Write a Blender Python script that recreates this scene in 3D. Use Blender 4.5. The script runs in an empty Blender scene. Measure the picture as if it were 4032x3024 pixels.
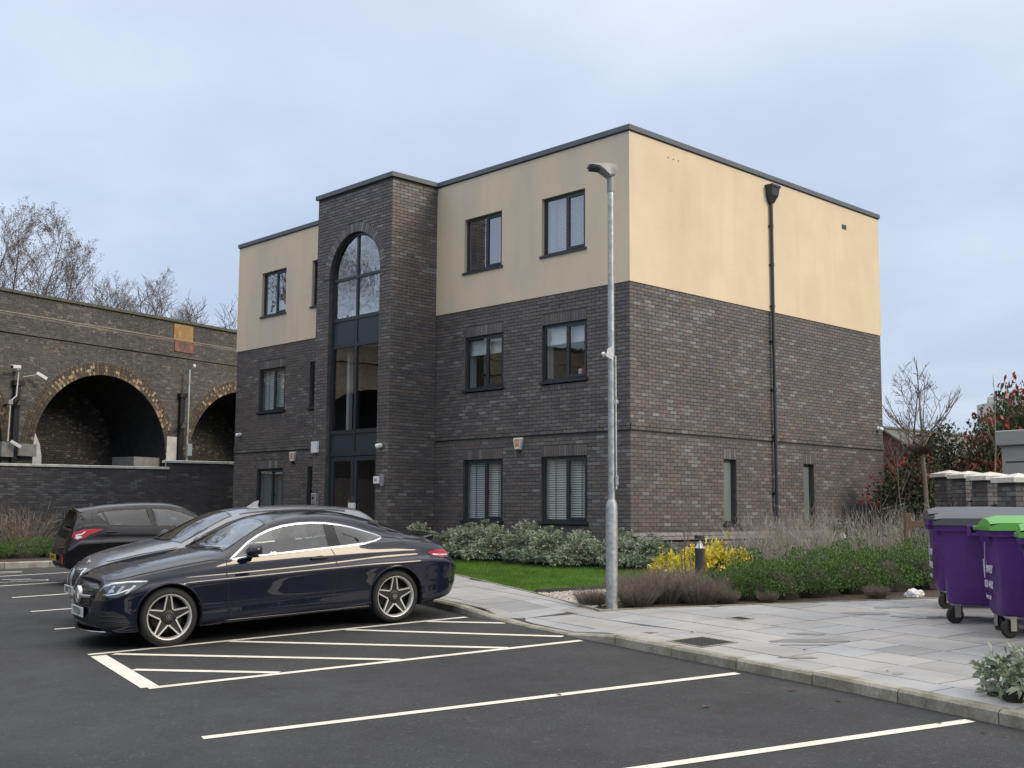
import bpy, bmesh, math, random
import numpy as np
from mathutils import Vector, Matrix, geometry
from mathutils.bvhtree import BVHTree
random.seed(7); RNG = np.random.default_rng(11)
scene = bpy.context.scene
COL = scene.collection
# ---------------------------------------------------------------- camera
CAMZ = 1.87
cam_d = bpy.data.cameras.new('camera'); cam = bpy.data.objects.new('camera', cam_d); COL.objects.link(cam)
cam_d.sensor_width = 36.0; cam_d.lens = 36.0 * 4504.47 / 4032.0
cam_d.clip_start = 0.1; cam_d.clip_end = 3000.0
cam.matrix_world = Matrix.Translation((0, 0, CAMZ)) @ Matrix.Rotation(math.pi / 2 + 0.1103, 4, 'X') @ Matrix.Rotation(0.0064, 4, 'Z')
scene.camera = cam
# ---------------------------------------------------------------- sky, sun, exposure
SUN_EL = math.radians(29.0); SUN_DIR = Vector((0.90, -0.435, 0)).normalized()   # horizontal direction towards the sun
world = bpy.data.worlds.new('World'); scene.world = world; world.use_nodes = True
def build_world():
    nt = world.node_tree; nt.nodes.clear(); N = nt.nodes.new; L = nt.links.new
    out = N('ShaderNodeOutputWorld'); bg = N('ShaderNodeBackground'); L(bg.outputs[0], out.inputs[0])
    sky = N('ShaderNodeTexSky'); sky.sky_type = 'NISHITA'; sky.sun_disc = False
    sky.sun_elevation = SUN_EL; sky.sun_rotation = math.atan2(SUN_DIR.x, SUN_DIR.y)
    sky.air_density = 1.0; sky.dust_density = 1.5; sky.ozone_density = 1.5
    tc = N('ShaderNodeTexCoord'); sep = N('ShaderNodeSeparateXYZ'); L(tc.outputs['Generated'], sep.inputs[0])
    def math_(op, a, b=None, c=None):
        m = N('ShaderNodeMath'); m.operation = op
        for i, v in enumerate((a, b, c)):
            if v is None: continue
            if isinstance(v, (int, float)): m.inputs[i].default_value = v
            else: L(v, m.inputs[i])
        return m.outputs[0]
    zz = math_('ADD', math_('MAXIMUM', sep.outputs['Z'], 0.0), 0.16)
    cx = math_('DIVIDE', sep.outputs['X'], zz); cy = math_('DIVIDE', sep.outputs['Y'], zz)
    comb = N('ShaderNodeCombineXYZ'); L(cx, comb.inputs[0]); L(cy, comb.inputs[1])
    def noise(scale, det, off):
        mp = N('ShaderNodeMapping'); mp.inputs['Location'].default_value = off; mp.inputs['Scale'].default_value = (1.0, 0.85, 1); L(comb.outputs[0], mp.inputs[0])
        n = N('ShaderNodeTexNoise'); n.inputs['Scale'].default_value = scale; n.inputs['Detail'].default_value = det; n.inputs['Roughness'].default_value = 0.52
        n.inputs['Distortion'].default_value = 0.2; L(mp.outputs[0], n.inputs['Vector']); return n.outputs['Fac']
    n1 = noise(0.85, 7, (3.1, 1.7, 0)); n2 = noise(2.6, 6, (9.3, 4.2, 0))
    f = math_('ADD', math_('MULTIPLY', n1, 0.72), math_('MULTIPLY', n2, 0.28))
    ramp = N('ShaderNodeValToRGB'); L(f, ramp.inputs[0]); e = ramp.color_ramp.elements
    e[0].position = 0.34; e[0].color = (0.40, 0.478, 0.62, 1); e[1].position = 0.66; e[1].color = (0.565, 0.648, 0.765, 1)
    m = ramp.color_ramp.elements.new(0.50); m.color = (0.465, 0.548, 0.69, 1)
    sc = N('ShaderNodeVectorMath'); sc.operation = 'SCALE'; L(sky.outputs[0], sc.inputs[0]); sc.inputs['Scale'].default_value = 0.11
    # overcast luminance grows smoothly towards the zenith
    grad = math_('ADD', 0.88, math_('MULTIPLY', math_('POWER', math_('MAXIMUM', sep.outputs['Z'], 0.0), 2.6), 2.2))
    whit = N('ShaderNodeMix'); whit.data_type = 'RGBA'; zr = N('ShaderNodeMapRange'); zr.inputs[1].default_value = .25; zr.inputs[2].default_value = .9; L(sep.outputs['Z'], zr.inputs[0]); L(zr.outputs[0], whit.inputs['Factor'])
    whit.inputs['A'].default_value = (1, 1, 1, 1); whit.inputs['B'].default_value = (1.27, 1.04, .80, 1)      # the cloud deck is whiter overhead
    cw = N('ShaderNodeVectorMath'); cw.operation = 'MULTIPLY'; L(ramp.outputs[0], cw.inputs[0]); L(whit.outputs['Result'], cw.inputs[1])
    cl = N('ShaderNodeVectorMath'); cl.operation = 'SCALE'; L(cw.outputs[0], cl.inputs[0]); L(grad, cl.inputs['Scale'])
    mix = N('ShaderNodeMix'); mix.data_type = 'RGBA'; mix.inputs['Factor'].default_value = 0.86
    L(sc.outputs[0], mix.inputs['A']); L(cl.outputs[0], mix.inputs['B'])
    L(mix.outputs['Result'], bg.inputs['Color']); bg.inputs['Strength'].default_value = 1.0
build_world()
sun_d = bpy.data.lights.new('sun', 'SUN'); sun = bpy.data.objects.new('sun', sun_d); COL.objects.link(sun)
sun_d.energy = 1.4; sun_d.angle = math.radians(22); sun_d.color = (1.0, 0.83, 0.60)
_sd = Vector((SUN_DIR.x * math.cos(SUN_EL), SUN_DIR.y * math.cos(SUN_EL), math.sin(SUN_EL)))
sun.rotation_euler = _sd.to_track_quat('Z', 'Y').to_euler()
vs = scene.view_settings; vs.view_transform = 'Standard'; vs.look = 'None'; vs.exposure = 0.5; vs.gamma = 1.0; vs.use_curve_mapping = False
scene.cycles.max_bounces = 7; scene.cycles.transparent_max_bounces = 12; scene.cycles.caustics_reflective = False; scene.cycles.caustics_refractive = False
# ---------------------------------------------------------------- helpers
def G(x, y):                                   # the site rises gently towards the building
    return 0.03 * min(max(x, -14.0), 12.0) + 0.037 * min(max(y, -6.0), 30.0)
def tag(o, label=None, cat=None, group=None, kind=None):
    if label: o['label'] = label
    if cat: o['category'] = cat
    if group: o['group'] = group
    if kind: o['kind'] = kind
    return o
def empty(name, loc=(0, 0, 0), parent=None):
    o = bpy.data.objects.new(name, None); COL.objects.link(o); o.location = loc; o.empty_display_size = 0.2
    if parent: o.parent = parent
    return o
def link(name, me, mat=None, parent=None, M=None):
    o = bpy.data.objects.new(name, me); COL.objects.link(o)
    if mat is not None and not me.materials: me.materials.append(mat)
    if parent: o.parent = parent
    if M is not None: o.matrix_local = M
    return o
def mesh(name, verts, faces, smooth=False, tint=None, midx=None):
    me = bpy.data.meshes.new(name)
    if isinstance(verts, np.ndarray): verts = verts.tolist()
    if isinstance(faces, np.ndarray): faces = faces.tolist()
    me.from_pydata(verts, [], faces)
    if smooth: me.polygons.foreach_set('use_smooth', [True] * len(me.polygons))
    if tint is not None:
        a = me.attributes.new('tint', 'FLOAT_COLOR', 'POINT'); t = np.ones((len(verts), 4), dtype=np.float32); t[:, :3] = tint; a.data.foreach_set('color', t.ravel())
    if midx is not None: me.polygons.foreach_set('material_index', np.asarray(midx, dtype=np.int32))
    me.update(); return me
class MB:
    """collects shapes into one mesh"""
    def __init__(s): s.v = []; s.f = []
    def add(s, v, f):
        o = len(s.v); s.v += [tuple(p) for p in v]; s.f += [tuple(i + o for i in q) for q in f]; return s
    def box(s, lo, hi, M=None, bev=0.0):
        (a, b, c), (d, e, g) = lo, hi
        if bev <= 0:
            v = [(a,b,c),(d,b,c),(d,e,c),(a,e,c),(a,b,g),(d,b,g),(d,e,g),(a,e,g)]
            f = [(0,3,2,1),(4,5,6,7),(0,1,5,4),(1,2,6,5),(2,3,7,6),(3,0,4,7)]
        else:
            bm = bmesh.new(); vs_ = [bm.verts.new(p) for p in [(a,b,c),(d,b,c),(d,e,c),(a,e,c),(a,b,g),(d,b,g),(d,e,g),(a,e,g)]]
            for q in [(0,3,2,1),(4,5,6,7),(0,1,5,4),(1,2,6,5),(2,3,7,6),(3,0,4,7)]: bm.faces.new([vs_[i] for i in q])
            bmesh.ops.bevel(bm, geom=bm.edges[:], offset=bev, segments=1, affect='EDGES', clamp_overlap=True)
            bm.verts.index_update(); v = [tuple(q.co) for q in bm.verts]; f = [tuple(q.index for q in p.verts) for p in bm.faces]; bm.free()
        if M is not None: v = [tuple(M @ Vector(p)) for p in v]
        return s.add(v, f)
    def tube(s, pts, rad, n=8, caps=True, closed=False):
        pts = [Vector(p) for p in pts]; m = len(pts)
        if not hasattr(rad, '__len__'): rad = [rad] * m
        rings = []; up = None
        for i, p in enumerate(pts):
            if closed: t = pts[(i + 1) % m] - pts[i - 1]
            else: t = pts[min(i + 1, m - 1)] - pts[max(i - 1, 0)]
            if t.length < 1e-9: t = Vector((0, 0, 1))
            t.normalize()
            if up is None: up = Vector((0, 0, 1)) if abs(t.z) < .9 else Vector((1, 0, 0))
            a = t.cross(up)
            if a.length < 1e-6: a = t.orthogonal()
            a.normalize(); b = a.cross(t).normalized(); up = b
            rings.append([p + (a * math.cos(2 * math.pi * k / n) + b * math.sin(2 * math.pi * k / n)) * rad[i] for k in range(n)])
        v = [q for r in rings for q in r]; f = []
        for i in range(m if closed else m - 1):
            j = (i + 1) % m
            for k in range(n): f.append((i*n+k, i*n+(k+1)%n, j*n+(k+1)%n, j*n+k))
        if caps and not closed: f.append(tuple(range(n))[::-1]); f.append(tuple((m-1)*n+k for k in range(n)))
        return s.add(v, f)
    def lathe(s, prof, n=24, M=None, cap=True):
        """prof: (r,z) pairs, turned about z"""
        v = []; f = []
        for r, z in prof:
            for k in range(n): a = 2*math.pi*k/n; v.append((r*math.cos(a), r*math.sin(a), z))
        for i in range(len(prof)-1):
            for k in range(n): f.append((i*n+k, i*n+(k+1)%n, (i+1)*n+(k+1)%n, (i+1)*n+k))
        if cap: f.append(tuple(range(n))[::-1]); f.append(tuple((len(prof)-1)*n+k for k in range(n)))
        if M is not None: v = [tuple(M @ Vector(p)) for p in v]
        return s.add(v, f)
    def prism(s, poly, h0, h1, M=None):
        n = len(poly); v = [(x, y, h0) for x, y in poly] + [(x, y, h1) for x, y in poly]
        f = [tuple(range(n))[::-1], tuple(range(n, 2*n))] + [(i, (i+1)%n, n+(i+1)%n, n+i) for i in range(n)]
        if M is not None: v = [tuple(M @ Vector(p)) for p in v]
        return s.add(v, f)
    def xf(s, M): s.v = [tuple(M @ Vector(p)) for p in s.v]; return s
    def mesh(s, name, smooth=False): return mesh(name, s.v, s.f, smooth)
    def obj(s, name, mat, parent=None, smooth=False, M=None):
        me = s.mesh(name, smooth)
        if smooth:
            try: me.set_sharp_from_angle(angle=math.radians(40))
            except Exception: pass
        return link(name, me, mat, parent, M)
def in_poly(x, y, poly):
    c = False; j = len(poly) - 1
    for i in range(len(poly)):
        xi, yi = poly[i]; xj, yj = poly[j]
        if (yi > y) != (yj > y) and x < (xj - xi) * (y - yi) / (yj - yi + 1e-15) + xi: c = not c
        j = i
    return c
def in_poly_np(P, poly):
    x = P[:, 0]; y = P[:, 1]; c = np.zeros(len(P), bool); j = len(poly) - 1
    for i in range(len(poly)):
        xi, yi = poly[i]; xj, yj = poly[j]
        if yi != yj: c ^= ((yi > y) != (yj > y)) & (x < (xj - xi) * (y - yi) / (yj - yi) + xi)
        j = i
    return c
def cdt(outer, holes=(), step=None, extra=()):
    """clean triangulation of a polygon with holes, optionally with interior grid points"""
    pts = [Vector(p) for p in outer]; fcs = []; edges = [(i, (i+1) % len(outer)) for i in range(len(outer))]
    for h in holes:
        o = len(pts); pts += [Vector(p) for p in h]; edges += [(o+i, o+(i+1) % len(h)) for i in range(len(h))]
    if step:
        xs = [p[0] for p in outer]; ys = [p[1] for p in outer]; x = min(xs) + step*.5
        while x < max(xs):
            y = min(ys) + step*.5
            while y < max(ys):
                if in_poly(x, y, outer) and not any(in_poly(x, y, h) for h in holes): pts.append(Vector((x, y)))
                y += step
            x += step
    pts += [Vector(p) for p in extra]
    r = geometry.delaunay_2d_cdt(pts, edges, [], 0, 1e-6)
    V = [(p.x, p.y) for p in r[0]]; F = []
    for f in r[2]:
        cx = sum(V[i][0] for i in f)/len(f); cy = sum(V[i][1] for i in f)/len(f)
        if in_poly(cx, cy, outer) and not any(in_poly(cx, cy, h) for h in holes):
            a = sum(V[f[i]][0]*V[f[(i+1)%len(f)]][1]-V[f[(i+1)%len(f)]][0]*V[f[i]][1] for i in range(len(f)))
            F.append(tuple(f) if a > 0 else tuple(f)[::-1])
    return V, F
def copy_tree(o, parent=None):
    c = o.copy(); COL.objects.link(c); c.parent = parent
    for ch in list(o.children): copy_tree(ch, c)
    return c
# ---------------------------------------------------------------- materials
def _nodes(name):
    m = bpy.data.materials.new(name); m.use_nodes = True; nt = m.node_tree; nt.nodes.clear()
    out = nt.nodes.new('ShaderNodeOutputMaterial'); b = nt.nodes.new('ShaderNodeBsdfPrincipled'); nt.links.new(b.outputs[0], out.inputs[0])
    return m, nt, b, out
def pmat(name, col, rough=.6, metal=0., spec=.5, var=0., vscale=8., bump=0., bscale=60., coat=0., tint=False, objrand=0., emit=None, var2=0., v2scale=1.2, rvar=0., stretch=None, sheen=0., coord='Object', col2=None, transl=0., streak=0.):
    """principled material; var/var2 brighten and darken it with two noise sizes, bump adds relief, tint multiplies a per-piece colour"""
    m, nt, b, out = _nodes(name); N = nt.nodes.new; L = nt.links.new
    b.inputs['Roughness'].default_value = rough; b.inputs['Metallic'].default_value = metal; b.inputs['Specular IOR Level'].default_value = spec
    if coat: b.inputs['Coat Weight'].default_value = coat; b.inputs['Coat Roughness'].default_value = .03
    tc = N('ShaderNodeTexCoord'); vec = tc.outputs[coord]
    if stretch:
        mp = N('ShaderNodeMapping'); mp.inputs['Scale'].default_value = stretch; L(vec, mp.inputs[0]); vec = mp.outputs[0]
    def noise(s, det=4, r=.55):
        n = N('ShaderNodeTexNoise'); n.inputs['Scale'].default_value = s; n.inputs['Detail'].default_value = det; n.inputs['Roughness'].default_value = r; L(vec, n.inputs['Vector']); return n.outputs['Fac']
    rgb = N('ShaderNodeRGB'); rgb.outputs[0].default_value = (*col, 1); c = rgb.outputs[0]
    if col2 is not None:
        mx = N('ShaderNodeMix'); mx.data_type = 'RGBA'; mr = N('ShaderNodeMapRange'); mr.inputs[1].default_value = .4; mr.inputs[2].default_value = .62
        L(noise(v2scale, 5), mr.inputs[0]); L(mr.outputs[0], mx.inputs['Factor']); L(c, mx.inputs['A']); mx.inputs['B'].default_value = (*col2, 1); c = mx.outputs['Result']
    def mul(c, fac, amt):
        mr = N('ShaderNodeMapRange'); mr.inputs[1].default_value = .25; mr.inputs[2].default_value = .75; mr.inputs[3].default_value = 1 - amt; mr.inputs[4].default_value = 1 + amt; L(fac, mr.inputs[0])
        v = N('ShaderNodeVectorMath'); v.operation = 'SCALE'; L(c, v.inputs[0]); L(mr.outputs[0], v.inputs['Scale']); return v.outputs[0]
    if var: c = mul(c, noise(vscale), var)
    if var2 and col2 is None: c = mul(c, noise(v2scale, 6), var2)
    if streak:                                                       # rain runs: noise drawn out vertically
        mp2 = N('ShaderNodeMapping'); mp2.inputs['Scale'].default_value = (3.2, 3.2, .25); L(tc.outputs[coord], mp2.inputs[0]); n2 = N('ShaderNodeTexNoise'); n2.inputs['Scale'].default_value = 1.0; n2.inputs['Detail'].default_value = 6; n2.inputs['Roughness'].default_value = .6; L(mp2.outputs[0], n2.inputs['Vector'])
        mr = N('ShaderNodeMapRange'); mr.inputs[1].default_value = .50; mr.inputs[2].default_value = .72; mr.inputs[3].default_value = 1.0; mr.inputs[4].default_value = 1 - streak; L(n2.outputs['Fac'], mr.inputs[0])
        v = N('ShaderNodeVectorMath'); v.operation = 'SCALE'; L(c, v.inputs[0]); L(mr.outputs[0], v.inputs['Scale']); c = v.outputs[0]
    if objrand:
        oi = N('ShaderNodeObjectInfo'); mr = N('ShaderNodeMapRange'); mr.inputs[3].default_value = 1 - objrand; mr.inputs[4].default_value = 1 + objrand; L(oi.outputs['Random'], mr.inputs[0])
        v = N('ShaderNodeVectorMath'); v.operation = 'SCALE'; L(c, v.inputs[0]); L(mr.outputs[0], v.inputs['Scale']); c = v.outputs[0]
    if tint:
        at = N('ShaderNodeAttribute'); at.attribute_name = 'tint'; v = N('ShaderNodeVectorMath'); v.operation = 'MULTIPLY'; L(c, v.inputs[0]); L(at.outputs['Color'], v.inputs[1]); c = v.outputs[0]
    L(c, b.inputs['Base Color'])
    if rvar:
        mr = N('ShaderNodeMapRange'); mr.inputs[1].default_value = .3; mr.inputs[2].default_value = .7; mr.inputs[3].default_value = max(0, rough - rvar); mr.inputs[4].default_value = min(1, rough + rvar); L(noise(v2scale*2.3), mr.inputs[0]); L(mr.outputs[0], b.inputs['Roughness'])
    if bump:
        bp = N('ShaderNodeBump'); bp.inputs['Strength'].default_value = bump; bp.inputs['Distance'].default_value = .01; L(noise(bscale, 5, .6), bp.inputs['Height']); L(bp.outputs[0], b.inputs['Normal'])
    if emit: b.inputs['Emission Color'].default_value = (*emit[:3], 1); b.inputs['Emission Strength'].default_value = emit[3]
    if transl:
        tr = N('ShaderNodeBsdfTranslucent'); L(c, tr.inputs[0]); mx = N('ShaderNodeMixShader'); mx.inputs[0].default_value = transl
        L(b.outputs[0], mx.inputs[1]); L(tr.outputs[0], mx.inputs[2]); L(mx.outputs[0], out.inputs[0])
    return m
def glassmat(name, tintc=(.55,.6,.6), rough=.0, refl=1.0, wav=0., wscale=3., boost=.04):
    m = bpy.data.materials.new(name); m.use_nodes = True; nt = m.node_tree; nt.nodes.clear(); N = nt.nodes.new; L = nt.links.new
    out = N('ShaderNodeOutputMaterial'); mx = N('ShaderNodeMixShader'); tr = N('ShaderNodeBsdfTransparent'); gl = N('ShaderNodeBsdfGlossy'); fr = N('ShaderNodeFresnel')
    tr.inputs[0].default_value = (*tintc, 1); gl.inputs['Roughness'].default_value = rough; gl.inputs['Color'].default_value = (refl, refl, refl, 1)
    nt.nodes.remove(fr); lw = N('ShaderNodeLayerWeight'); lw.inputs['Blend'].default_value = .5
    pw = N('ShaderNodeMath'); pw.operation = 'POWER'; pw.inputs[1].default_value = 3.2; L(lw.outputs['Facing'], pw.inputs[0])
    ad = N('ShaderNodeMath'); ad.operation = 'MULTIPLY_ADD'; ad.inputs[1].default_value = .9; ad.inputs[2].default_value = boost; L(pw.outputs[0], ad.inputs[0])
    if wav:
        tc = N('ShaderNodeTexCoord'); n = N('ShaderNodeTexNoise'); n.inputs['Scale'].default_value = wscale; n.inputs['Detail'].default_value = 2; L(tc.outputs['Object'], n.inputs['Vector'])
        bp = N('ShaderNodeBump'); bp.inputs['Strength'].default_value = wav; bp.inputs['Distance'].default_value = .01; L(n.outputs['Fac'], bp.inputs['Height']); L(bp.outputs[0], gl.inputs['Normal'])
    L(ad.outputs[0], mx.inputs[0]); L(tr.outputs[0], mx.inputs[1]); L(gl.outputs[0], mx.inputs[2]); L(mx.outputs[0], out.inputs[0]); return m
def text_obj(name, body, size, mat, parent=None, M=None, ext=.001, align='CENTER'):
    cu = bpy.data.curves.new(name, 'FONT'); cu.body = body; cu.size = size; cu.align_x = align; cu.align_y = 'CENTER'; cu.extrude = ext
    tmp = bpy.data.objects.new(name + '_tmp', cu); COL.objects.link(tmp)
    dg = bpy.context.evaluated_depsgraph_get(); dg.update(); me = bpy.data.meshes.new_from_object(tmp.evaluated_get(dg)); bpy.data.objects.remove(tmp); bpy.data.curves.remove(cu)
    me.materials.clear(); me.materials.append(mat); return link(name, me, None, parent, M)
MAT = {}
# ================================================================ the ground
MAT['soil'] = pmat('soil', (.045,.032,.022), .95, var=.5, vscale=14, bump=.8, bscale=40, var2=.3)
def asphalt_mat():
    m, nt, b, out = _nodes('asphalt'); N = nt.nodes.new; L = nt.links.new; tc = N('ShaderNodeTexCoord'); vec = tc.outputs['Object']
    def noise(s, det=4, r=.6):
        n = N('ShaderNodeTexNoise'); n.inputs['Scale'].default_value = s; n.inputs['Detail'].default_value = det; n.inputs['Roughness'].default_value = r; L(vec, n.inputs['Vector']); return n.outputs['Fac']
    def mrange(f, a, b_, c, d): r = N('ShaderNodeMapRange'); r.inputs[1].default_value = a; r.inputs[2].default_value = b_; r.inputs[3].default_value = c; r.inputs[4].default_value = d; L(f, r.inputs[0]); return r.outputs[0]
    def mul(a, b_): q = N('ShaderNodeMath'); q.operation = 'MULTIPLY'; L(a, q.inputs[0]); L(b_, q.inputs[1]); return q.outputs[0]
    grain = mrange(noise(75, 3, .8), .32, .68, .45, 1.6); fine = mrange(noise(240, 2), .3, .7, .6, 1.4); blot = mrange(noise(.7, 7, .65), .34, .68, .74, 1.2); scuff = mrange(noise(3.2, 8, .7), .52, .74, 1.0, .70)
    v = N('ShaderNodeTexVoronoi'); v.inputs['Scale'].default_value = 46; v.feature = 'F1'; L(vec, v.inputs['Vector']); sepc = N('ShaderNodeSeparateColor'); L(v.outputs['Color'], sepc.inputs[0])
    chip = mrange(sepc.outputs[0], .93, 1.0, 1.0, 1.9); f = mul(mul(mul(grain, fine), mul(blot, scuff)), chip)
    sc = N('ShaderNodeVectorMath'); sc.operation = 'SCALE'; sc.inputs[0].default_value = (.032,.0333,.0355); L(f, sc.inputs['Scale']); L(sc.outputs[0], b.inputs['Base Color'])
    L(mrange(noise(1.1, 5), .3, .7, .58, .82), b.inputs['Roughness']); b.inputs['Specular IOR Level'].default_value = .4
    bp = N('ShaderNodeBump'); bp.inputs['Strength'].default_value = .7; bp.inputs['Distance'].default_value = .008; L(noise(85, 4, .7), bp.inputs['Height']); L(bp.outputs[0], b.inputs['Normal']); return m
MAT['asphalt'] = asphalt_mat()
def paint_mat():
    m, nt, b, out = _nodes('road paint'); N = nt.nodes.new; L = nt.links.new; tc = N('ShaderNodeTexCoord')
    def noise(s, det=6, r=.65): n = N('ShaderNodeTexNoise'); n.inputs['Scale'].default_value = s; n.inputs['Detail'].default_value = det; n.inputs['Roughness'].default_value = r; L(tc.outputs['Object'], n.inputs['Vector']); return n.outputs['Fac']
    mx = N('ShaderNodeMix'); mx.data_type = 'RGBA'; r = N('ShaderNodeMapRange'); r.inputs[1].default_value = .60; r.inputs[2].default_value = .72; L(noise(38), r.inputs[0]); L(r.outputs[0], mx.inputs['Factor']); mx.inputs['A'].default_value = (.74,.71,.62,1); mx.inputs['B'].default_value = (.30,.29,.27,1)
    r2 = N('ShaderNodeMapRange'); r2.inputs[1].default_value = .35; r2.inputs[2].default_value = .7; r2.inputs[3].default_value = 1.06; r2.inputs[4].default_value = .80; L(noise(4), r2.inputs[0]); sc = N('ShaderNodeVectorMath'); sc.operation = 'SCALE'; L(mx.outputs['Result'], sc.inputs[0]); L(r2.outputs[0], sc.inputs['Scale']); L(sc.outputs[0], b.inputs['Base Color']); b.inputs['Roughness'].default_value = .65
    bp = N('ShaderNodeBump'); bp.inputs['Strength'].default_value = .4; bp.inputs['Distance'].default_value = .004; L(noise(90), bp.inputs['Height']); L(bp.outputs[0], b.inputs['Normal']); return m
MAT['paint'] = paint_mat()
MAT['kerb'] = pmat('kerb stone', (.33,.315,.27), .85, var=.25, vscale=40, bump=.3, bscale=90, col2=(.20,.185,.13), v2scale=3.5, objrand=.12)
MAT['slab'] = pmat('paving slab', (.325,.328,.33), .75, var=.10, vscale=90, bump=.12, bscale=140, var2=.17, v2scale=1.7, tint=True, rvar=.12)
MAT['joint'] = pmat('paving joint', (.045,.043,.040), .9, var=.3, vscale=20)
MAT['grass_base'] = pmat('lawn soil', (.06,.115,.02), .95, var=.35, vscale=12)
MAT['grass'] = pmat('grass blades', (.105,.205,.028), .6, spec=.3, var=.35, vscale=3.0, transl=.25, tint=True)
MAT['gravel'] = pmat('gravel', (.46,.42,.38), .8, tint=True, var=.15, vscale=40)
MAT['cast_iron'] = pmat('cast iron', (.035,.036,.038), .6, metal=.5, bump=.3, bscale=80, var=.3, vscale=30)
MAT['stain'] = pmat('damp stain', (.225,.225,.222), .4, var=.2, vscale=12)
MAT['far_ground'] = pmat('far ground', (.06,.065,.035), .95, var=.3, vscale=2, bump=.5, bscale=8)
# the great sheet
xs = sorted(set([-1500,-400,-120,-60,-40,-14,12,40,80,200,600,1500] + list(range(-30, 31, 3)))); ys = sorted(set([-300,-60,-20,-6,30,34,60,100,200,500,2500] + list(range(-6, 45, 3))))
gv = [(x, y, G(x, y) - .05) for y in ys for x in xs]; nx = len(xs)
gf = [(j*nx+i, j*nx+i+1, (j+1)*nx+i+1, (j+1)*nx+i) for j in range(len(ys)-1) for i in range(nx-1)]
tag(link('ground', mesh('ground', gv, gf), MAT['far_ground']), kind='structure')
def sheet(name, poly, dz, mat, kind='structure', holes=(), step=2.0, hfun=None):
    V_, F_ = cdt(poly, holes, step); v = [(x, y, G(x, y) + dz + (hfun(x, y) if hfun else 0)) for x, y in V_]
    return tag(link(name, mesh(name, v, F_), mat), kind=kind)
# kerb line between the parking bays and the pavement, from far to near
KL = [(-5.9,25.0),(-1.1,15.94),(-.30,14.42),(.68,12.83),(.86,12.53),(1.75,11.05),(2.66,9.60),(3.5,8.05),(5.2,5.13)]
LK = [(-30,24.05),(-10.77,24.41),(-5.9,25.0)]                       # kerb in front of the boundary wall planting
sheet('car_park', LK + KL[1:] + [(8,-3),(8,-12),(-30,-12)], 0.0, MAT['asphalt'], step=1.5)
def seg_pt(line, s):
    for a, b in zip(line, line[1:]):
        d = math.dist(a, b)
        if s <= d: return (a[0]+(b[0]-a[0])*s/d, a[1]+(b[1]-a[1])*s/d), ((b[0]-a[0])/d, (b[1]-a[1])/d)
        s -= d
    d = math.dist(line[-2], line[-1]); return line[-1], ((line[-1][0]-line[-2][0])/d, (line[-1][1]-line[-2][1])/d)
DROP = ((-.22,14.28),(.80,12.62))                                   # dropped kerb opposite the hatched aisle
def drop_amt(x, y):
    (ax, ay), (bx, by) = DROP; dx, dy = bx-ax, by-ay; l = math.hypot(dx, dy); t = ((x-ax)*dx+(y-ay)*dy)/l; n = abs((x-ax)*dy-(y-ay)*dx)/l
    a = min(max((t+.5)/.55, 0), 1) if t < 0.3 else min(max((l+.30-t)/.42, 0), 1)
    return .078 * min(max(a, 0), 1) * max(0, 1 - n/1.5)
def pave_h(x, y): return .10 - drop_amt(x, y)
# kerb stones, one by one
car_kerb = empty('kerb', (0, 0, 0)); tag(car_kerb, kind='structure')
def kerb_run(line, parent, s0, s1, height, wdt=.125, gap=.006, length=.915, lower=.12):
    s = s0
    while s < s1 - .1:
        e = min(s + length, s1); (a, d0) = seg_pt(line, s + gap); (b, _) = seg_pt(line, e - gap); tx, ty = b[0]-a[0], b[1]-a[1]; l = math.hypot(tx, ty); tx/=l; ty/=l; nx_, ny_ = -ty, tx
        mb = MB(); v = []
        jit = random.uniform(-.003, .003)
        for (px, py) in (a, b):
            h = height(px, py) + jit + random.uniform(-.002, .002); g = G(px, py)
            v += [(px, py, g-lower), (px, py, g+max(h-.022, .008)), (px+nx_*.022, py+ny_*.022, g+h), (px+nx_*wdt, py+ny_*wdt, g+h+.001), (px+nx_*wdt, py+ny_*wdt, g-lower)]
        f = [(0,5,6,1),(1,6,7,2),(2,7,8,3),(3,8,9,4),(0,1,2,3,4),(9,8,7,6,5)]
        mb.add(v, f); mb.obj('kerb_stone', MAT['kerb'], parent); s = e
tot = sum(math.dist(a, b) for a, b in zip(KL, KL[1:]))
KLr = [(x, y) for x, y in KL]
def kerb_h(x, y):
    d = drop_amt(x, y); return .102 - d*1.0
kerb_run(KLr, car_kerb, 0, tot, kerb_h)
far_kerb = empty('kerb'); tag(far_kerb, kind='structure')
kerb_run(LK, far_kerb, 12.0, 24.0, lambda x, y: .14)
for o in list(car_kerb.children) + list(far_kerb.children):         # the faces look to the bays, the tops lie behind
    pass
# ---------------------------------------------------------------- pavement: base, slabs
PC = (1.10, 14.30)                                                   # corner of the planting bed by the lamp post
EDGE_R = [PC, (2.27,14.409), (4.07,14.574), (5.34,14.692), (9.0,15.03)]
EDGE_L = [(-4.6,26.4), (-.97,19.62), (.31,16.45), PC]
def off_line(line, d):                                              # shift a line to its left side
    out = []
    for i, p in enumerate(line):
        a = line[max(i-1, 0)]; b = line[min(i+1, len(line)-1)]; l = math.dist(a, b); out.append((p[0]-(b[1]-a[1])/l*d, p[1]+(b[0]-a[0])/l*d))
    return out
KIN = off_line(KL, .127)
SHRUB_HOLE = [(3.50,8.74),(3.78,8.27),(5.0,9.0),(4.7,9.5)]
PAVE = KIN + [(9.0,4.9)] + EDGE_R[::-1] + EDGE_L[::-1][1:] 
sheet('pavement', PAVE, 0, MAT['joint'], step=.6, hfun=lambda x, y: pave_h(x, y) - .016, holes=[SHRUB_HOLE])
pav = bpy.data.objects['pavement']
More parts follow.
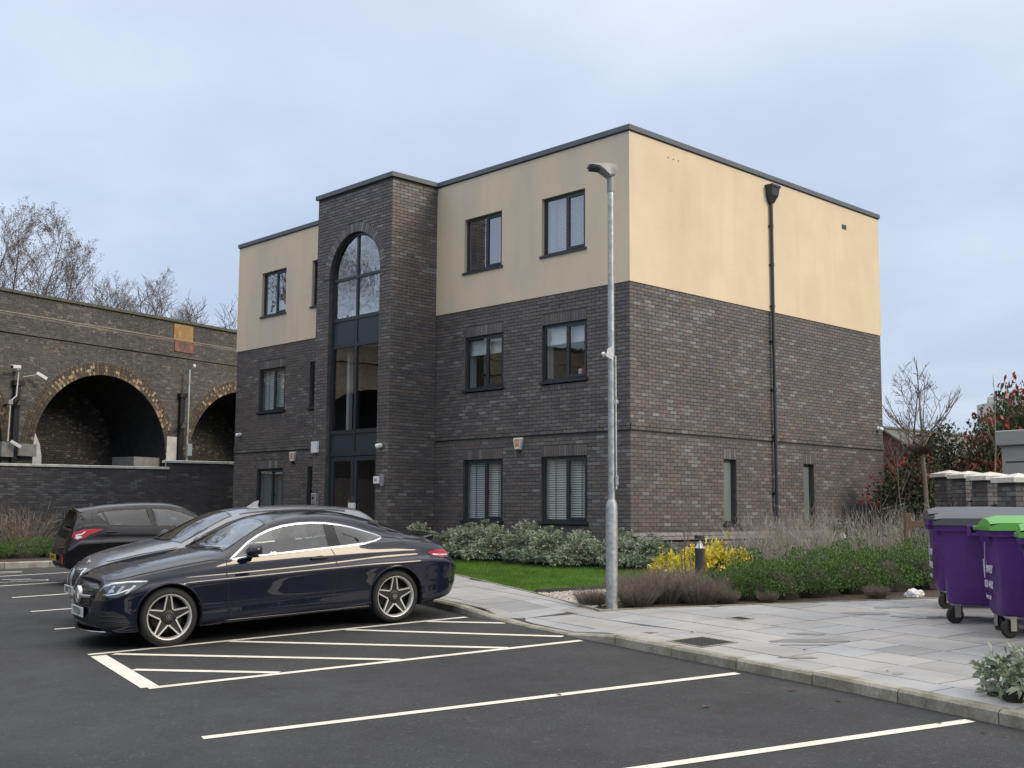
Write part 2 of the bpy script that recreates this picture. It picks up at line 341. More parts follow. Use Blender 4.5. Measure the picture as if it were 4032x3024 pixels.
def clip(poly, a, b):                                               # keep the part left of a->b
    out = []; dx, dy = b[0]-a[0], b[1]-a[1]
    side = [dx*(p[1]-a[1]) - dy*(p[0]-a[0]) for p in poly]
    for i in range(len(poly)):
        p, q, s, t = poly[i], poly[(i+1) % len(poly)], side[i], side[(i+1) % len(poly)]
        if s >= 0: out.append(p)
        if s*t < 0: k = s/(s-t); out.append((p[0]+(q[0]-p[0])*k, p[1]+(q[1]-p[1])*k))
    return out
def area(p): return .5*sum(p[i][0]*p[(i+1)%len(p)][1]-p[(i+1)%len(p)][0]*p[i][1] for i in range(len(p)))
def inset(poly, d):
    n = len(poly); out = []
    for i in range(n):
        a, p, b = Vector(poly[i-1]), Vector(poly[i]), Vector(poly[(i+1) % n]); e1 = (p-a); e2 = (b-p)
        if e1.length < 1e-6 or e2.length < 1e-6: return None
        e1.normalize(); e2.normalize(); n1 = Vector((-e1.y, e1.x)); n2 = Vector((-e2.y, e2.x)); k = 1 + n1.dot(n2)
        if k < .15: return None
        q = p + (n1+n2)*(d/k); out.append((q.x, q.y))
    return out if area(out) > .004 else None
slab_count = 0
def lay_slabs(ax, origin, bounds, u0, u1, v0, v1, seed):
    """courses of random-length slabs along ax, clipped to the convex bounds"""
    global slab_count
    rr = random.Random(seed); ux, uy = ax; vx, vy = -uy, ux; v = v0
    while v < v1:
        w = rr.choice((.30,.45,.45,.60)); u = u0 + rr.uniform(-.5, 0)
        while u < u1:
            l = rr.choice((.45,.60,.75,.90,.90)) * (1 if w > .35 else 1.1)
            poly = [(origin[0]+ux*a+vx*b, origin[1]+uy*a+vy*b) for a, b in ((u,v),(u+l,v),(u+l,v+w),(u,v+w))]
            if area(poly) < 0: poly = poly[::-1]
            for a, b in zip(bounds, bounds[1:] + bounds[:1]):
                poly = clip(poly, a, b)
                if len(poly) < 3: break
            u += l
            if len(poly) < 3 or area(poly) < .012: continue
            c = (sum(p[0] for p in poly)/len(poly), sum(p[1] for p in poly)/len(poly))
            if in_poly(c[0], c[1], SHRUB_HOLE): continue
            q = inset(poly, .0075); 
            if not q: continue
            q2 = inset(q, .004) or q
            t = rr.gauss(1.0, .06); t = t*.80 if rr.random() < .05 else t; warm = rr.uniform(-.02, .03); jz = rr.uniform(-.0015, .0015)
            n = len(q); vv = [(x, y, G(x, y)+pave_h(x, y)-.016) for x, y in q] + [(x, y, G(x, y)+pave_h(x, y)-.003+jz) for x, y in q] 
            ff = [tuple(range(n, 2*n))] + [(i, (i+1)%n, n+(i+1)%n, n+i) for i in range(n)]
            link('paving_slab', mesh('paving_slab', vv, ff, tint=(t*(1+warm), t, t*(1-warm))), MAT['slab'], pav); slab_count += 1
        v += w
KD = (.5225, -.8526)
plaza = [(.86+.11,12.53+.07), KIN[5], KIN[6], KIN[7], KIN[8], (9.0,4.9), (9.0,15.05), EDGE_R[3], EDGE_R[2], EDGE_R[1], PC]
def ccw(p): return p if area(p) > 0 else p[::-1]
# convex pieces: plaza right of the mitre, path left of it
MIT = ((.86,12.53), PC)
lay_slabs(KD, (.97,12.6), ccw([(.03,14.19),(5.31,5.19),(9.0,5.0),(9.0,15.015)]), -3.2, 11.5, -.2, 9.6, 5)
lay_slabs((-.47,.8827), (.97,12.60), ccw([(.03,14.19),(1.11,14.29),(.31,16.45),(-.97,19.60),(-4.55,26.36),(-5.7,25.0),(-.98,15.99),(-.18,14.48)]), -.5, 16, -2.6, 3.0, 9)
# edging strips along the beds
for ln, nm in ((EDGE_R, 'edging'), (EDGE_L, 'edging')):
    mb = MB()
    for a, b in zip(ln, ln[1:]):
        d = Vector((b[0]-a[0], b[1]-a[1])).normalized(); n = Vector((-d.y, d.x))*.02
        v = [(a[0], a[1], G(*a)-.02), (b[0], b[1], G(*b)-.02), (b[0]+n.x*2, b[1]+n.y*2, G(*b)-.02), (a[0]+n.x*2, a[1]+n.y*2, G(*a)-.02)]
        v += [(x, y, z+.125) for x, y, z in v]; mb.add(v, [(0,1,5,4),(1,2,6,5),(2,3,7,6),(3,0,4,7),(4,5,6,7)])
    mb.obj(nm, MAT['kerb'], pav)
# manhole cover with frame
def manhole(cx, cy, ax, w, l):
    o = empty('manhole_cover', (cx, cy, 0)); tag(o, 'dark square cast iron manhole cover set in the grey paving', 'manhole cover')
    ux, uy = ax; vx, vy = -uy, ux
    def P(a, b, dz): x, y = ux*a+vx*b, uy*a+vy*b; return (x, y, G(cx+x, cy+y)+pave_h(cx+x, cy+y)+dz)
    mb = MB()
    for s, (a0, a1, b0, b1) in enumerate(((-l,l,-w,-w+.03),(-l,l,w-.03,w),(-l,-l+.03,-w+.03,w-.03),(l-.03,l,-w+.03,w-.03))):
        mb.add([P(a0,b0,.002),P(a1,b0,.002),P(a1,b1,.002),P(a0,b1,.002)], [(0,1,2,3)])
    mb.obj('frame', MAT['kerb'], o)
    mb = MB(); mb.add([P(-l+.03,-w+.03,.001),P(l-.03,-w+.03,.001),P(l-.03,w-.03,.001),P(-l+.03,w-.03,.001)], [(0,1,2,3)])
    k = 9
    for i in range(k):
        for j in range(k):
            a = -l+.06+(2*l-.12)*i/(k-1); b = -w+.06+(2*w-.12)*j/(k-1); s = .012
            mb.add([P(a-s,b-s,.001),P(a+s,b-s,.001),P(a+s,b+s,.001),P(a-s,b+s,.001),P(a-s*.7,b-s*.7,.005),P(a+s*.7,b-s*.7,.005),P(a+s*.7,b+s*.7,.005),P(a-s*.7,b+s*.7,.005)], [(4,5,6,7),(0,1,5,4),(1,2,6,5),(2,3,7,6),(3,0,4,7)])
    mb.obj('lid', MAT['cast_iron'], o)
manhole(1.91, 11.60, KD, .24, .27)
manhole(2.62, 13.25, KD, .10, .14)
bpy.data.objects['manhole_cover.001']['label'] = 'small dark utility cover in the paving near the planting bed'
# damp stains on the slabs
rs = random.Random(3)
for (sx, sy, a, b) in ((2.95,11.5,.34,.14),(3.05,11.95,.20,.07),(2.60,10.55,.16,.05),(4.1,13.4,.3,.1),(4.6,13.0,.36,.10),(4.9,12.9,.3,.12),(4.55,13.9,.22,.08),(3.2,9.65,.06,.04),(2.85,11.25,.22,.05)):
    n = 26; ph = rs.uniform(0, 6); pts = []
    for k in range(n):
        t = 2*math.pi*k/n; r = 1 + .22*math.sin(2*t+ph) + .13*math.sin(5*t+ph*2); x = sx+a*r*math.cos(t)*.9+b*r*math.sin(t)*.3; y = sy+b*r*math.sin(t)-a*.15*r*math.cos(t); pts.append((x, y, G(x, y)+pave_h(x, y)+.0006))
    link('damp_patch', mesh('damp_patch', pts, [tuple(range(n))]), MAT['stain'], pav)
# ---------------------------------------------------------------- painted markings
BAYD = Vector((.885, .466)); 
def strip(name, a, b, w, dz=.004, parent=None, t=.0):
    a = Vector(a); b = Vector(b); d = (b-a).normalized(); n = Vector((-d.y, d.x))*(w/2); pts = []; k = max(2, int((b-a).length/.4)); top = []; 
    for i in range(k+1):
        p = a + (b-a)*(i/k); j = random.uniform(-.0025, .0025)
        for s in (-1, 1): q = p + n*s*(1+j*3); top.append((q.x, q.y, G(q.x, q.y)+dz))
    f = [(2*i, 2*i+2, 2*i+3, 2*i+1) for i in range(k)]
    return link(name, mesh(name, top, f), MAT['paint'], parent)
marks = empty('bay_markings'); tag(marks, kind='structure')
bpy.data.objects['car_park']
for a, b, w in (((-2.19,8.38),(2.02,10.385),.098), ((.45,7.12),(3.27,8.335),.098),
                ((-5.67,14.48),(-1.45,16.7),.098), ((-6.79,16.45),(-2.57,18.68),.098), ((-7.92,18.44),(-3.7,20.67),.098), ((-9.02,20.47),(-4.8,22.7),.098), ((-10.12,22.42),(-5.9,24.55),.098)):
    strip('bay_line', a, b, w, .004, marks)
hb = [(-4.47,12.36),(-.56,14.70),(-3.20,10.35),(.76,12.52)]
strip('bay_line', hb[0], hb[1], .098, .004, marks); strip('bay_line', hb[2], hb[3], .098, .004, marks)
strip('bay_line', (-4.33,12.27), (-3.20,10.40), .16, .0045, marks)
for a, b in (((-3.66,11.34),(-2.17,10.98)),((-4.2,12.36),(-1.1,11.55)),((-3.15,13.08),(-.03,12.13)),((-1.95,13.80),(.58,12.84)),((-1.02,14.36),(-.05,14.04))):
    strip('bay_line', a, b, .098, .0048, marks)
# corner of a painted wheelchair bay symbol at the left edge
for a, b, w in (((-9.75,21.05),(-8.55,21.4),.05),((-9.3,21.55),(-8.62,21.55),.05),((-9.55,21.75),(-9.0,21.75),.07),((-8.55,21.38),(-8.64,21.58),.05),((-10.4,23.2),(-9.86,23.36),.05),((-10.4,23.55),(-9.95,23.58),.09)):
    strip('bay_symbol', a, b, w, .0052, marks)
# ================================================================ the building
TH = .8059; BC = Vector((2.3024, 22.157)); D1 = Vector((-math.cos(TH), math.sin(TH))); D2 = Vector((math.sin(TH), math.cos(TH)))
Z_STR, Z_BND, Z_TOP = 3.4527, 6.3777, 9.55; L_F, L_R = 14.82, 9.87
T_DEP, TU0, TU1 = 1.36, 5.88, 8.83
MAT['brick'] = pmat('dark engineering brick', (1,1,1), .5, spec=.5, var=.2, vscale=30, bump=.25, bscale=120, tint=True, rvar=.1, var2=.14, v2scale=.55, streak=.12)
MAT['mortar'] = pmat('mortar', (.070,.066,.065), .9, var=.35, vscale=9, col2=(.105,.096,.088), v2scale=.7)
MAT['render'] = pmat('cream render', (.735,.615,.44), .85, var=.06, vscale=70, bump=.15, bscale=220, var2=.10, v2scale=.75, streak=.05)
MAT['render_f'] = pmat('weathered cream render', (.735,.615,.44), .85, var=.05, vscale=70, bump=.12, bscale=260, col2=(.63,.55,.435), v2scale=.62, stretch=(1.3,1.3,.55), streak=.06)
MAT['coping'] = pmat('grey coping', (.10,.115,.13), .45, var=.08, vscale=6, var2=.1)
MAT['anthracite'] = pmat('anthracite frame', (.028,.036,.045), .38, var=.05, vscale=20)
MAT['panel'] = pmat('anthracite panel', (.034,.045,.058), .35, var2=.06, v2scale=2)
MAT['white'] = pmat('white plastic', (.72,.73,.73), .4, var=.04, vscale=10)
MAT['lining'] = pmat('white plaster', (.62,.62,.60), .8)
MAT['slat'] = pmat('blind slat', (.82,.84,.83), .6)
MAT['slat_dark'] = pmat('grey blind slat', (.20,.23,.22), .6)
MAT['curtain'] = pmat('grey curtain', (.22,.25,.25), .9, var=.2, vscale=6, stretch=(6,6,.3))
MAT['glass'] = glassmat('window glass', (.80,.84,.85), refl=.95, wav=.10, wscale=2.2, boost=.13)
MAT['glass_wavy'] = glassmat('old window glass', (.5,.53,.54), refl=.98, wav=.5, wscale=5., boost=.42)
MAT['glass_top'] = glassmat('sky facing window glass', (.6,.64,.66), refl=1.0, wav=.10, wscale=2.2, boost=.30)
MAT['frost'] = pmat('frosted glass', (.17,.195,.19), .25, var2=.1, v2scale=1)
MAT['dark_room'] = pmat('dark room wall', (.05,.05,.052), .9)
MAT['black'] = pmat('black rubber', (.012,.012,.013), .6)
MAT['chrome'] = pmat('polished metal', (.75,.76,.77), .16, metal=1.)
MAT['stone_cap'] = pmat('pale coping stone', (.62,.61,.56), .8, var=.2, vscale=9, var2=.18, v2scale=2, bump=.2, bscale=60)
class Wall:
    def __init__(s, o, u, n): s.o, s.u, s.n = Vector(o), Vector(u), Vector(n)
    def __call__(s, u, z, n=0.): p = s.o + s.u*u + s.n*n; return (p.x, p.y, z)
    def M(s, u, z, n=0.):                                          # local x along u, y up, z outward
        p = s(u, z, n); m = Matrix(((s.u.x, 0, s.n.x, p[0]), (s.u.y, 0, s.n.y, p[1]), (0, 1, 0, p[2]), (0, 0, 0, 1))); return m
WF = Wall(BC, D1, -D2); WR = Wall(BC, D2, -D1); WT = Wall(BC - D2*T_DEP, D1, -D2); WTS = Wall(BC + D1*TU0 - D2*T_DEP, D2, -D1)
PAL = np.array([(.112,.100,.100),(.126,.110,.106),(.102,.094,.097),(.138,.118,.110),(.146,.120,.108),(.117,.110,.112),(.166,.167,.167),(.152,.152,.151),(.195,.197,.195)])
def vnoise(x, y, seed=0):
    def h(i, j): v = np.sin(i*127.1 + j*311.7 + seed*74.7)*43758.5453; return v - np.floor(v)
    xi, yi = np.floor(x), np.floor(y); fx, fy = x-xi, y-yi; fx = fx*fx*(3-2*fx); fy = fy*fy*(3-2*fy)
    return (h(xi,yi)*(1-fx)+h(xi+1,yi)*fx)*(1-fy) + (h(xi,yi+1)*(1-fx)+h(xi+1,yi+1)*fx)*fy
def brick_rects(u0, u1, z0, z1, cuts=(), zref=Z_STR, ch=.075, bl=.225, joint=.010, half0=True, alt_header=False):
    """stretcher-bond brick rectangles of a wall, cut by openings: cuts are callables z0,z1 -> (ua,ub) or None"""
    out = []; k0 = math.ceil((z0 - zref)/ch - 1e-6); k1 = math.floor((z1 - zref)/ch + 1e-6)
    for k in range(k0, k1):
        za, zb = zref + k*ch, zref + (k+1)*ch; spans = [(u0, u1)]
        for c in cuts:
            r = c(za, zb)
            if r is None: continue
            ns = []
            for a, b in spans:
                if r[1] <= a or r[0] >= b: ns.append((a, b)); continue
                if r[0] - a > .03: ns.append((a, r[0]))
                if b - r[1] > .03: ns.append((r[1], b))
            spans = ns
        b_ = bl if not (alt_header and k % 2) else bl/2
        ph = (b_/2 if k % 2 else 0.) if not alt_header else (bl/4 if k % 2 else 0)
        for a, b in spans:
            i = math.floor((a - u0 - ph)/b_); u = u0 + ph + i*b_
            while u < b - 1e-6:
                p, q = max(u, a), min(u + b_, b); u += b_
                if q - p > .035: out.append((p + joint/2, q - joint/2, za + joint/2, zb - joint/2, 1 if abs((q-p)-b_) < 1e-6 else 0))
    return out
def rectcut(a, b, za, zb): return lambda p, q: (a, b) if (p < zb - .02 and q > za + .02) else None
def tints(R, seed, light=.13, pal=PAL, gain=1.0):
    R = np.asarray(R); uc = (R[:,0]+R[:,1])/2; zc = (R[:,2]+R[:,3])/2; r = np.random.default_rng(seed)
    nz = vnoise(uc*.55, zc*1.3, seed) * .6 + vnoise(uc*1.7, zc*3.1, seed+3) * .4
    pl = np.clip(light + (nz-.5)*.75, .015, .6); isl = r.random(len(R)) < pl
    idx = np.where(isl, r.integers(6, 9, len(R)), r.integers(0, 6, len(R))); t = pal[idx] * (1 + r.normal(0, .07, (len(R),1))) * gain
    return np.clip(t, .01, 1)
def brick_mesh_data(wall, R, off=0., dep=.006, bev=.0025, seed=0, jit=.0012):
    R = np.asarray(R, float); n = len(R); r = np.random.default_rng(seed); f = off + r.normal(0, jit, n)
    O = np.array(wall.o); U = np.array(wall.u); Nn = np.array(wall.n); V = np.zeros((n, 8, 3))
    for i, (a, b) in enumerate(((0,2),(1,2),(1,3),(0,3))):
        su = R[:, a]; sz = R[:, b]; V[:, i, :2] = O + np.outer(su, U) + np.outer(f - dep, Nn); V[:, i, 2] = sz
        iu = su + (bev if a == 0 else -bev); iz = sz + (bev if b == 2 else -bev); V[:, i+4, :2] = O + np.outer(iu, U) + np.outer(f, Nn); V[:, i+4, 2] = iz
    base = np.array([(4,5,6,7),(0,1,5,4),(1,2,6,5),(2,3,7,6),(3,0,4,7)]); F = (base[None] + (np.arange(n)*8)[:, None, None]).reshape(-1, 4)
    return V.reshape(-1, 3), F
def brick_piece_meshes(key, mat, pal, bl=.225, ch=.075, joint=.01, nvar=10, seed=1, gain=1.0):
    w = Wall((0,0), (1,0), (0,-1)); out = []; r = np.random.default_rng(seed)
    for i in range(nvar):
        V_, F_ = brick_mesh_data(w, [(-(bl-joint)/2, (bl-joint)/2, -(ch-joint)/2, (ch-joint)/2)]); t = pal[i % len(pal)] * (1 + r.normal(0, .06)) * gain
        me = mesh('brick', V_, F_, tint=t); me.materials.append(mat); out.append(me)
    return out
def wall_M(wall, u, z, n): p = wall(u, z, n); return Matrix(((wall.u.x, -wall.n.x, 0, p[0]), (wall.u.y, -wall.n.y, 0, p[1]), (0, 0, 1, p[2]), (0, 0, 0, 1)))
def lay(walls, parent, mat, singles=300, pal=PAL, seed=1, bl=.225, ch=.075, joint=.01, light=.13, name='brickwork', gain=1.0):
    """walls: list of (wall, rects, offset, extra tint). The nearest whole bricks become parts, the others one joined part"""
    cand = []
    for wi, (w, R, off, lg) in enumerate(walls):
        for ri, r in enumerate(R):
            if r[4] == 1:
                p = w((r[0]+r[1])/2, (r[2]+r[3])/2); face = abs(Vector((-p[0], -p[1])).normalized().dot(w.n)); cand.append((-(face+.3)/(p[0]**2+p[1]**2+(p[2]-CAMZ)**2), wi, ri))
    cand.sort(); pick = set((a, b) for _, a, b in cand[:singles]); ms = brick_piece_meshes(name, mat, pal, bl, ch, joint, 18, seed, gain)
    AV = []; AF = []; AT = []; o = 0
    for wi, (w, R, off, lg) in enumerate(walls):
        if not len(R): continue
        T = tints(R, seed + wi, light if lg is None else lg, pal, gain); keep = [i for i in range(len(R)) if (wi, i) not in pick]
        for i in range(len(R)):
            if (wi, i) in pick:
                r = R[i]; j = int(np.argmin(((pal*gain - T[i])**2).sum(1))); link('brick', ms[j + (len(pal) if random.random() < .5 and j + len(pal) < 18 else 0)], None, parent, wall_M(w, (r[0]+r[1])/2, (r[2]+r[3])/2, off + random.gauss(0, .001)))
        V_, F_ = brick_mesh_data(w, [R[i] for i in keep], off, seed=seed+wi); AV.append(V_); AF.append(F_ + o); AT.append(np.repeat(T[keep], 8, axis=0)); o += len(V_)
    me = mesh(name, np.vstack(AV), np.vstack(AF), tint=np.vstack(AT)); ob = link(name, me, mat, parent); ob['kind'] = 'stuff'; return ob
def backing(wall, outer, holes, n, mat, parent, name='wall_core', reveal=.11, thick=True):
    V_, F_ = cdt(outer, holes); v = [wall(u, z, n) for u, z in V_]; f = list(F_)
    for h in holes:
        o = len(v); k = len(h); v += [wall(u, z, n) for u, z in h] + [wall(u, z, n - reveal) for u, z in h]; f += [(o+i, o+(i+1)%k, o+k+(i+1)%k, o+k+i) for i in range(k)]
    return link(name, mesh(name, v, f), mat, parent)
bld = empty('apartment_building', (BC.x, BC.y, .8)); tag(bld, 'three storey dark brick block with cream rendered top floor and arched entrance tower', 'building')
def part(o): return o
bld_inv = Matrix.Translation((-BC.x, -BC.y, -.8))
class _B:                                                            # a parent at the origin of the world's axes keeps the parts' world coordinates
    pass
bld.location = (0, 0, 0)
# openings: (u0,u1,z0,z1)
WINS = dict(T1=(3.655,4.90,7.228,8.49), T2=(1.165,2.415,7.228,8.49), M1=(3.61,4.87,4.537,5.757), M2=(1.145,2.42,4.537,5.757), G1=(3.605,4.89,1.63,2.988), G2=(1.14,2.43,1.63,2.988),
            LT=(12.31,13.55,7.24,8.505), LTn=(10.80,11.05,7.228,8.495), LM=(12.255,13.59,4.535,5.757), LMn=(10.835,11.07,4.52,5.757), LG=(12.23,13.57,1.63,2.975), LGn=(10.845,11.07,1.63,2.985))
RW = dict(R1=(3.04,3.49,1.61,2.985), R2=(6.14,6.58,1.61,2.985))
base_z = .55
# --- front wall bricks
fc = [rectcut(*WINS[k][:2], WINS[k][2]-.06, WINS[k][3]) for k in WINS if WINS[k][3] < 6.3]
fs = [rectcut(WINS[k][0], WINS[k][1], WINS[k][3], WINS[k][3]+.225) for k in WINS if WINS[k][3] < 6.3]
fs2 = [rectcut(WINS[k][0], WINS[k][1], WINS[k][2]-.165, WINS[k][2]-.05) for k in WINS if WINS[k][3] < 6.3]
tower_gap = rectcut(TU0+.01, TU1-.01, -5, 20)
cutsF = fc + fs + fs2 + [tower_gap]
def vertical_bricks(wall, a, b, za, zb, bw=.0735, joint=.009):
    n = max(1, round((b-a)/bw)); w = (b-a)/n; return [(a+i*w+joint/2, a+(i+1)*w-joint/2, za+joint/2, zb-joint/2, 0) for i in range(n)]
RF = brick_rects(0, L_F, base_z, Z_STR-.004, cutsF) + brick_rects(0, L_F, Z_STR+.149, Z_BND+.001, cutsF)
RFs = []
for k, (a, b, c, d) in WINS.items():
    if d < 6.3:
        RFs += vertical_bricks(WF, a, b, d, d+.225); RFs += vertical_bricks(WF, a, b, c-.165, c-.05)
RFc = brick_rects(0, L_F, Z_STR, Z_STR+.15, cutsF)                    # the two courses over the string joint stand proud
cutsR = [rectcut(v[0], v[1], v[2]-.05, v[3]+.225) for v in RW.values()]
Z_PL = 1.462
RR = brick_rects(0, L_R, Z_PL, Z_STR-.004, cutsR) + brick_rects(0, L_R, Z_STR+.149, Z_BND+.001, cutsR)
RRs = []
for a, b, c, d in RW.values(): RRs += vertical_bricks(WR, a, b, d, d+.225, .09)
RRc = brick_rects(0, L_R, Z_STR, Z_STR+.15, cutsR); RRp = brick_rects(0, L_R, base_z, Z_PL-.15, [])
# --- tower bricks
GU0, GU1, GC, GR, ZSP = 6.31, 8.30, 7.305, .995, 7.40
def archcut(r):
    def f(za, zb):
        if za < ZSP: return (GU0, GU1) if r == GR or za < 0 else None
        zz_ = za if za > ZSP else ZSP; dz = zz_ - ZSP
        if dz >= r: return None
        h = math.sqrt(r*r - dz*dz); return (GC-h, GC+h)
    return f
def towcut(za, zb):
    if zb <= ZSP + .02: return (GU0, GU1)
    dz = max(0, (za+zb)/2 - ZSP); r = GR + .225
    if dz >= r: return None
    h = math.sqrt(r*r - dz*dz); return (GC-h, GC+h)
RT = brick_rects(TU0, TU1, base_z, Z_TOP-.12, [towcut]); RTS = brick_rects(0, T_DEP, base_z, Z_TOP-.12, [])
lay([(WR, RR, 0, .10), (WR, RRs, 0, .5), (WR, RRc, .018, .1), (WR, RRp, .11, .05), (WF, RF, 0, .05), (WF, RFs, 0, .08), (WF, RFc, .018, .05), (WT, RT, 0, .07), (WTS, RTS, 0, .12)], bld, MAT['brick'], 300, seed=21)
# sloped plinth bricks on the side wall
mv = []; mf = []; mt = []; r_ = np.random.default_rng(4)
for row, (za, zb, na, nb) in enumerate(((Z_PL-.07, Z_PL-.004, .055, .006), (Z_PL-.148, Z_PL-.08, .112, .062))):
    n = int(L_R/.225); 
    for i in range(n):
        a = i*.225 + (.1125 if row else 0) + .005; b = a + .215; o = len(mv); mv += [WR(a, za, na), WR(b, za, na), WR(b, zb, nb), WR(a, zb, nb), WR(a, za, -.02), WR(b, za, -.02), WR(b, zb, -.02), WR(a, zb, -.02)]
        mf += [(o,o+1,o+2,o+3),(o+4,o,o+3,o+7),(o+1,o+5,o+6,o+2),(o+3,o+2,o+6,o+7)]; t = PAL[r_.integers(0, 8)]*1.25; mt += [t]*8
ob = link('plinth_brickwork', mesh('plinth_brickwork', mv, mf, tint=np.array(mt)), MAT['brick'], bld); ob['kind'] = 'stuff'
# arch voussoirs round the entrance glazing
mv = []; mf = []; mt = []; n = 42
for i in range(n):
    a0 = math.pi*i/n + .004; a1 = math.pi*(i+1)/n - .004; o = len(mv)
    for nn in (-.008, .0):
        e = 0 if nn < 0 else .003
        for (r, a) in ((GR+.004+e, a0+e), (GR+.004+e, a1-e), (GR+.222-e, a1-e), (GR+.222-e, a0+e)): mv.append(WT(GC + r*math.cos(a), ZSP + r*math.sin(a), nn))
    mf += [(o+4,o+5,o+6,o+7),(o,o+1,o+5,o+4),(o+1,o+2,o+6,o+5),(o+2,o+3,o+7,o+6),(o+3,o,o+4,o+7)]; t = PAL[r_.integers(0, 9)]; mt += [t]*8
ob = link('arch_brickwork', mesh('arch_brickwork', mv, mf, tint=np.array(mt)), MAT['brick'], bld); ob['kind'] = 'stuff'
# --- mortar cores with openings
def rect(a, b, c, d): return [(a, c), (b, c), (b, d), (a, d)]
holesF = [rect(a, b, c-.05, d) for k, (a, b, c, d) in WINS.items() if d < 6.3]
backing(WF, rect(0, TU0, .3, Z_BND), [h for h in holesF if h[1][0] < TU0], -.008, MAT['mortar'], bld)
backing(WF, rect(TU1, L_F, .3, Z_BND), [h for h in holesF if h[0][0] > TU1], -.008, MAT['mortar'], bld)
backing(WR, rect(0, L_R, .3, Z_BND), [rect(a, b, c-.05, d) for a, b, c, d in RW.values()], -.008, MAT['mortar'], bld)
arch = [(GU0, .6)] + [(GU1, .6)] + [(GC + GR*math.cos(math.pi*i/28), ZSP + GR*math.sin(math.pi*i/28)) for i in range(29)]
backing(WT, rect(TU0, TU1, .3, Z_TOP-.1), [arch], -.008, MAT['mortar'], bld, reveal=.16)
WTL = Wall(BC + D1*TU1 - D2*T_DEP, D2, D1); WL = Wall(BC + D1*L_F, D2, D1); WB = Wall(BC + D2*L_R, D1, D2)
for w_, ln, nn in ((WTS, T_DEP, -.008), (WTL, T_DEP+.02, -.002), (WL, L_R, 0), (WB, L_F, 0)):
    mb = MB(); mb.add([w_(0,.3,nn),w_(ln,.3,nn),w_(ln,Z_TOP-.1,nn),w_(0,Z_TOP-.1,nn)], [(0,1,2,3)]); mb.obj('wall_core', MAT['mortar'], bld)
# --- render panels of the top floor, 22 mm proud, with a drip bead
ZR0, ZR1 = Z_BND + .004, Z_TOP - .12
backing(WF, rect(-.022, TU0, ZR0, ZR1), [rect(*WINS[k]) for k in ('T1','T2')], .022, MAT['render_f'], bld, 'render_panel', reveal=.13)
backing(WF, rect(TU1, L_F+.022, ZR0, ZR1), [rect(*WINS[k]) for k in ('LT','LTn')], .022, MAT['render_f'], bld, 'render_panel', reveal=.13)
backing(WR, rect(-.022, L_R+.022, ZR0, ZR1), [], .022, MAT['render'], bld, 'render_panel')
mb = MB()
mb.add([WF(-.022,ZR0,.022),WF(TU0,ZR0,.022),WF(TU0,ZR0,-.03),WF(-.022,ZR0,-.03)], [(0,1,2,3)]); mb.add([WR(-.022,ZR0,.022),WR(L_R+.022,ZR0,.022),WR(L_R+.022,ZR0,-.03),WR(-.022,ZR0,-.03)], [(0,1,2,3)])
mb.add([WL(-.022,ZR0,.022),WL(.5,ZR0,.022),WL(.5,ZR1,.022),WL(-.022,ZR1,.022)], [(0,1,2,3)]); mb.add([WB(-.022,ZR0,.022),WB(.5,ZR0,.022),WB(.5,ZR1,.022),WB(-.022,ZR1,.022)], [(0,1,2,3)])
mb.obj('render_edge', MAT['render'], bld)
mb = MB()
mb.tube([WR(-.022, ZR0+.004, .025), WR(-.022, ZR1, .025)], .004, 6); mb.obj('corner_bead', MAT['white'], bld)
# --- roof and copings
def ring(u): return (BC + D1*u)
mb = MB()
foot = [WF(-.06,0,.06)[:2], WF(TU0-.06,0,.06)[:2], WF(TU0-.06,0,T_DEP+.06)[:2], WF(TU1+.06,0,T_DEP+.06)[:2], WF(TU1+.06,0,.06)[:2], WF(L_F+.06,0,.06)[:2], WF(L_F+.06,0,-L_R-.06)[:2], WF(-.06,0,-L_R-.06)[:2]]
mb.prism(foot, Z_TOP-.105, Z_TOP); mb.obj('roof_coping', MAT['coping'], bld)
mb = MB(); mb.prism([(p[0], p[1]) for p in [WF(-.03,0,.03), WF(L_F+.03,0,.03), WF(L_F+.03,0,-L_R-.03), WF(-.03,0,-L_R-.03)]], Z_TOP-.13, Z_TOP-.107); mb.obj('drip_edge', MAT['anthracite'], bld)
# --- floors inside, so that rooms are dark
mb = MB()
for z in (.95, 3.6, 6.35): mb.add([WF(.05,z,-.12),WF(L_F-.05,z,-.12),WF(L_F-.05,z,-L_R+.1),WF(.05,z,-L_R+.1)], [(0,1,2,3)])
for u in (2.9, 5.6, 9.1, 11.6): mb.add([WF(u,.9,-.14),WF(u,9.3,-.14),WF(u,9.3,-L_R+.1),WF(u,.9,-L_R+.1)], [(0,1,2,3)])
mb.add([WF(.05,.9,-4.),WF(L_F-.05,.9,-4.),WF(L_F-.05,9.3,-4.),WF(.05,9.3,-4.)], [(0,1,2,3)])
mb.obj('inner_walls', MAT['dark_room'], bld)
# --- thin dark strip along the string joint at first floor level
for w_, a, b in ((WF, 0, TU0), (WF, TU1, L_F), (WR, 0, L_R)):
    mb = MB(); v = [w_(u, z, n) for n in (-.01, .006) for (u, z) in ((a,Z_STR-.014),(b,Z_STR-.014),(b,Z_STR-.001),(a,Z_STR-.001))]; mb.add(v, [(4,5,6,7),(0,1,5,4),(2,3,7,6)]); mb.obj('string_line', MAT['black'], bld)
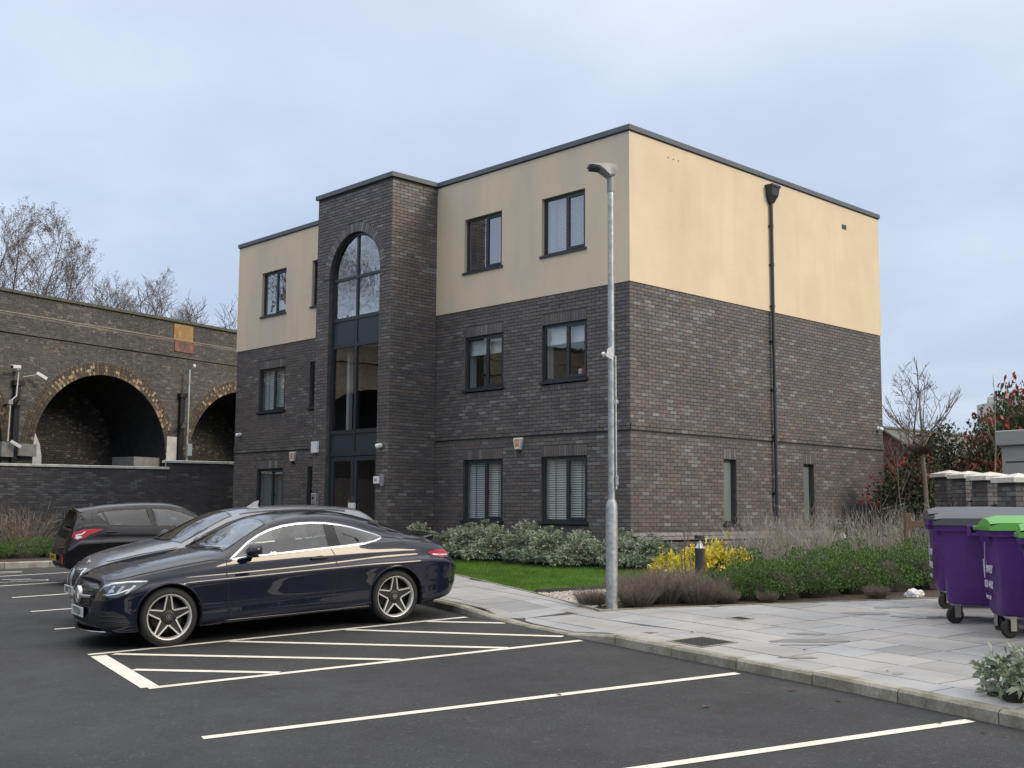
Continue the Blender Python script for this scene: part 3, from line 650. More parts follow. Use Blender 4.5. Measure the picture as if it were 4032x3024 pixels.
# --- windows
def wbox(mb, wall, u0, u1, z0, z1, n0, n1): 
    v = [wall(u, z, n) for n in (n0, n1) for (u, z) in ((u0,z0),(u1,z0),(u1,z1),(u0,z1))]; mb.add(v, [(0,3,2,1),(4,5,6,7),(0,1,5,4),(1,2,6,5),(2,3,7,6),(3,0,4,7)])
def frame_bars(mb, wall, u0, u1, z0, z1, t, n0, n1, lap=.0005):
    wbox(mb, wall, u0, u1, z0, z0+t, n0, n1); wbox(mb, wall, u0, u1, z1-t, z1, n0, n1); wbox(mb, wall, u0, u0+t, z0+t+lap, z1-t-lap, n0, n1); wbox(mb, wall, u1-t, u1, z0+t+lap, z1-t-lap, n0, n1)
def pane(wall, u0, u1, z0, z1, n, mat, parent): return link('pane', mesh('pane', [wall(u0,z0,n),wall(u0,z1,n),wall(u1,z1,n),wall(u1,z0,n)], [(0,1,2,3)]), mat, parent)
slat_cache = {}
def window(wall, key, rc, n, narrow=False, dress=None, glass='glass', sill=True):
    u0, u1, z0, z1 = rc; mb = MB(); frame_bars(mb, wall, u0, u1, z0+.02, z1, .055, n-.06, n)
    um = u0 + (u1-u0)*.46
    if not narrow: wbox(mb, wall, um-.03, um+.03, z0+.0755, z1-.0555, n-.06, n-.001)
    w = mb.obj('window', MAT['anthracite'], bld)
    if sill:
        mb = MB(); wbox(mb, wall, u0-.045, u1+.045, z0-.012, z0+.0195, n-.06, .055); wbox(mb, wall, u0-.045, u1+.045, z0-.03, z0-.0125, .035, .054); mb.obj('sill', MAT['anthracite'], w)
    if not narrow:
        mb = MB(); frame_bars(mb, wall, u0+.045, um-.012, z0+.066, z1-.046, .052, n-.035, n+.014); mb.obj('sash', MAT['anthracite'], w)
        pane(wall, u0+.09, um-.06, z0+.115, z1-.095, n-.012, MAT[glass], w); pane(wall, um+.03, u1-.055, z0+.075, z1-.055, n-.025, MAT[glass], w)
        mb = MB(); wbox(mb, wall, um-.055, um-.035, (z0+z1)/2-.10, (z0+z1)/2+.02, n-.075, n-.06); mb.obj('handle', MAT['chrome'], w)
    else: pane(wall, u0+.05, u1-.05, z0+.07, z1-.05, n-.02, MAT[glass], w)
    mb = MB(); d0, d1 = n-.07, n-.30                                  # plaster lining of the opening
    for (a, b, c, d) in ((u0,u0,z0,z1),(u1,u1,z0,z1)): mb.add([wall(a,c,d0),wall(a,d,d0),wall(a,d,d1),wall(a,c,d1)], [(0,1,2,3)])
    mb.add([wall(u0,z0+.03,d0),wall(u1,z0+.03,d0),wall(u1,z0+.03,d1),wall(u0,z0+.03,d1)], [(0,1,2,3)]); mb.add([wall(u0,z1,d0),wall(u1,z1,d0),wall(u1,z1,d1),wall(u0,z1,d1)], [(0,1,2,3)])
    mb.obj('lining', MAT['lining'], w)
    if dress:
        kind, a, b, top, bot = dress
        if kind in ('slat', 'slat_dark', 'slat_shut'):
            pitch = .048; ns = int((top-bot)/pitch); tilt = {'slat': .9, 'slat_dark': .55, 'slat_shut': 1.15}[kind]; hw_ = .024
            me = MB().add([(a, -hw_*math.sin(tilt), hw_*math.cos(tilt)), (b, -hw_*math.sin(tilt), hw_*math.cos(tilt)), (b, hw_*math.sin(tilt), -hw_*math.cos(tilt)), (a, hw_*math.sin(tilt), -hw_*math.cos(tilt))], [(0,1,2,3)]).mesh('slat')
            me.materials.append(MAT['slat_dark' if kind == 'slat_dark' else 'slat'])
            for i in range(ns): link('slat', me, None, w, wall.M(0, bot + (i+.5)*pitch, n-.13))
            mb = MB()
            for q in (.2, .5, .8): wbox(mb, wall, a+(b-a)*q-.012, a+(b-a)*q+.012, bot, top, n-.104, n-.102)
            mb.obj('ladder_tape', MAT['slat_dark'], w)
        elif kind == 'roller':
            mb = MB(); wbox(mb, wall, a, b, top-.30, top-.02, n-.14, n-.13); wbox(mb, wall, a, b, top-.36, top-.30, n-.16, n-.11); mb.obj('roller_blind', MAT['slat'], w)
        elif kind == 'curtain':
            mb = MB(); v = []; k = 60
            for i in range(k+1):
                u = a+(b-a)*i/k; q = n-.15+.02*math.sin(i*1.15); v += [wall(u, bot, q), wall(u, top, q)]
            mb.add(v, [(2*i,2*i+2,2*i+3,2*i+1) for i in range(k)]); mb.obj('curtain', MAT['curtain'], w)
    return w
NF = -.055
def dr(kind, k, top=None, bot=None, a=None, b=None): u0, u1, z0, z1 = WINS[k]; return (kind, u0+.03 if a is None else a, u1-.03 if b is None else b, z1-.05 if top is None else top, z0+.06 if bot is None else bot)
window(WF, 'T1', WINS['T1'], NF, dress=dr('slat_dark', 'T1'), glass='glass_top'); window(WF, 'T2', WINS['T2'], NF, dress=dr('slat_shut', 'T2'), glass='glass_top')
window(WF, 'M1', WINS['M1'], NF, dress=dr('roller', 'M1')); window(WF, 'M2', WINS['M2'], NF, dress=dr('roller', 'M2', b=WINS['M2'][1]-.1))
window(WF, 'G1', WINS['G1'], NF, dress=dr('slat', 'G1')); window(WF, 'G2', WINS['G2'], NF, dress=dr('slat', 'G2'))
window(WF, 'LT', WINS['LT'], NF, dress=dr('slat', 'LT', top=WINS['LT'][2]+.42), glass='glass_top'); window(WF, 'LTn', WINS['LTn'], NF, True)
window(WF, 'LM', WINS['LM'], NF, dress=dr('slat_shut', 'LM')); window(WF, 'LMn', WINS['LMn'], NF, True)
window(WF, 'LG', WINS['LG'], NF, dress=dr('curtain', 'LG')); window(WF, 'LGn', WINS['LGn'], NF, True)
for k in RW: window(WR, k, RW[k], -.09, True, glass='frost')
# --- entrance tower glazing
NT = -.10; Z_FL = .98
glz = empty('entrance_glazing', parent=bld)
mb = MB()
def bar(u0, u1, z0, z1, n0=-.07, n1=0.): wbox(mb, WT, u0, u1, z0, z1, NT+n0, NT+n1)
t = .07
bar(GU0, GU0+t, Z_FL, ZSP); bar(GU1-t, GU1, Z_FL, ZSP)
for z, h in ((7.34,.035),(6.37,.04),(5.72,.035),(3.68,.045),(3.165,.05)): bar(GU0+t+.001, GU1-t-.001, z-h, z+h, -.069, -.001)
bar(GC-.033, GC+.033, 3.216, 3.634, -.068, .0); bar(GC-.033, GC+.033, 3.726, 5.684, -.068, .0); bar(GC-.033, GC+.033, 5.756, 6.329, -.068, 0); bar(GC-.033, GC+.033, 6.411, 7.304, -.068, 0); bar(GC-.033, GC+.033, 7.376, ZSP+GR-.06, -.068, 0)
n = 28; vv = []; 
for i in range(n+1):
    a = math.pi*i/n
    for r, q in ((GR, NT), (GR-t, NT), (GR-t, NT-.07), (GR, NT-.07)): vv.append(WT(GC+r*math.cos(a), ZSP+.0005+r*math.sin(a), q))
mb.add(vv, [(4*i+j, 4*i+(j+1)%4, 4*i+4+(j+1)%4, 4*i+4+j) for i in range(n) for j in range(4)])
mb.obj('frame', MAT['anthracite'], glz)
mb = MB()
for z0, z1 in ((5.757,6.328),(3.727,3.633)):
    pass
for (z0, z1) in ((5.757,6.328),(3.2165,3.6335)):
    for a, b in ((GU0+t+.002, GC-.034), (GC+.034, GU1-t-.002)):
        m2 = MB(); wbox(m2, WT, a, b, z0, z1, NT-.06, NT-.022); m2.obj('spandrel_panel', MAT['panel'], glz)
def fan(side):
    a0, a1 = (0, math.pi/2) if side > 0 else (math.pi/2, math.pi); r = GR-t+.01; pts = []
    for i in range(13): a = a0+(a1-a0)*i/12; pts.append((GC+r*math.cos(a), ZSP+r*math.sin(a)))
    x = GC + side*.03; pts = [p for p in pts if (p[0]-x)*side > 0]
    if side > 0: poly = [(x, 7.37), (GC+r, 7.37)] + pts + [(x, ZSP+r*.995)]
    else: poly = [(x, 7.37), (x, ZSP+r*.995)] + pts + [(GC-r, 7.37)]
    return poly
for s in (1, -1):
    p = fan(s); link('pane', mesh('pane', [WT(u, z, NT-.03) for u, z in p], [tuple(range(len(p)))]), MAT['glass_wavy'], glz)
for z0, z1, g in ((6.41,7.305,'glass_wavy'),(3.725,5.685,'glass')):
    for a, b in ((GU0+t-.005, GC-.03), (GC+.03, GU1-t+.005)): pane(WT, a, b, z0, z1, NT-.032, MAT[g], glz)
# the pair of entrance doors
doors = empty('entrance_door', parent=bld)
for a, b in ((GU0+t+.02, GC-.012), (GC+.012, GU1-t-.02)):
    m2 = MB(); frame_bars(m2, WT, a, b, Z_FL+.02, 3.10, .10, NT-.065, NT-.012); m2.obj('door_leaf', MAT['anthracite'], doors); pane(WT, a+.095, b-.095, Z_FL+.115, 3.005, NT-.04, MAT['glass'], doors)
m2 = MB(); wbox(m2, WT, GC-.11, GC+.13, 1.83, 2.03, NT-.010, NT+.03); m2.obj('lock_plate', MAT['white'], doors)
m2 = MB(); wbox(m2, WT, GC-.02, GC+.0, 2.08, 2.17, NT-.010, NT+.02); m2.obj('lock_cylinder', MAT['chrome'], doors)
m2 = MB(); m2.tube([WT(GC-.16, 1.45, NT+.045), WT(GC-.16, 2.02, NT+.045)], .012, 8); m2.obj('pull_handle', MAT['chrome'], doors)
MAT['notice'] = pmat('red notice', (.35,.06,.03), .6)
m2 = MB()
for a, z0, z1, w in ((7.86,1.98,2.12,.13),(7.72,1.99,2.11,.10)): wbox(m2, WT, a-w/2, a+w/2, z0, z1, NT-.30, NT-.298)
m2.obj('notice', MAT['notice'], doors)
# stair hall behind the glass
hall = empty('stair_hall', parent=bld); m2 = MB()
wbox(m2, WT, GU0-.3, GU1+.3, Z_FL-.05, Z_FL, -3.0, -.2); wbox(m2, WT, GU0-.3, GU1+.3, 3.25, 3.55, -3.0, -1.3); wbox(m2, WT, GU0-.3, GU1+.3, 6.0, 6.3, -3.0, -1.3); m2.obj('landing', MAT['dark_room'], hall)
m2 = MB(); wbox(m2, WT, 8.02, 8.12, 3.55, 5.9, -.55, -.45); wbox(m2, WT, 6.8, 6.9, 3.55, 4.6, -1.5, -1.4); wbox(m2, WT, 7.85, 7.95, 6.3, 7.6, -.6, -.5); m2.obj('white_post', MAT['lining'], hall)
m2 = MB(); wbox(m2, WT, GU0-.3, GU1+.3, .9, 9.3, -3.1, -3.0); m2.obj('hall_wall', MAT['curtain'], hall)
# --- downpipe with hopper
dp = MB(); S = 4.90
dp.tube([WR(S, 1.0, .075), WR(S, 8.9, .075)], .038, 12)
pipe = dp.obj('downpipe', MAT['anthracite'], bld, smooth=True)
m2 = MB()
for z in (1.5, 2.3, 3.55, 4.6, 5.7, 6.5, 7.45, 8.35):
    m2.tube([WR(S, z-.03, .075), WR(S, z+.03, .075)], .047, 12); wbox(m2, WR, S-.07, S+.07, z-.012, z+.012, .0, .04)
m2.obj('pipe_bracket', MAT['anthracite'], pipe)
m2 = MB()
prof = [(8.88,.055,.03,.115),(9.05,.13,.012,.19),(9.22,.15,.01,.21),(9.24,.17,.008,.23),(9.29,.17,.008,.23)]
v = []
for z, hw_, n0, n1 in prof: v += [WR(S-hw_, z, n0), WR(S+hw_, z, n0), WR(S+hw_, z, n1), WR(S-hw_, z, n1)]
m2.add(v, [(4*i+j, 4*i+(j+1)%4, 4*i+4+(j+1)%4, 4*i+4+j) for i in range(len(prof)-1) for j in range(4)] + [(0,1,2,3)[::-1], (16,17,18,19)]); m2.obj('hopper', MAT['anthracite'], pipe)
# small vents and weep holes in the render
m2 = MB()
for s_ in (1.22, 1.39, 1.56): m2.lathe([(.016, 0), (.016, .004)], 10, WR.M(s_, 9.146, .0215))
wbox(m2, WR, 8.08, 8.28, 8.87, 8.98, .0, .030); m2.obj('wall_vent', MAT['anthracite'], bld)
# ---------------------------------------------------------------- things fixed to the walls
MAT['alarm_orange'] = pmat('orange label', (.58,.27,.13), .5); MAT['alarm_lens'] = pmat('amber lens', (.10,.018,.004), .15)
def alarm(wall, u, z, label, txt):
    o = empty('alarm_box'); o.matrix_world = wall.M(u, z, .0); tag(o, label, 'alarm box', 'alarm boxes on the brick front')
    p = [(-.115,.125),(.115,.125),(.13,.10),(.075,-.125),(-.075,-.125),(-.13,.10)]
    m2 = MB(); n_ = len(p); v = [(x, y, .0) for x, y in p] + [(x, y, .055) for x, y in p] + [(x*.9, y*.92, .075) for x, y in p]
    m2.add(v, [(i,(i+1)%n_,n_+(i+1)%n_,n_+i) for i in range(n_)] + [(n_+i,n_+(i+1)%n_,2*n_+(i+1)%n_,2*n_+i) for i in range(n_)] + [tuple(range(2*n_,3*n_))]); m2.obj('cover', MAT['white'], o)
    m2 = MB(); m2.prism([(-.085,.09),(.085,.09),(.058,-.07),(-.058,-.07)], .0752, .0765); m2.obj('label', MAT['alarm_orange'], o)
    m2 = MB(); m2.prism([(-.07,-.125),(.07,-.125),(.05,-.175),(.02,-.19),(-.02,-.19),(-.05,-.175)], .0, .05); m2.obj('lens', MAT['alarm_lens'], o)
    text_obj('lettering', txt, .075, MAT['white'], o, Matrix.Translation((0, .03, .0768)) @ Matrix.Scale(-1, 4, (1,0,0)) )
alarm(WF, 3.086, 3.29, 'white alarm box with orange label between the right wing ground floor windows', 'bcs')
alarm(WF, 11.735, 3.27, 'white alarm box with orange label left of the entrance tower', 'bcs')
def dome_camera(wall, u, z, label, yaw):
    o = empty('security_camera'); o.matrix_world = wall.M(u, z, .0); tag(o, label, 'camera', 'white security cameras')
    m2 = MB(); m2.lathe([(.055,0),(.06,.03),(.05,.045)], 20); m2.obj('base', MAT['white'], o, True)
    M = Matrix.Translation((0, -.01, .085)) @ Matrix.Rotation(yaw, 4, 'Y') @ Matrix.Rotation(.35, 4, 'X')
    m2 = MB(); m2.lathe([(.03,-.05),(.05,-.035),(.058,0),(.055,.04),(.048,.055),(.04,.058)], 20, M); m2.obj('housing', MAT['white'], o, True)
    m2 = MB(); m2.lathe([(.036,.0585),(.030,.066),(.012,.069)], 16, M); m2.obj('lens', MAT['black'], o, True)
dome_camera(WF, .345, 4.0, 'white dome camera on the front wall just right of the lamp column', .5)
dome_camera(WF, 14.5, 3.97, 'white dome camera at the far left end of the front wall', .9)
dome_camera(WT, 6.138, 3.30, 'white dome camera beside the entrance panel on the tower', .7)
dome_camera(WR, 9.6, 3.98, 'white dome camera at the far right corner of the side wall', .9)
o = empty('junction_box'); o.matrix_world = WT.M(8.68, 3.35, 0); tag(o, 'plain white square box on brick beside the entrance tower', 'box')
m2 = MB(); m2.box((-.125,-.135,0), (.125,.135,.08), bev=.012); m2.obj('cover', MAT['white'], o)
o = empty('intercom'); o.matrix_world = WT.M(8.61, 1.92, 0); tag(o, 'silver entry intercom panel left of the entrance doors', 'intercom')
MAT['brushed'] = pmat('brushed steel', (.55,.55,.54), .4, metal=.8); MAT['galv'] = pmat('galvanised steel', (.40,.42,.43), .5, metal=.75, var=.25, vscale=18, var2=.2, v2scale=5, bump=.1, bscale=40, rvar=.12)
m2 = MB(); m2.box((-.10,-.38,0), (.10,.33,.10), bev=.006); m2.obj('housing', MAT['brushed'], o)
m2 = MB(); m2.lathe([(.035,.1005),(.035,.104)], 16, Matrix.Translation((.02,.22,0))); m2.box((-.05,.02,.1005), (.05,.11,.104)); m2.obj('camera_window', MAT['black'], o)
o = empty('door_sign'); o.matrix_world = WT.M(6.11, 2.53, 0); tag(o, 'small white lit number sign on grey bracket right of the doors', 'sign')
m2 = MB(); m2.box((-.13,-.13,.0), (-.05,.13,.07), bev=.004); m2.obj('bracket', MAT['galv'], o)
m2 = MB(); m2.box((-.03,-.08,.0), (.16,.085,.10), bev=.005); m2.obj('panel', MAT['white'], o)
MAT['ink'] = pmat('dark ink', (.02,.025,.05), .6)
text_obj('lettering', 'B4', .085, MAT['ink'], o, Matrix.Translation((.07, .0, .1012)) @ Matrix.Scale(-1, 4, (1,0,0)))
# things on the window sill
MAT['red'] = pmat('red card', (.45,.02,.025), .5, var=.3, vscale=30)
def sill_thing(name, u, w, h, d, mat, label, cat, rnd=False):
    o = empty(name); o.matrix_world = WF.M(u, WINS['M2'][2]+.0305, NF-.17); tag(o, label, cat); m2 = MB()
    if rnd: m2.lathe([(w/2*.9,0),(w/2,.01),(w/2,h*.85),(w/2*.8,h)], 18, Matrix.Rotation(-math.pi/2, 4, 'X'))
    else: m2.box((-w/2, 0, -d/2), (w/2, h, d/2), bev=.006)
    m2.obj('body', mat, o, smooth=rnd); return o
o = sill_thing('gift_box', 1.33, .24, .24, .10, MAT['red'], 'red box standing on the sill inside the middle floor window', 'box')
m2 = MB(); m2.box((-.03,.02,.0501), (.03,.22,.052)); m2.obj('band', MAT['black'], o)
o = sill_thing('paper_roll', 1.50, .12, .22, .1, MAT['white'], 'white roll beside the red box inside the window', 'roll', True)
m2 = MB(); m2.lathe([(.02,0),(.02,.004)], 12, Matrix.Translation((0,.2205,0)) @ Matrix.Rotation(-math.pi/2, 4, 'X')); m2.obj('core', MAT['slat_dark'], o)
o = sill_thing('candle_jar', 1.83, .13, .13, .1, MAT['white'], 'white round jar on the sill inside the middle floor window', 'jar', True)
m2 = MB(); m2.lathe([(.05,0),(.05,.012)], 12, Matrix.Translation((0,.1305,0)) @ Matrix.Rotation(-math.pi/2, 4, 'X')); m2.obj('lid', MAT['brushed'], o)
# ================================================================ railway viaduct behind, boundary wall
VP = np.array([(.088,.086,.083),(.102,.098,.092),(.076,.076,.077),(.116,.110,.100),(.094,.093,.093),(.082,.080,.077),(.17,.158,.138),(.14,.13,.113),(.19,.16,.12)])
VRING = np.array([(.085,.072,.058),(.11,.088,.062),(.07,.062,.055),(.14,.105,.065),(.095,.08,.06),(.12,.09,.06),(.34,.255,.165),(.24,.17,.12),(.40,.31,.21)])
MAT['via_brick'] = pmat('sooty brick', (1,1,1), .85, var=.35, vscale=14, bump=.5, bscale=50, tint=True)
MAT['via_mortar'] = pmat('ochre mortar', (.25,.23,.195), .95, var=.3, vscale=10, col2=(.13,.122,.11), v2scale=.55)
MAT['via_cope'] = pmat('mossy coping', (.10,.105,.075), .9, var=.35, vscale=7, bump=.4, bscale=30)
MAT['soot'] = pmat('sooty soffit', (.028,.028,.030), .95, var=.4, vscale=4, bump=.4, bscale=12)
MAT['patch_y'] = pmat('ochre plaster', (.33,.21,.09), .9, var=.3, vscale=5, var2=.25, v2scale=2); MAT['patch_r'] = pmat('red plaster', (.26,.12,.085), .9, var=.35, vscale=5, col2=(.12,.09,.075), v2scale=3)
MAT['concrete'] = pmat('concrete', (.27,.265,.25), .9, var=.2, vscale=6, var2=.2); MAT['whitewash'] = pmat('whitewash', (.62,.62,.60), .85, var=.15, vscale=5, var2=.2, v2scale=1.5)
WV = Wall((-16.56, 37.0), Vector((.536,.844)).normalized(), Vector((.844,-.536)).normalized())
VTOP, VCOR, VLED, VR, VSP = 9.0, 7.56, 8.22, 2.80, 3.76; ARC = [-9.4, -2.7, 4.0, 10.7, 17.4]
via = empty('railway_viaduct'); tag(via, 'long sooty brick railway viaduct with round arches behind the car park', 'viaduct')
def arccut(c, r):
    def f(za, zb):
        zm = (za+zb)/2
        if zm <= VSP: return (c-VR, c+VR)
        d = zm - VSP
        return None if d >= r else (c - math.sqrt(r*r-d*d), c + math.sqrt(r*r-d*d))
    return f
RG = .46
vc = [arccut(c, VR+RG) for c in ARC]
kw = dict(ch=.08, bl=.232, joint=.013, zref=.4, alt_header=True)
U0, U1 = -1.2, 11.6
R_low = brick_rects(U0, U1, 2.9, VCOR+.01, vc, **kw); R_band = brick_rects(U0, U1, VCOR+.03, VLED, [], **kw); R_par = brick_rects(U0, U1, VLED+.02, VTOP-.1, [], **kw)
lay([(WV, R_low, 0, .10), (WV, R_band, .09, .03), (WV, R_par, .03, .06)], via, MAT['via_brick'], 300, pal=VP, seed=51, bl=.232, ch=.08, joint=.013, light=.1)
# arch rings, three courses of headers on edge
mv = []; mf = []; mt = []; rr_ = np.random.default_rng(8)
for c in ARC[1:4]:
    for k in range(4):
        r0, r1 = VR + .004 + k*.115, VR + (k+1)*.115 - .008; n = int(math.pi*r0/.085)
        for i in range(n):
            a0 = math.pi*i/n + .0018; a1 = math.pi*(i+1)/n - .0018; o = len(mv)
            for nn in (-.012, .012):
                for r, a in ((r0,a0),(r0,a1),(r1,a1),(r1,a0)): mv.append(WV(c + r*math.cos(a), VSP + r*math.sin(a), nn))
            mf += [(o+4,o+5,o+6,o+7),(o,o+1,o+5,o+4),(o+1,o+2,o+6,o+5),(o+2,o+3,o+7,o+6),(o+3,o,o+4,o+7)]
            am = (a0+a1)/2; warm = .30 if (.35 < am < 1.25 or 1.7 < am < 2.35) else .06
            t = VRING[rr_.integers(6, 9)] if rr_.random() < warm*(1.2 if k < 3 else .3) else VRING[rr_.integers(0, 6)]*(.8 + .3*rr_.random()); mt += [t]*8
ob = link('arch_ring', mesh('arch_ring', mv, mf, tint=np.array(mt)), MAT['via_brick'], via); ob['kind'] = 'stuff'
# core with arch openings
def archpoly(c): return [(c-VR, -.5), (c+VR, -.5)] + [(c + VR*math.cos(math.pi*i/32), VSP + VR*math.sin(math.pi*i/32)) for i in range(33)]
backing(WV, rect(-46, 40, -1.0, VTOP-.05), [archpoly(c) for c in ARC], -.012, MAT['via_mortar'], via, reveal=.02)
def vbox(u0, u1, z0, z1, n0, n1, name, mat, par=via):
    m2 = MB(); wbox(m2, WV, u0, u1, z0, z1, n0, n1); return m2.obj(name, mat, par)
vbox(-46, 40, VCOR+.02, VLED, -.5, .077, 'cornice', MAT['via_mortar']); vbox(-46, 40, VLED+.001, VTOP-.101, -.5, .017, 'parapet', MAT['via_mortar'])
m2 = MB(); m2.add([WV(-46,VLED,.10),WV(40,VLED,.10),WV(40,VLED+.05,.018),WV(-46,VLED+.05,.018)], [(0,1,2,3)]); m2.obj('weathering', pmat('pale fillet', (.24,.20,.15), .9, var=.3, vscale=6), via)
s = -8.0
while s < 14: vbox(s, s+.9-.012, VTOP-.1, VTOP+random.uniform(-.006,.006), -.45, .11, 'coping_stone', MAT['via_cope']); s += .9
vbox(-46, -8.02, VTOP-.1, VTOP, -.45, .11, 'coping_stone', MAT['via_cope'])
# soffits, back walls and ballast top
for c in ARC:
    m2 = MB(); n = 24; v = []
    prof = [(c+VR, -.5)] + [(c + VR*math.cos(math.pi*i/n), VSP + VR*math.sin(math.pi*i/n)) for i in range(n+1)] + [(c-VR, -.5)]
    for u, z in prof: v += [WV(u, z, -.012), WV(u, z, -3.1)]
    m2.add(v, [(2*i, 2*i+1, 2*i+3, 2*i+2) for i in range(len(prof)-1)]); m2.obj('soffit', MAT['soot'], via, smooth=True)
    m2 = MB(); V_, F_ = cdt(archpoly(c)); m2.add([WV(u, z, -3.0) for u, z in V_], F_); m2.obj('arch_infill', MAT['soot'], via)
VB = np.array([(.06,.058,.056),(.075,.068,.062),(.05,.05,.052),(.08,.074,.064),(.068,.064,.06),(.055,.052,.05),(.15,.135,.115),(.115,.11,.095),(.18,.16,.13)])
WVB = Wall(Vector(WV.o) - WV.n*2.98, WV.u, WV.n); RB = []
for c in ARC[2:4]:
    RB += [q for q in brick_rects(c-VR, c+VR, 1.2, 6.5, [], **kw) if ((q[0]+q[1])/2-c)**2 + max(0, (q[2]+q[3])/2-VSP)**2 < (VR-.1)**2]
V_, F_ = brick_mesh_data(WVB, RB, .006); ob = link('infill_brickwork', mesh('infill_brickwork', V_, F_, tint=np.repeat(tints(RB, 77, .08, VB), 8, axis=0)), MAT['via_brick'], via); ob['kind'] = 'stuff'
vbox(-46, 40, 7.6, 8.1, -8, -.55, 'track_bed', MAT['soil'])
vbox(5.6, 6.79, 3.0, 3.75, -1.5, -.3, 'concrete_block', MAT['concrete'])
# patches, impost, whitewash
vbox(6.93, 7.86, 8.24, 8.84, .0, .058, 'render_patch', MAT['patch_y']); vbox(6.95, 7.88, 7.78, 8.22, .05, .118, 'render_patch', MAT['patch_r'])
m2 = MB(); m2.add([WV(1.2,3.2,.03),WV(1.55,3.2,.03),WV(1.53,3.6,.03),WV(1.44,4.0,.03),WV(1.25,4.35,.03),WV(1.2,3.9,.03)], [(0,1,2,3,4,5)]); m2.obj('white_board', MAT['whitewash'], via)
m2 = MB(); wbox(m2, WV, 6.82, 7.28, 2.8, 4.55, .0, .035); m2.obj('whitewash', MAT['whitewash'], via)
vbox(.55, 1.2, 3.55, 3.95, .0, .22, 'impost', MAT['concrete']); vbox(-.05, .38, 3.5, 3.98, .0, .2, 'impost', MAT['concrete'])
# black drainpipes in the piers
MAT['pipe_black'] = pmat('black iron pipe', (.018,.018,.02), .5, var=.2, vscale=12)
for u, zt in ((.46, 5.85), (7.42, 6.05)):
    m2 = MB(); wbox(m2, WV, u-.10, u+.10, 2.8, zt, .0, .14); dpp = m2.obj('drainpipe', MAT['pipe_black'], via); m2 = MB(); wbox(m2, WV, u-.17, u+.2, zt+.001, zt+.16, .0, .2); m2.obj('hopper', MAT['pipe_black'], dpp)
# --- equipment on the viaduct
def bullet_camera(u, z, n, yaw, pitch, label, arm=(0, -.12, -.08)):
    o = empty('security_camera'); o.matrix_world = WV.M(u, z, n); tag(o, label, 'camera', 'bullet cameras on the viaduct')
    M = Matrix.Rotation(yaw, 4, 'Y') @ Matrix.Rotation(pitch, 4, 'X')
    m2 = MB(); m2.box((-.055,-.055,-.10), (.055,.055,.28), M, .012); m2.obj('housing', MAT['white'], o)
    m2 = MB(); m2.box((-.045,-.045,.281), (.045,.045,.29), M); m2.obj('lens', MAT['black'], o); m2 = MB(); m2.tube([(0,0,0), arm], .02, 6); m2.obj('bracket', MAT['brushed'], o)
bullet_camera(.22, 6.42, .42, -1.25, .1, 'white bullet camera aimed left on the pole top at left', (.2,-.1,-.15)); bullet_camera(1.02, 6.25, .42, 1.2, .5, 'white bullet camera tilted down right of the pole top', (-.5,-.12,-.15)); bullet_camera(.25, 3.95, .35, 1.1, .55, 'white bullet camera low on the pier above the wall')
def floodlight(u, z, n, label):
    o = empty('floodlight'); o.matrix_world = WV.M(u, z, n); tag(o, label, 'floodlight', 'floodlights on the viaduct piers'); M = Matrix.Rotation(.6, 4, 'X')
    m2 = MB(); m2.box((-.14,-.10,-.03), (.14,.10,.04), M, .01); m2.obj('body', MAT['black'], o); m2 = MB(); m2.box((-.12,-.08,.0405), (.12,.08,.044), M); m2.obj('lens', MAT['brushed'], o)
    m2 = MB(); m2.tube([(0,-.03,-.02),(0,-.03,-n+.1)], .015, 6); m2.obj('arm', MAT['black'], o)
floodlight(.43, 5.28, .35, 'small black floodlight on the left viaduct pier'); floodlight(7.30, 4.98, .35, 'small black floodlight on the pier between the arches')
o = empty('cable_conduit'); tag(o, 'pale vertical cable conduit on the left viaduct pier', 'conduit')
m2 = MB(); m2.tube([WV(.40,6.4,.22), WV(.36,5.5,.22), WV(.14,5.3,.25), WV(.12,4.0,.25)], .022, 8); m2.obj('pipe', MAT['whitewash'], o); m2 = MB(); wbox(m2, WV, .04, .2, 5.2, 5.34, .0, .3); wbox(m2, WV, .32, .44, 6.3, 6.4, .0, .25); m2.obj('clip', MAT['brushed'], o)
o = empty('service_pole'); tag(o, 'tall thin galvanised pole in front of the pier between the arches', 'pole')
m2 = MB(); m2.tube([WV(7.53,3.0,.32), WV(7.52,7.12,.32)], .045, 10); m2.obj('pole', MAT['galv'], o, True)
m2 = MB(); m2.lathe([(.03,-.07),(.06,-.03),(.065,.03),(.04,.07)], 14, Matrix.Translation(WV(7.74,7.28,.32))); m2.obj('dome', MAT['white'], o, True); m2 = MB(); wbox(m2, WV, 7.43, 7.65, 3.85, 4.3, .37, .47); m2.obj('meter_box', MAT['galv'], o)
# ---------------------------------------------------------------- boundary wall
al = math.radians(29); WW = Wall((-15.1, 33.8), (math.cos(al), math.sin(al)), (math.sin(al), -math.cos(al)))
bw = empty('boundary_wall'); tag(bw, 'dark brick boundary wall with pale coping below the viaduct arches', 'wall')
BP = np.array([(.062,.057,.057),(.07,.064,.062),(.055,.052,.054),(.078,.070,.067),(.066,.06,.058),(.06,.058,.06),(.10,.10,.10),(.09,.09,.09),(.115,.115,.115)])
lay([(WW, brick_rects(-1.2, 4.86, .4, 3.08, [], zref=.05), 0, .22), (WW, brick_rects(4.86, 7.6, .4, 3.30, [], zref=.05), -.012, .04)], bw, MAT['brick'], 300, pal=BP, seed=91, light=.2)
m2 = MB(); wbox(m2, WW, -30, 4.86, -.2, 3.09, -.22, -.008); wb1 = m2.obj('wall_core', MAT['mortar'], bw); m2 = MB(); wbox(m2, WW, 4.861, 12, -.2, 3.31, -.22, -.02); m2.obj('wall_core', MAT['mortar'], bw)
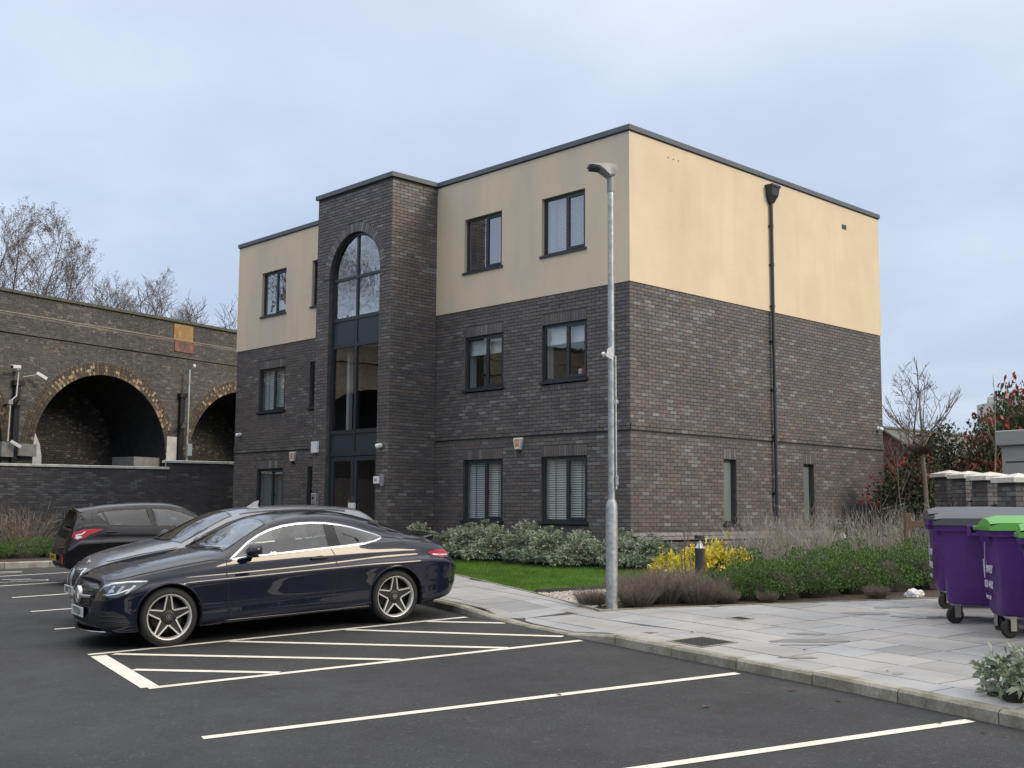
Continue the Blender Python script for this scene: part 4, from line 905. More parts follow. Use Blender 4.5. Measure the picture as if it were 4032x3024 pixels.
def cope(a, b, z):
    s = a
    while s < b - .05:
        e = min(s+.64, b); m2 = MB(); v = [WW(u, zz_, n) for u in (s+.004, e-.004) for zz_, n in ((z-.075,.05),(z-.012,.055),(z,.03),(z,-.25),(z-.075,-.25))]; m2.add(v, [(0,5,6,1),(1,6,7,2),(2,7,8,3),(3,8,9,4),(0,4,9,5),(0,1,2,3,4),(9,8,7,6,5)]); m2.obj('coping_stone', MAT['stone_cap'], bw); s = e
cope(-1.3, 4.92, 3.17); cope(4.74, 7.9, 3.385)
# ================================================================ bare trees
MAT['bark'] = pmat('bark', (.060,.048,.040), .9, var=.4, vscale=25, bump=.5, bscale=60); MAT['twig'] = pmat('twigs', (.13,.105,.092), .9)
MAT['bark_pale'] = pmat('pale bark', (.22,.19,.15), .9, var=.3, vscale=20, bump=.3, bscale=60); MAT['catkin'] = pmat('catkins', (.13,.105,.075), .9, tint=True)
class Wood:
    def __init__(s): s.V = []; s.F = []; s.n = 0; s.tips = []
    def tube(s, P, R, k):
        P = np.asarray(P, float); m = len(P); T = np.gradient(P, axis=0); T /= np.linalg.norm(T, axis=1)[:, None] + 1e-9
        ref = np.where(np.abs(T[:, 2:3]) > .9, np.array([[1., 0, 0]]), np.array([[0., 0, 1.]])); A = np.cross(T, ref); A /= np.linalg.norm(A, axis=1)[:, None] + 1e-9; B = np.cross(A, T)
        ang = 2*np.pi*np.arange(k)/k; ring = P[:, None] + np.asarray(R)[:, None, None]*(A[:, None]*np.cos(ang)[None, :, None] + B[:, None]*np.sin(ang)[None, :, None])
        s.V.append(ring.reshape(-1, 3)); i, j = np.meshgrid(np.arange(m-1), np.arange(k), indexing='ij'); a = i*k+j; b = i*k+(j+1) % k; s.F.append((np.stack([a, b, b+k, a+k], -1).reshape(-1, 4)) + s.n); s.n += m*k
    def mesh(s, name): return mesh(name, np.vstack(s.V), np.vstack(s.F), smooth=True)
def grow(seed, height, r0, levels=4, kids=(7,6,5), spread=.75, tropism=.25, ratio=.5, bend=.10, first=.18, minr=.006, lean=(0,0)):
    rng = np.random.default_rng(seed); w = Wood()
    def branch(p, d, L, r, lev):
        m = max(4, int(9 - lev*1.5)); P = [p]; dd = d.copy()
        for i in range(m-1):
            dd = dd + rng.normal(0, bend*(1+.5*lev), 3) + np.array([0, 0, tropism*(.25 if lev == 0 else 1)/m*1.5]); dd /= np.linalg.norm(dd); P.append(P[-1] + dd*L/(m-1))
        P = np.array(P); R = np.linspace(r, max(minr, r*(.25 if lev == 0 else .35)), m); w.tube(P, R, 6 if lev == 0 else (4 if lev == 1 else 3))
        if lev >= levels-1: w.tips.append((P[-1], dd)); w.tips.append((P[m//2], dd)); return
        nk = kids[lev] + rng.integers(-1, 2)
        for i in range(max(1, nk)):
            t = first + (1-first)*(i + rng.random())/max(1, nk) if lev == 0 else .15 + .85*(i+rng.random())/max(1, nk)
            t = min(t, .98); q = t*(m-1); a = int(q); pp = P[a] + (P[min(a+1, m-1)]-P[a])*(q-a); ax = P[min(a+1, m-1)]-P[a]; ax = ax/(np.linalg.norm(ax)+1e-9)
            side = rng.normal(0, 1, 3); side -= ax*side.dot(ax); side /= np.linalg.norm(side)+1e-9; ang = spread*(.75+.5*rng.random())
            nd = ax*math.cos(ang) + side*math.sin(ang); nl = L*ratio*(1.15 - .55*t if lev == 0 else 1.0-.3*t)*(.75+.5*rng.random()); nr = max(minr, R[a]*(.5 if lev == 0 else .55))
            branch(pp, nd, nl, nr, lev+1)
        w.tips.append((P[-1], dd))
    branch(np.zeros(3), np.array([lean[0], lean[1], 1.]) / np.linalg.norm([lean[0], lean[1], 1.]), height, r0, 0); return w
def blobs(tips, rng, size, n_each, spread, cols, name, flat=False):
    V = []; F = []; T = []; o = 0; base = np.array([(1,0,0),(-.5,.87,0),(-.5,-.87,0),(0,0,1.4),(0,0,-1.4)]); bf = np.array([(0,1,3),(1,2,3),(2,0,3),(1,0,4),(2,1,4),(0,2,4)])
    for p, d in tips:
        for _ in range(n_each):
            if rng.random() < .25: continue
            c = p + rng.normal(0, spread, 3); q = rng.normal(0, 1, (3, 3)); q, _ = np.linalg.qr(q); s_ = size*(.6+.8*rng.random()); V.append(c + (base*s_) @ q); F.append(bf + o); T.append(np.repeat([cols[rng.integers(0, len(cols))]], 5, axis=0)); o += 5
    return mesh(name, np.vstack(V), np.vstack(F), tint=np.vstack(T))
CATC = np.array([(1.2,1.2,1.1),(.9,.85,.8),(2.2,2.0,1.6),(1.6,1.3,1.1)])
TREE_KIND = []
for i, (h, r, kd, sp, rt) in enumerate(((5.0,.050,(15,9,6),.72,.44), (4.6,.045,(14,9,6),.62,.46), (4.0,.036,(12,8,5),.55,.5), (3.5,.03,(11,7,5),.6,.5))):
    w = grow(100+i, h, r, 4, kd, sp, .3, rt, .07, .24, .0042); TREE_KIND.append((w.mesh('crown'), blobs(w.tips, np.random.default_rng(i), .019, 1, .07, CATC, 'catkins')))
    TREE_KIND[-1][0].materials.append(MAT['twig']); TREE_KIND[-1][1].materials.append(MAT['catkin'])
tree_n = 0
def bare_tree(kind, u, n, z, s, rot, label=None, wall=WV):
    o = empty('bare_tree', wall(u, z, n)); o.rotation_euler = (0, 0, rot); o.scale = (s, s, s)
    link('branches', TREE_KIND[kind][0], None, o); tag(link('catkins', TREE_KIND[kind][1], None, o), kind='stuff')
    tag(o, label, 'tree', 'bare trees on the railway embankment'); return o
spots = [(0,-.6,-2.2,1.02,'bare leaning tree at the far left above the viaduct parapet'),(1,.55,-1.8,1.0,'slim bare tree over the first viaduct pier'),(0,1.75,-2.4,1.12,'tall forked bare tree left of the first arch crown'),(0,2.55,-1.6,1.12,'tallest bare tree above the first arch'),(1,3.6,-2.2,1.05,'bare tree leaning right over the first arch'),
         (2,4.7,-2.6,.86,'short bushy bare tree right of the first arch crown'),(3,5.5,-1.6,.82,'thin bare sapling above the first arch haunch'),(2,6.4,-2.2,.88,'upright bare sapling left of the ochre plaster patch'),(3,7.1,-2.8,.80,'low bare sapling just above the ochre plaster patch'),(1,8.2,-1.8,.88,'rounded bare tree right of the ochre plaster patch'),(3,9.2,-2.2,.70,'small bare tree between patch and building'),(2,10.3,-2.4,.72,'last bare tree beside the left end of the building')]
for i, (k, u, n, s, lb) in enumerate(spots): bare_tree(k, u, n, 7.75, s*.72, i*1.9+.4, lb)
for i in range(7): bare_tree(i % 2, -2.2 - i*1.35, -1.8 - (i % 3)*.8, 7.9, .95 + .3*((i*7) % 5)/5, i*2.3, 'bare tree on the embankment seen only as reflection in the windows')
# scrub along the top of the parapet
scr = grow(200, 1.1, .02, 3, (9,6,4), .8, .3, .75, .12, .05, .006); sm = scr.mesh('scrub'); sm.materials.append(MAT['twig'])
for i in range(16):
    o = link('scrub_bush', sm); o.location = WV(-.5+i*.75, 8.1, -1.0-(i % 3)*.5); o.rotation_euler = (0,0,i*1.3); o.scale = (1.1+.3*(i % 2),)*3; tag(o, 'low twiggy scrub growing along the viaduct parapet', 'scrub', 'scrub on the parapet')
# ================================================================ cars
def carpaint(name, col, flake=.3, rough=.32):
    m, nt, b, out = _nodes(name); b.inputs['Base Color'].default_value = (*col, 1); b.inputs['Metallic'].default_value = flake; b.inputs['Roughness'].default_value = rough
    b.inputs['Specular IOR Level'].default_value = .12; b.inputs['Coat Weight'].default_value = 1.0; b.inputs['Coat Roughness'].default_value = .02; b.inputs['Coat IOR'].default_value = 1.5
    tc = nt.nodes.new('ShaderNodeTexCoord'); n = nt.nodes.new('ShaderNodeTexNoise'); n.inputs['Scale'].default_value = 1.6; n.inputs['Detail'].default_value = 8; n.inputs['Roughness'].default_value = .7; nt.links.new(tc.outputs['Object'], n.inputs['Vector'])
    mr = nt.nodes.new('ShaderNodeMapRange'); mr.inputs[1].default_value = .45; mr.inputs[2].default_value = .75; mr.inputs[3].default_value = .008; mr.inputs[4].default_value = .05; nt.links.new(n.outputs['Fac'], mr.inputs[0]); nt.links.new(mr.outputs[0], b.inputs['Coat Roughness']); return m
MAT['paint_navy'] = carpaint('navy car paint', (.0022,.0045,.016), .0); MAT['paint_grey'] = carpaint('grey car paint', (.20,.212,.24), .55, .36); MAT['paint_black'] = carpaint('black car paint', (.003,.003,.004), .0)
MAT['tyre'] = pmat('tyre rubber', (.014,.014,.015), .75, var=.3, vscale=40, bump=.2, bscale=90); MAT['gloss_black'] = pmat('gloss black', (.006,.006,.007), .12); MAT['matt_black'] = pmat('matt black plastic', (.012,.012,.013), .6)
MAT['alloy'] = pmat('machined alloy', (.66,.65,.62), .32, metal=.55); MAT['alloy_dark'] = pmat('dark alloy', (.020,.019,.019), .5, metal=.2); MAT['trim'] = pmat('bright trim', (.70,.71,.72), .2, metal=1.)  # alloy_dark: dark wheel inserts, with the shade of recesses put into the colour
MAT['car_glass'] = glassmat('car glass', (.74,.80,.78), refl=.95, boost=.12); MAT['tint_glass'] = glassmat('tinted car glass', (.30,.34,.33), refl=.9, boost=.10); MAT['lamp_glass'] = glassmat('lamp glass', (.85,.88,.9), refl=1., boost=.08)
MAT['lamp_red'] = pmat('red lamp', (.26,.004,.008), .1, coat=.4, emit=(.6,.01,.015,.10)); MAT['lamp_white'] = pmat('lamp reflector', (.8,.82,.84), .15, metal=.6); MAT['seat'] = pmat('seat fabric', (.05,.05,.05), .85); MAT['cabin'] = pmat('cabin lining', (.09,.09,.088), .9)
MAT['plate_w'] = pmat('white number plate', (.62,.63,.60), .4); MAT['plate_y'] = pmat('yellow number plate', (.55,.36,.05), .4); MAT['seam'] = pmat('panel gap', (.003,.003,.004), .7)
def pchip(pts, x):
    X = np.array([p[0] for p in pts], float); Y = np.array([p[1] for p in pts], float); h = np.diff(X); d = np.diff(Y)/h; m = np.zeros(len(X)); m[0], m[-1] = d[0], d[-1]
    for i in range(1, len(X)-1):
        if d[i-1]*d[i] > 0: w1, w2 = 2*h[i]+h[i-1], h[i]+2*h[i-1]; m[i] = (w1+w2)/(w1/d[i-1]+w2/d[i])
    x = np.clip(np.asarray(x, float), X[0], X[-1]); i = np.clip(np.searchsorted(X, x, 'right')-1, 0, len(h)-1); t = (x-X[i])/h[i]
    return Y[i]*(2*t**3-3*t**2+1) + h[i]*m[i]*(t**3-2*t**2+t) + Y[i+1]*(-2*t**3+3*t**2) + h[i]*m[i+1]*(t**3-t**2)
def crom(P, sub):
    """Catmull-Rom through P (rows, 2, n)"""
    n = len(P); out = []
    for i in range(n-1):
        a, b, c, d = P[max(i-1,0)], P[i], P[i+1], P[min(i+2,n-1)]
        for k in range(sub):
            t = k/sub; out.append(.5*((2*b) + (c-a)*t*.9 + (2*a-5*b+4*c-d)*t*t*.9 + (3*b-a-3*c+d)*t**3*.9) if False else b*(2*t**3-3*t**2+1) + c*(-2*t**3+3*t**2) + (c-a)*.38*(t**3-2*t**2+t) + (d-b)*.38*(t**3-t**2))
    out.append(P[-1]); return np.array(out)
class Car:
    def __init__(s, name, sp, paint):
        s.sp = sp; s.L = sp['L']; s.paint = paint; s.root = empty(name); L = s.L
        x = np.concatenate([np.linspace(0, .3, 16)[:-1], np.linspace(.3, L-.3, int((L-.6)/.028))[:-1], np.linspace(L-.3, L, 16)])
        g = lambda k: pchip(sp[k], x)
        hw, bw, rw, bot, belt, rz, top, zc = (g(k) for k in ('hw','bw','rw','bot','belt','rz','top','zc'))
        rows = [(hw-.16, bot-.0), (hw-.05, bot), (hw-.02, bot+.05), (hw-.026, bot+(zc-bot)*.42), (hw-.012, bot+(zc-bot)*.68), (hw, zc-.055), (bw+(hw-bw)*.50, zc), (bw+(hw-bw)*.36, zc+(belt-zc)*.5), (bw, belt),
                (bw+(rw-bw)*.10, belt+(rz-belt)*.10), (bw+(rw-bw)*.5+.012, belt+(rz-belt)*.55), (rw, rz), (rw*.88, rz+(top-rz)*.55), (rw*.5, rz+(top-rz)*.92), (rw*0, top)]
        P = np.array([np.stack(r) for r in rows]); Q = crom(P, 4); s.nr = len(Q); X = np.tile(x, (s.nr, 1)); Z = Q[:, 1]; Y = Q[:, 0]
        X = X + np.interp(Z, [a for a, _ in sp['lean_f']], [b for _, b in sp['lean_f']])*np.exp(-x/.16)[None] - np.interp(Z, [a for a, _ in sp['lean_r']], [b for _, b in sp['lean_r']])*np.exp(-(L-x)/.16)[None]
        nx_ = len(x); V = np.stack([X, Y, Z], -1)                      # rows, stations, 3
        verts = []; faces = []
        for sgn in (1, -1):
            o = len(verts); verts += (V*np.array([1, sgn, 1])).reshape(-1, 3).tolist()
            for r in range(s.nr-1):
                for i in range(nx_-1):
                    a, b, c, d = o+r*nx_+i, o+r*nx_+i+1, o+(r+1)*nx_+i+1, o+(r+1)*nx_+i; faces.append((a, b, c, d) if sgn < 0 else (d, c, b, a))
            for end, bul in ((0, -sp['bulge_f']), (nx_-1, sp['bulge_r'])):   # bowed end caps
                prev = None
                for r in range(s.nr):
                    base = V[r, end]; col = [o+r*nx_+end]
                    for k in range(1, 7):
                        f = 1-k/6; col.append(len(verts)); verts.append([base[0]+bul*(1-f*f)*min(1, base[1]/.5), base[1]*f*sgn, base[2]])
                    if prev:
                        for k in range(6):
                            q = (prev[k], prev[k+1], col[k+1], col[k]); faces.append(q if (sgn > 0) == (end == 0) else q[::-1])
                    prev = col
        s.V = np.array(verts); s.F = faces; s.bvh = BVHTree.FromPolygons([Vector(v) for v in verts], faces); s.cut = np.zeros(len(faces), bool)
        s.C = np.array([s.V[list(f)].mean(0) for f in faces]); s.N = np.array([np.cross(s.V[f[2]]-s.V[f[0]], s.V[f[3]]-s.V[f[1]]) for f in faces]); s.N /= np.linalg.norm(s.N, axis=1)[:, None]+1e-9; s.snaps = []
    # ray casting on to the uncut body
    def cast(s, o, d):
        loc, nrm, i, t = s.bvh.ray_cast(Vector(o), Vector(d))
        if loc is None: loc, nrm, i, t = s.bvh.find_nearest(Vector(o)+Vector(d)*2)
        if nrm.dot(Vector(d)) > 0: nrm = -nrm
        return loc, nrm
    def pos(s, a, b, view, off):
        if view in ('L', 'R'): sg = -1 if view == 'L' else 1; l, n = s.cast((a, sg*3, b), (0, -sg, 0))
        elif view == 'T': l, n = s.cast((a, b, 3), (0, 0, -1))
        elif view == 'F': l, n = s.cast((-2, a, b), (1, 0, 0))
        elif view == 'B': l, n = s.cast((s.L+2, a, b), (-1, 0, 0))
        elif view in ('FL', 'FR'): sg = -1 if view == 'FL' else 1; k = .70711; l, n = s.cast((a*k-2.5*k, sg*(a*k+2.5*k), b), (k, -sg*k, 0))
        elif view in ('BL', 'BR'): sg = -1 if view == 'BL' else 1; k = .70711; l, n = s.cast((s.L-a*k+2.5*k, sg*(a*k+2.5*k), b), (-k, -sg*k, 0))
        return l + n*off, n
    def hole(s, poly, view, snap=True):
        ax = (0, 2) if view in ('L', 'R') else (0, 1); P = s.C[:, ax]; m = in_poly_np(P, poly)
        m &= (np.abs(s.N[:, 1]) > .25) & (np.abs(s.C[:, 1]) > .3) if view in ('L', 'R') else (s.N[:, 2] > .12) & (s.C[:, 2] > s.sp['zglass'])
        s.cut |= m; s.snaps.append((poly, ax, m))
    def arch(s, cx, cz, r):
        m = ((s.C[:, 0]-cx)**2+(s.C[:, 2]-cz)**2 < r*r) & (np.abs(s.C[:, 1]) > .35); s.cut |= m; s.snaps.append(((cx, cz, r), (0, 2), m))
    def finish_body(s):
        keep = [f for f, c in zip(s.F, s.cut) if not c]; V = s.V.copy()
        for poly, ax, m in s.snaps:
            vi = np.unique(np.concatenate([np.array(s.F[i]) for i in np.nonzero(m)[0]])) if m.any() else []
            kept = set(i for f in keep for i in f)
            for i in vi:
                if i not in kept: continue
                p = V[i, list(ax)]
                if isinstance(poly, tuple):
                    cx, cz, r = poly; d = p-np.array([cx, cz]); l = np.linalg.norm(d)
                    if 1e-6 < l < r*1.2: q = np.array([cx, cz])+d/l*r; V[i, ax[0]], V[i, ax[1]] = q
                else:
                    best = None
                    for a, b in zip(poly, poly[1:]+poly[:1]):
                        a = np.array(a); b = np.array(b); t = np.clip(((p-a)@(b-a))/((b-a)@(b-a)+1e-12), 0, 1); q = a+(b-a)*t; d = np.linalg.norm(q-p)
                        if best is None or d < best[0]: best = (d, q)
                    if best[0] < .045: V[i, ax[0]], V[i, ax[1]] = best[1]
        used = np.unique(np.array([i for f in keep for i in f])); mp = {int(o): n for n, o in enumerate(used)}
        me = mesh('body', V[used], [tuple(mp[i] for i in f) for f in keep], smooth=True); me.set_sharp_from_angle(angle=math.radians(50)); s.body = link('body', me, s.paint, s.root); return s.body
    def patch(s, name, poly, view, off, mat, step=.06, parent=None, smooth=True):
        V_, F_ = cdt(poly, (), step); pp = [s.pos(a, b, view, off) for a, b in V_]; v = [p for p, n in pp]; f = []
        for q in F_:
            nn = (v[q[1]]-v[q[0]]).cross(v[q[2]]-v[q[0]]); f.append(q if nn.dot(pp[q[0]][1]) > 0 else q[::-1])
        return link(name, mesh(name, [tuple(p) for p in v], f, smooth), mat, parent or s.root)
    def line(s, name, pts, view, w, mat, off=.0015, parent=None, closed=False, dens=.04, thick=0.):
        P = [Vector(p) for p in pts]; 
        if closed: P.append(P[0])
        D = []
        for a, b in zip(P, P[1:]):
            k = max(1, int((b-a).length/dens)); D += [a+(b-a)*i/k for i in range(k)]
        D.append(P[-1]); v = []; f = []
        for i, p in enumerate(D):
            t = (D[min(i+1, len(D)-1)]-D[max(i-1, 0)])
            if closed and i in (0, len(D)-1): t = D[1]-D[-2]
            t.normalize(); n = Vector((-t.y, t.x))*(w/2)
            a, na = s.pos(*(p-n), view, off); b, nb = s.pos(*(p+n), view, off)
            if thick: c = (a+b)/2 + (na+nb).normalized()*thick; v += [tuple(a), tuple(c), tuple(b)]
            else: v += [tuple(a), tuple(b)]
        k = 3 if thick else 2
        for i in range(len(D)-1):
            for j in range(k-1): f.append((i*k+j, (i+1)*k+j, (i+1)*k+j+1, i*k+j+1))
        return link(name, mesh(name, v, f, smooth=bool(thick)), mat, parent or s.root)
    def wheels(s, ax, cz, R, rim, ywheel, style):
        for k, x in enumerate(ax):
            for sg in (-1, 1):
                w = empty('wheel', (x, sg*ywheel, cz), s.root); w.rotation_euler = (math.pi/2 if sg < 0 else -math.pi/2, 0, 0)   # local z points outwards
                if not hasattr(s, 'wm'): s.wm = wheel_meshes(R, rim, style)
                for nm, me in s.wm: link(nm, me, None, w)
    def liners(s, ax, cz, R, y0, y1):
        for x in ax:
            for sg in (-1, 1):
                m2 = MB(); n = 20; v = []
                for i in range(n+1): a = math.pi*1.25*i/n - math.pi*.125; v += [(x+R*math.cos(a), sg*y0, cz+R*math.sin(a)), (x+R*math.cos(a), sg*y1, cz+R*math.sin(a))]
                m2.add(v, [(2*i, 2*i+1, 2*i+3, 2*i+2) for i in range(n)]); m2.add([(x+R*math.cos(math.pi*1.25*i/n-math.pi*.125), sg*y0, cz+R*math.sin(math.pi*1.25*i/n-math.pi*.125)) for i in range(n+1)], [tuple(range(n+1))]); m2.obj('wheel_arch_liner', MAT['matt_black'], s.root)
                s.line('arch_lip', [(x+(R-.0)*math.cos(a), cz+(R-.0)*math.sin(a)) for a in [math.pi*(1.14*i/24-.07) for i in range(25)]], 'L' if sg < 0 else 'R', .022, s.paint, .002, thick=.008)
    def place(s, contact_local, world, heading, zoff=0., scale=(1, 1, 1)):
        h = math.radians(heading); u = Vector((math.cos(h), math.sin(h))); n = Vector((-u.y, u.x)); g0 = G(*world)
        ex = Vector((u.x, u.y, (G(world[0]+u.x, world[1]+u.y)-G(world[0]-u.x, world[1]-u.y))/2)).normalized(); ey = Vector((n.x, n.y, (G(world[0]+n.x, world[1]+n.y)-G(world[0]-n.x, world[1]-n.y))/2)); ey = (ey-ex*ex.dot(ey)).normalized(); ez = ex.cross(ey)
        M = Matrix(((ex.x, ey.x, ez.x, 0), (ex.y, ey.y, ez.y, 0), (ex.z, ey.z, ez.z, 0), (0, 0, 0, 1))) @ Matrix.Diagonal((*scale, 1)); off = M @ Vector(contact_local); s.root.matrix_world = Matrix.Translation(Vector((world[0], world[1], g0+zoff))-off) @ M
def wheel_meshes(R, rim, style):
    out = []; W = .105
    m2 = MB(); m2.lathe([(rim-.004,-W+.01),(rim+.012,-W),(R-.03,-W),(R-.008,-W+.02),(R,-W+.05),(R,W-.05),(R-.008,W-.022),(R-.028,W-.004),(rim+.03,W+.002),(rim+.01,W-.002),(rim-.006,W-.012)], 48, cap=False)
    me = m2.mesh('tyre', True); me.materials.append(MAT['tyre']); out.append(('tyre', me))
    m2 = MB(); m2.lathe([(rim-.02,W-.09),(rim-.02,W-.03),(rim-.006,W-.012),(rim+.002,W-.006),(rim+.006,W-.012)], 48, cap=False); me = m2.mesh('rim_lip', True); me.materials.append(MAT['alloy']); out.append(('rim_lip', me))
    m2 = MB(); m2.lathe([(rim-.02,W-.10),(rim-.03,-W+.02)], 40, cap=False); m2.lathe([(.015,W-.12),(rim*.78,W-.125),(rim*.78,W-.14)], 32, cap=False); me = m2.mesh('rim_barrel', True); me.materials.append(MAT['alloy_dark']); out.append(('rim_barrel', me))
    bright = MB(); dark = MB(); ns = 5; zt = W-.028; zh = W-.045
    def spoke(mb, a, off0, off1, w0, w1, r0, r1, z0, z1, th):
        c, s_ = math.cos(a), math.sin(a); pts = []
        for r, o, w, z in ((r0, off0, w0, z0), (r1, off1, w1, z1)):
            for d in (-w/2, w/2):
                for dz in (-th, 0): x, y = r, o+d; pts.append((x*c-y*s_, x*s_+y*c, z+dz))
        mb.add(pts, [(1,3,7,5),(0,1,5,4),(2,6,7,3),(0,4,6,2),(4,5,7,6),(0,2,3,1)])
    for k in range(ns):
        a = 2*math.pi*k/ns + .30
        if style == 'star':
            for sg in (-1, 1):
                spoke(bright, a, sg*.048, sg*.021, .017, .015, .075, rim-.012, zh, zt, .03); m_ = .052
                spoke(bright, a+sg*.0, sg*.048, sg*.088, .017, .014, .078, .064, zh, zh, .03)
            spoke(dark, a, 0, 0, .075, .022, .05, rim-.012, zh-.012, zt-.012, .03)
        else:
            for sg in (-1, 1): spoke(dark, a, sg*.02, sg*.035, .028, .024, .04, rim-.012, zh, zt, .03)
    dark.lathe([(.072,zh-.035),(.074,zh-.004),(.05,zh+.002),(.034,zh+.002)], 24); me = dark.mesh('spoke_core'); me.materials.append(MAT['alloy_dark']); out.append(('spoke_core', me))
    if bright.v: me = bright.mesh('spoke'); me.materials.append(MAT['alloy']); out.append(('spoke', me))
    m2 = MB(); m2.lathe([(.033,zh),(.034,zh+.008),(.030,zh+.010)], 24); me = m2.mesh('hub_cap'); me.materials.append(MAT['gloss_black']); out.append(('hub_cap', me))
    if style == 'star':
        m2 = MB()
        for k in range(3):
            a = math.pi/2+k*2*math.pi/3; m2.prism([(.022*math.cos(a), .022*math.sin(a)), (.006*math.cos(a+1.05), .006*math.sin(a+1.05)), (0, 0), (.006*math.cos(a-1.05), .006*math.sin(a-1.05))], zh+.0102, zh+.013)
        m2.lathe([(.024,zh+.0102),(.024,zh+.013),(.028,zh+.013),(.028,zh+.0102)], 24, cap=False); me = m2.mesh('emblem'); me.materials.append(MAT['trim']); out.append(('emblem', me))
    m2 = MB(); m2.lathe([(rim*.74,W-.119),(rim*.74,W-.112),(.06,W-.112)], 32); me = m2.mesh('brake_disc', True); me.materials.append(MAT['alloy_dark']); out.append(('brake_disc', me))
    return out
def mirror_pts(poly): return [(x, -y) for x, y in poly][::-1]
def seats(car, xs, w, zb, far=True):
    for x in xs:
        for y in (-.37, .37):
            m2 = MB(); m2.box((x-.30, y-w/2, zb-.22), (x+.22, y+w/2, zb-.05), None, .04); m2.box((-.07, y-w/2, 0), (.07, y+w/2, .56), Matrix.Translation((x+.22, 0, zb-.10)) @ Matrix.Rotation(.30, 4, 'Y'), .05); m2.box((-.045, y-.13, .60), (.045, y+.13, .80), Matrix.Translation((x+.22, 0, zb-.10)) @ Matrix.Rotation(.28, 4, 'Y'), .04)
            for q in (-.06, .06): m2.tube([(x+.385, y+q, zb+.45), (x+.40, y+q, zb+.52)], .007, 6)
            m2.obj('seat', MAT['seat'], car.root)
def cabin(car, x0, x1, hw, z0, z1, wheel_y, wx, wz):
    m2 = MB(); m2.box((x0, -hw, z0), (x1, hw, z0+.02)); m2.box((x0, -hw, z0+.02), (x0+.02, hw, z1)); m2.box((x1, -hw, z0+.02), (x1+.02, hw, z1))
    for sg in (-1, 1): m2.box((x0+.02, sg*hw-.01, z0+.021), (x1, sg*hw+.01, z1-.03))
    m2.box((x0-.15, -hw, z1-.16), (x0+.30, hw, z1+.02), None, .04); m2.obj('cabin_lining', MAT['cabin'], car.root)
    m2 = MB(); M = Matrix.Translation((wx, wheel_y, wz)) @ Matrix.Rotation(-1.1, 4, 'Y'); m2.tube([tuple(M @ Vector((.18*math.cos(a), .18*math.sin(a), 0))) for a in [2*math.pi*i/20 for i in range(20)]], .014, 6, closed=True); m2.box((-.17,-.02,-.015), (.17,.02,.015), M); m2.obj('steering_wheel', MAT['matt_black'], car.root)
def door_mirror(car, x, y, z, mat, sg, l=.20, h=.13, arm=True):
    m2 = MB(); P = []
    for i, (t, r) in enumerate(((0,.45),(.15,.8),(.4,1.),(.7,1.),(.92,.85),(1.,.7))):
        for k in range(14): a = 2*math.pi*k/14; P.append((x-.05+t*.14+.02*math.sin(a), y+sg*(.11+math.cos(a)*l*.5*r), z+math.sin(a)*h*.5*r*(1.05 if math.sin(a) > 0 else .8)))
    m2.add(P, [(i*14+k, i*14+(k+1)%14, (i+1)*14+(k+1)%14, (i+1)*14+k) for i in range(5) for k in range(14)] + [tuple(range(14)), tuple(range(70,84))]); o = m2.obj('door_mirror', mat, car.root, True)
    m2 = MB(); m2.tube([(x+.02, y-sg*.06, z-.12), (x+.01, y+sg*.06, z-.05)], [.035,.03], 8); m2.box((x-.03, y-sg*.02, z-.075), (x+.06, y+sg*.19, z-.05), None, .01); m2.obj('mirror_foot', MAT['gloss_black'], o)
    m2 = MB(); m2.add([(x+.0925, y+sg*.03, z-.04),(x+.0925, y+sg*.19, z-.04),(x+.0925, y+sg*.19, z+.045),(x+.0925, y+sg*.03, z+.045)], [(0,1,2,3)]); m2.obj('mirror_glass', MAT['chrome'], o); return o
def number_plate(car, view, yc, zc, txt, mat, w=.52, h=.11, off=.018, lean=0.):
    sg = -1 if view == 'F' else 1; l, n = car.pos(yc, zc, view, 0); x = l.x + sg*off; m2 = MB(); m2.box((min(x, x-sg*.012), yc-w/2, zc-h/2), (max(x, x-sg*.012), yc+w/2, zc+h/2), None, .003); o = m2.obj('number_plate', mat, car.root)
    M = Matrix.Translation((x+sg*.0015, yc, zc)) @ (Matrix(((0,0,-1,0),(-1,0,0,0),(0,1,0,0),(0,0,0,1))) if view == 'F' else Matrix(((0,0,1,0),(1,0,0,0),(0,1,0,0),(0,0,0,1))))
    text_obj('lettering', txt, .105, MAT['black'], o, M @ Matrix.Diagonal((.82,1,1,1)), .0006); return o
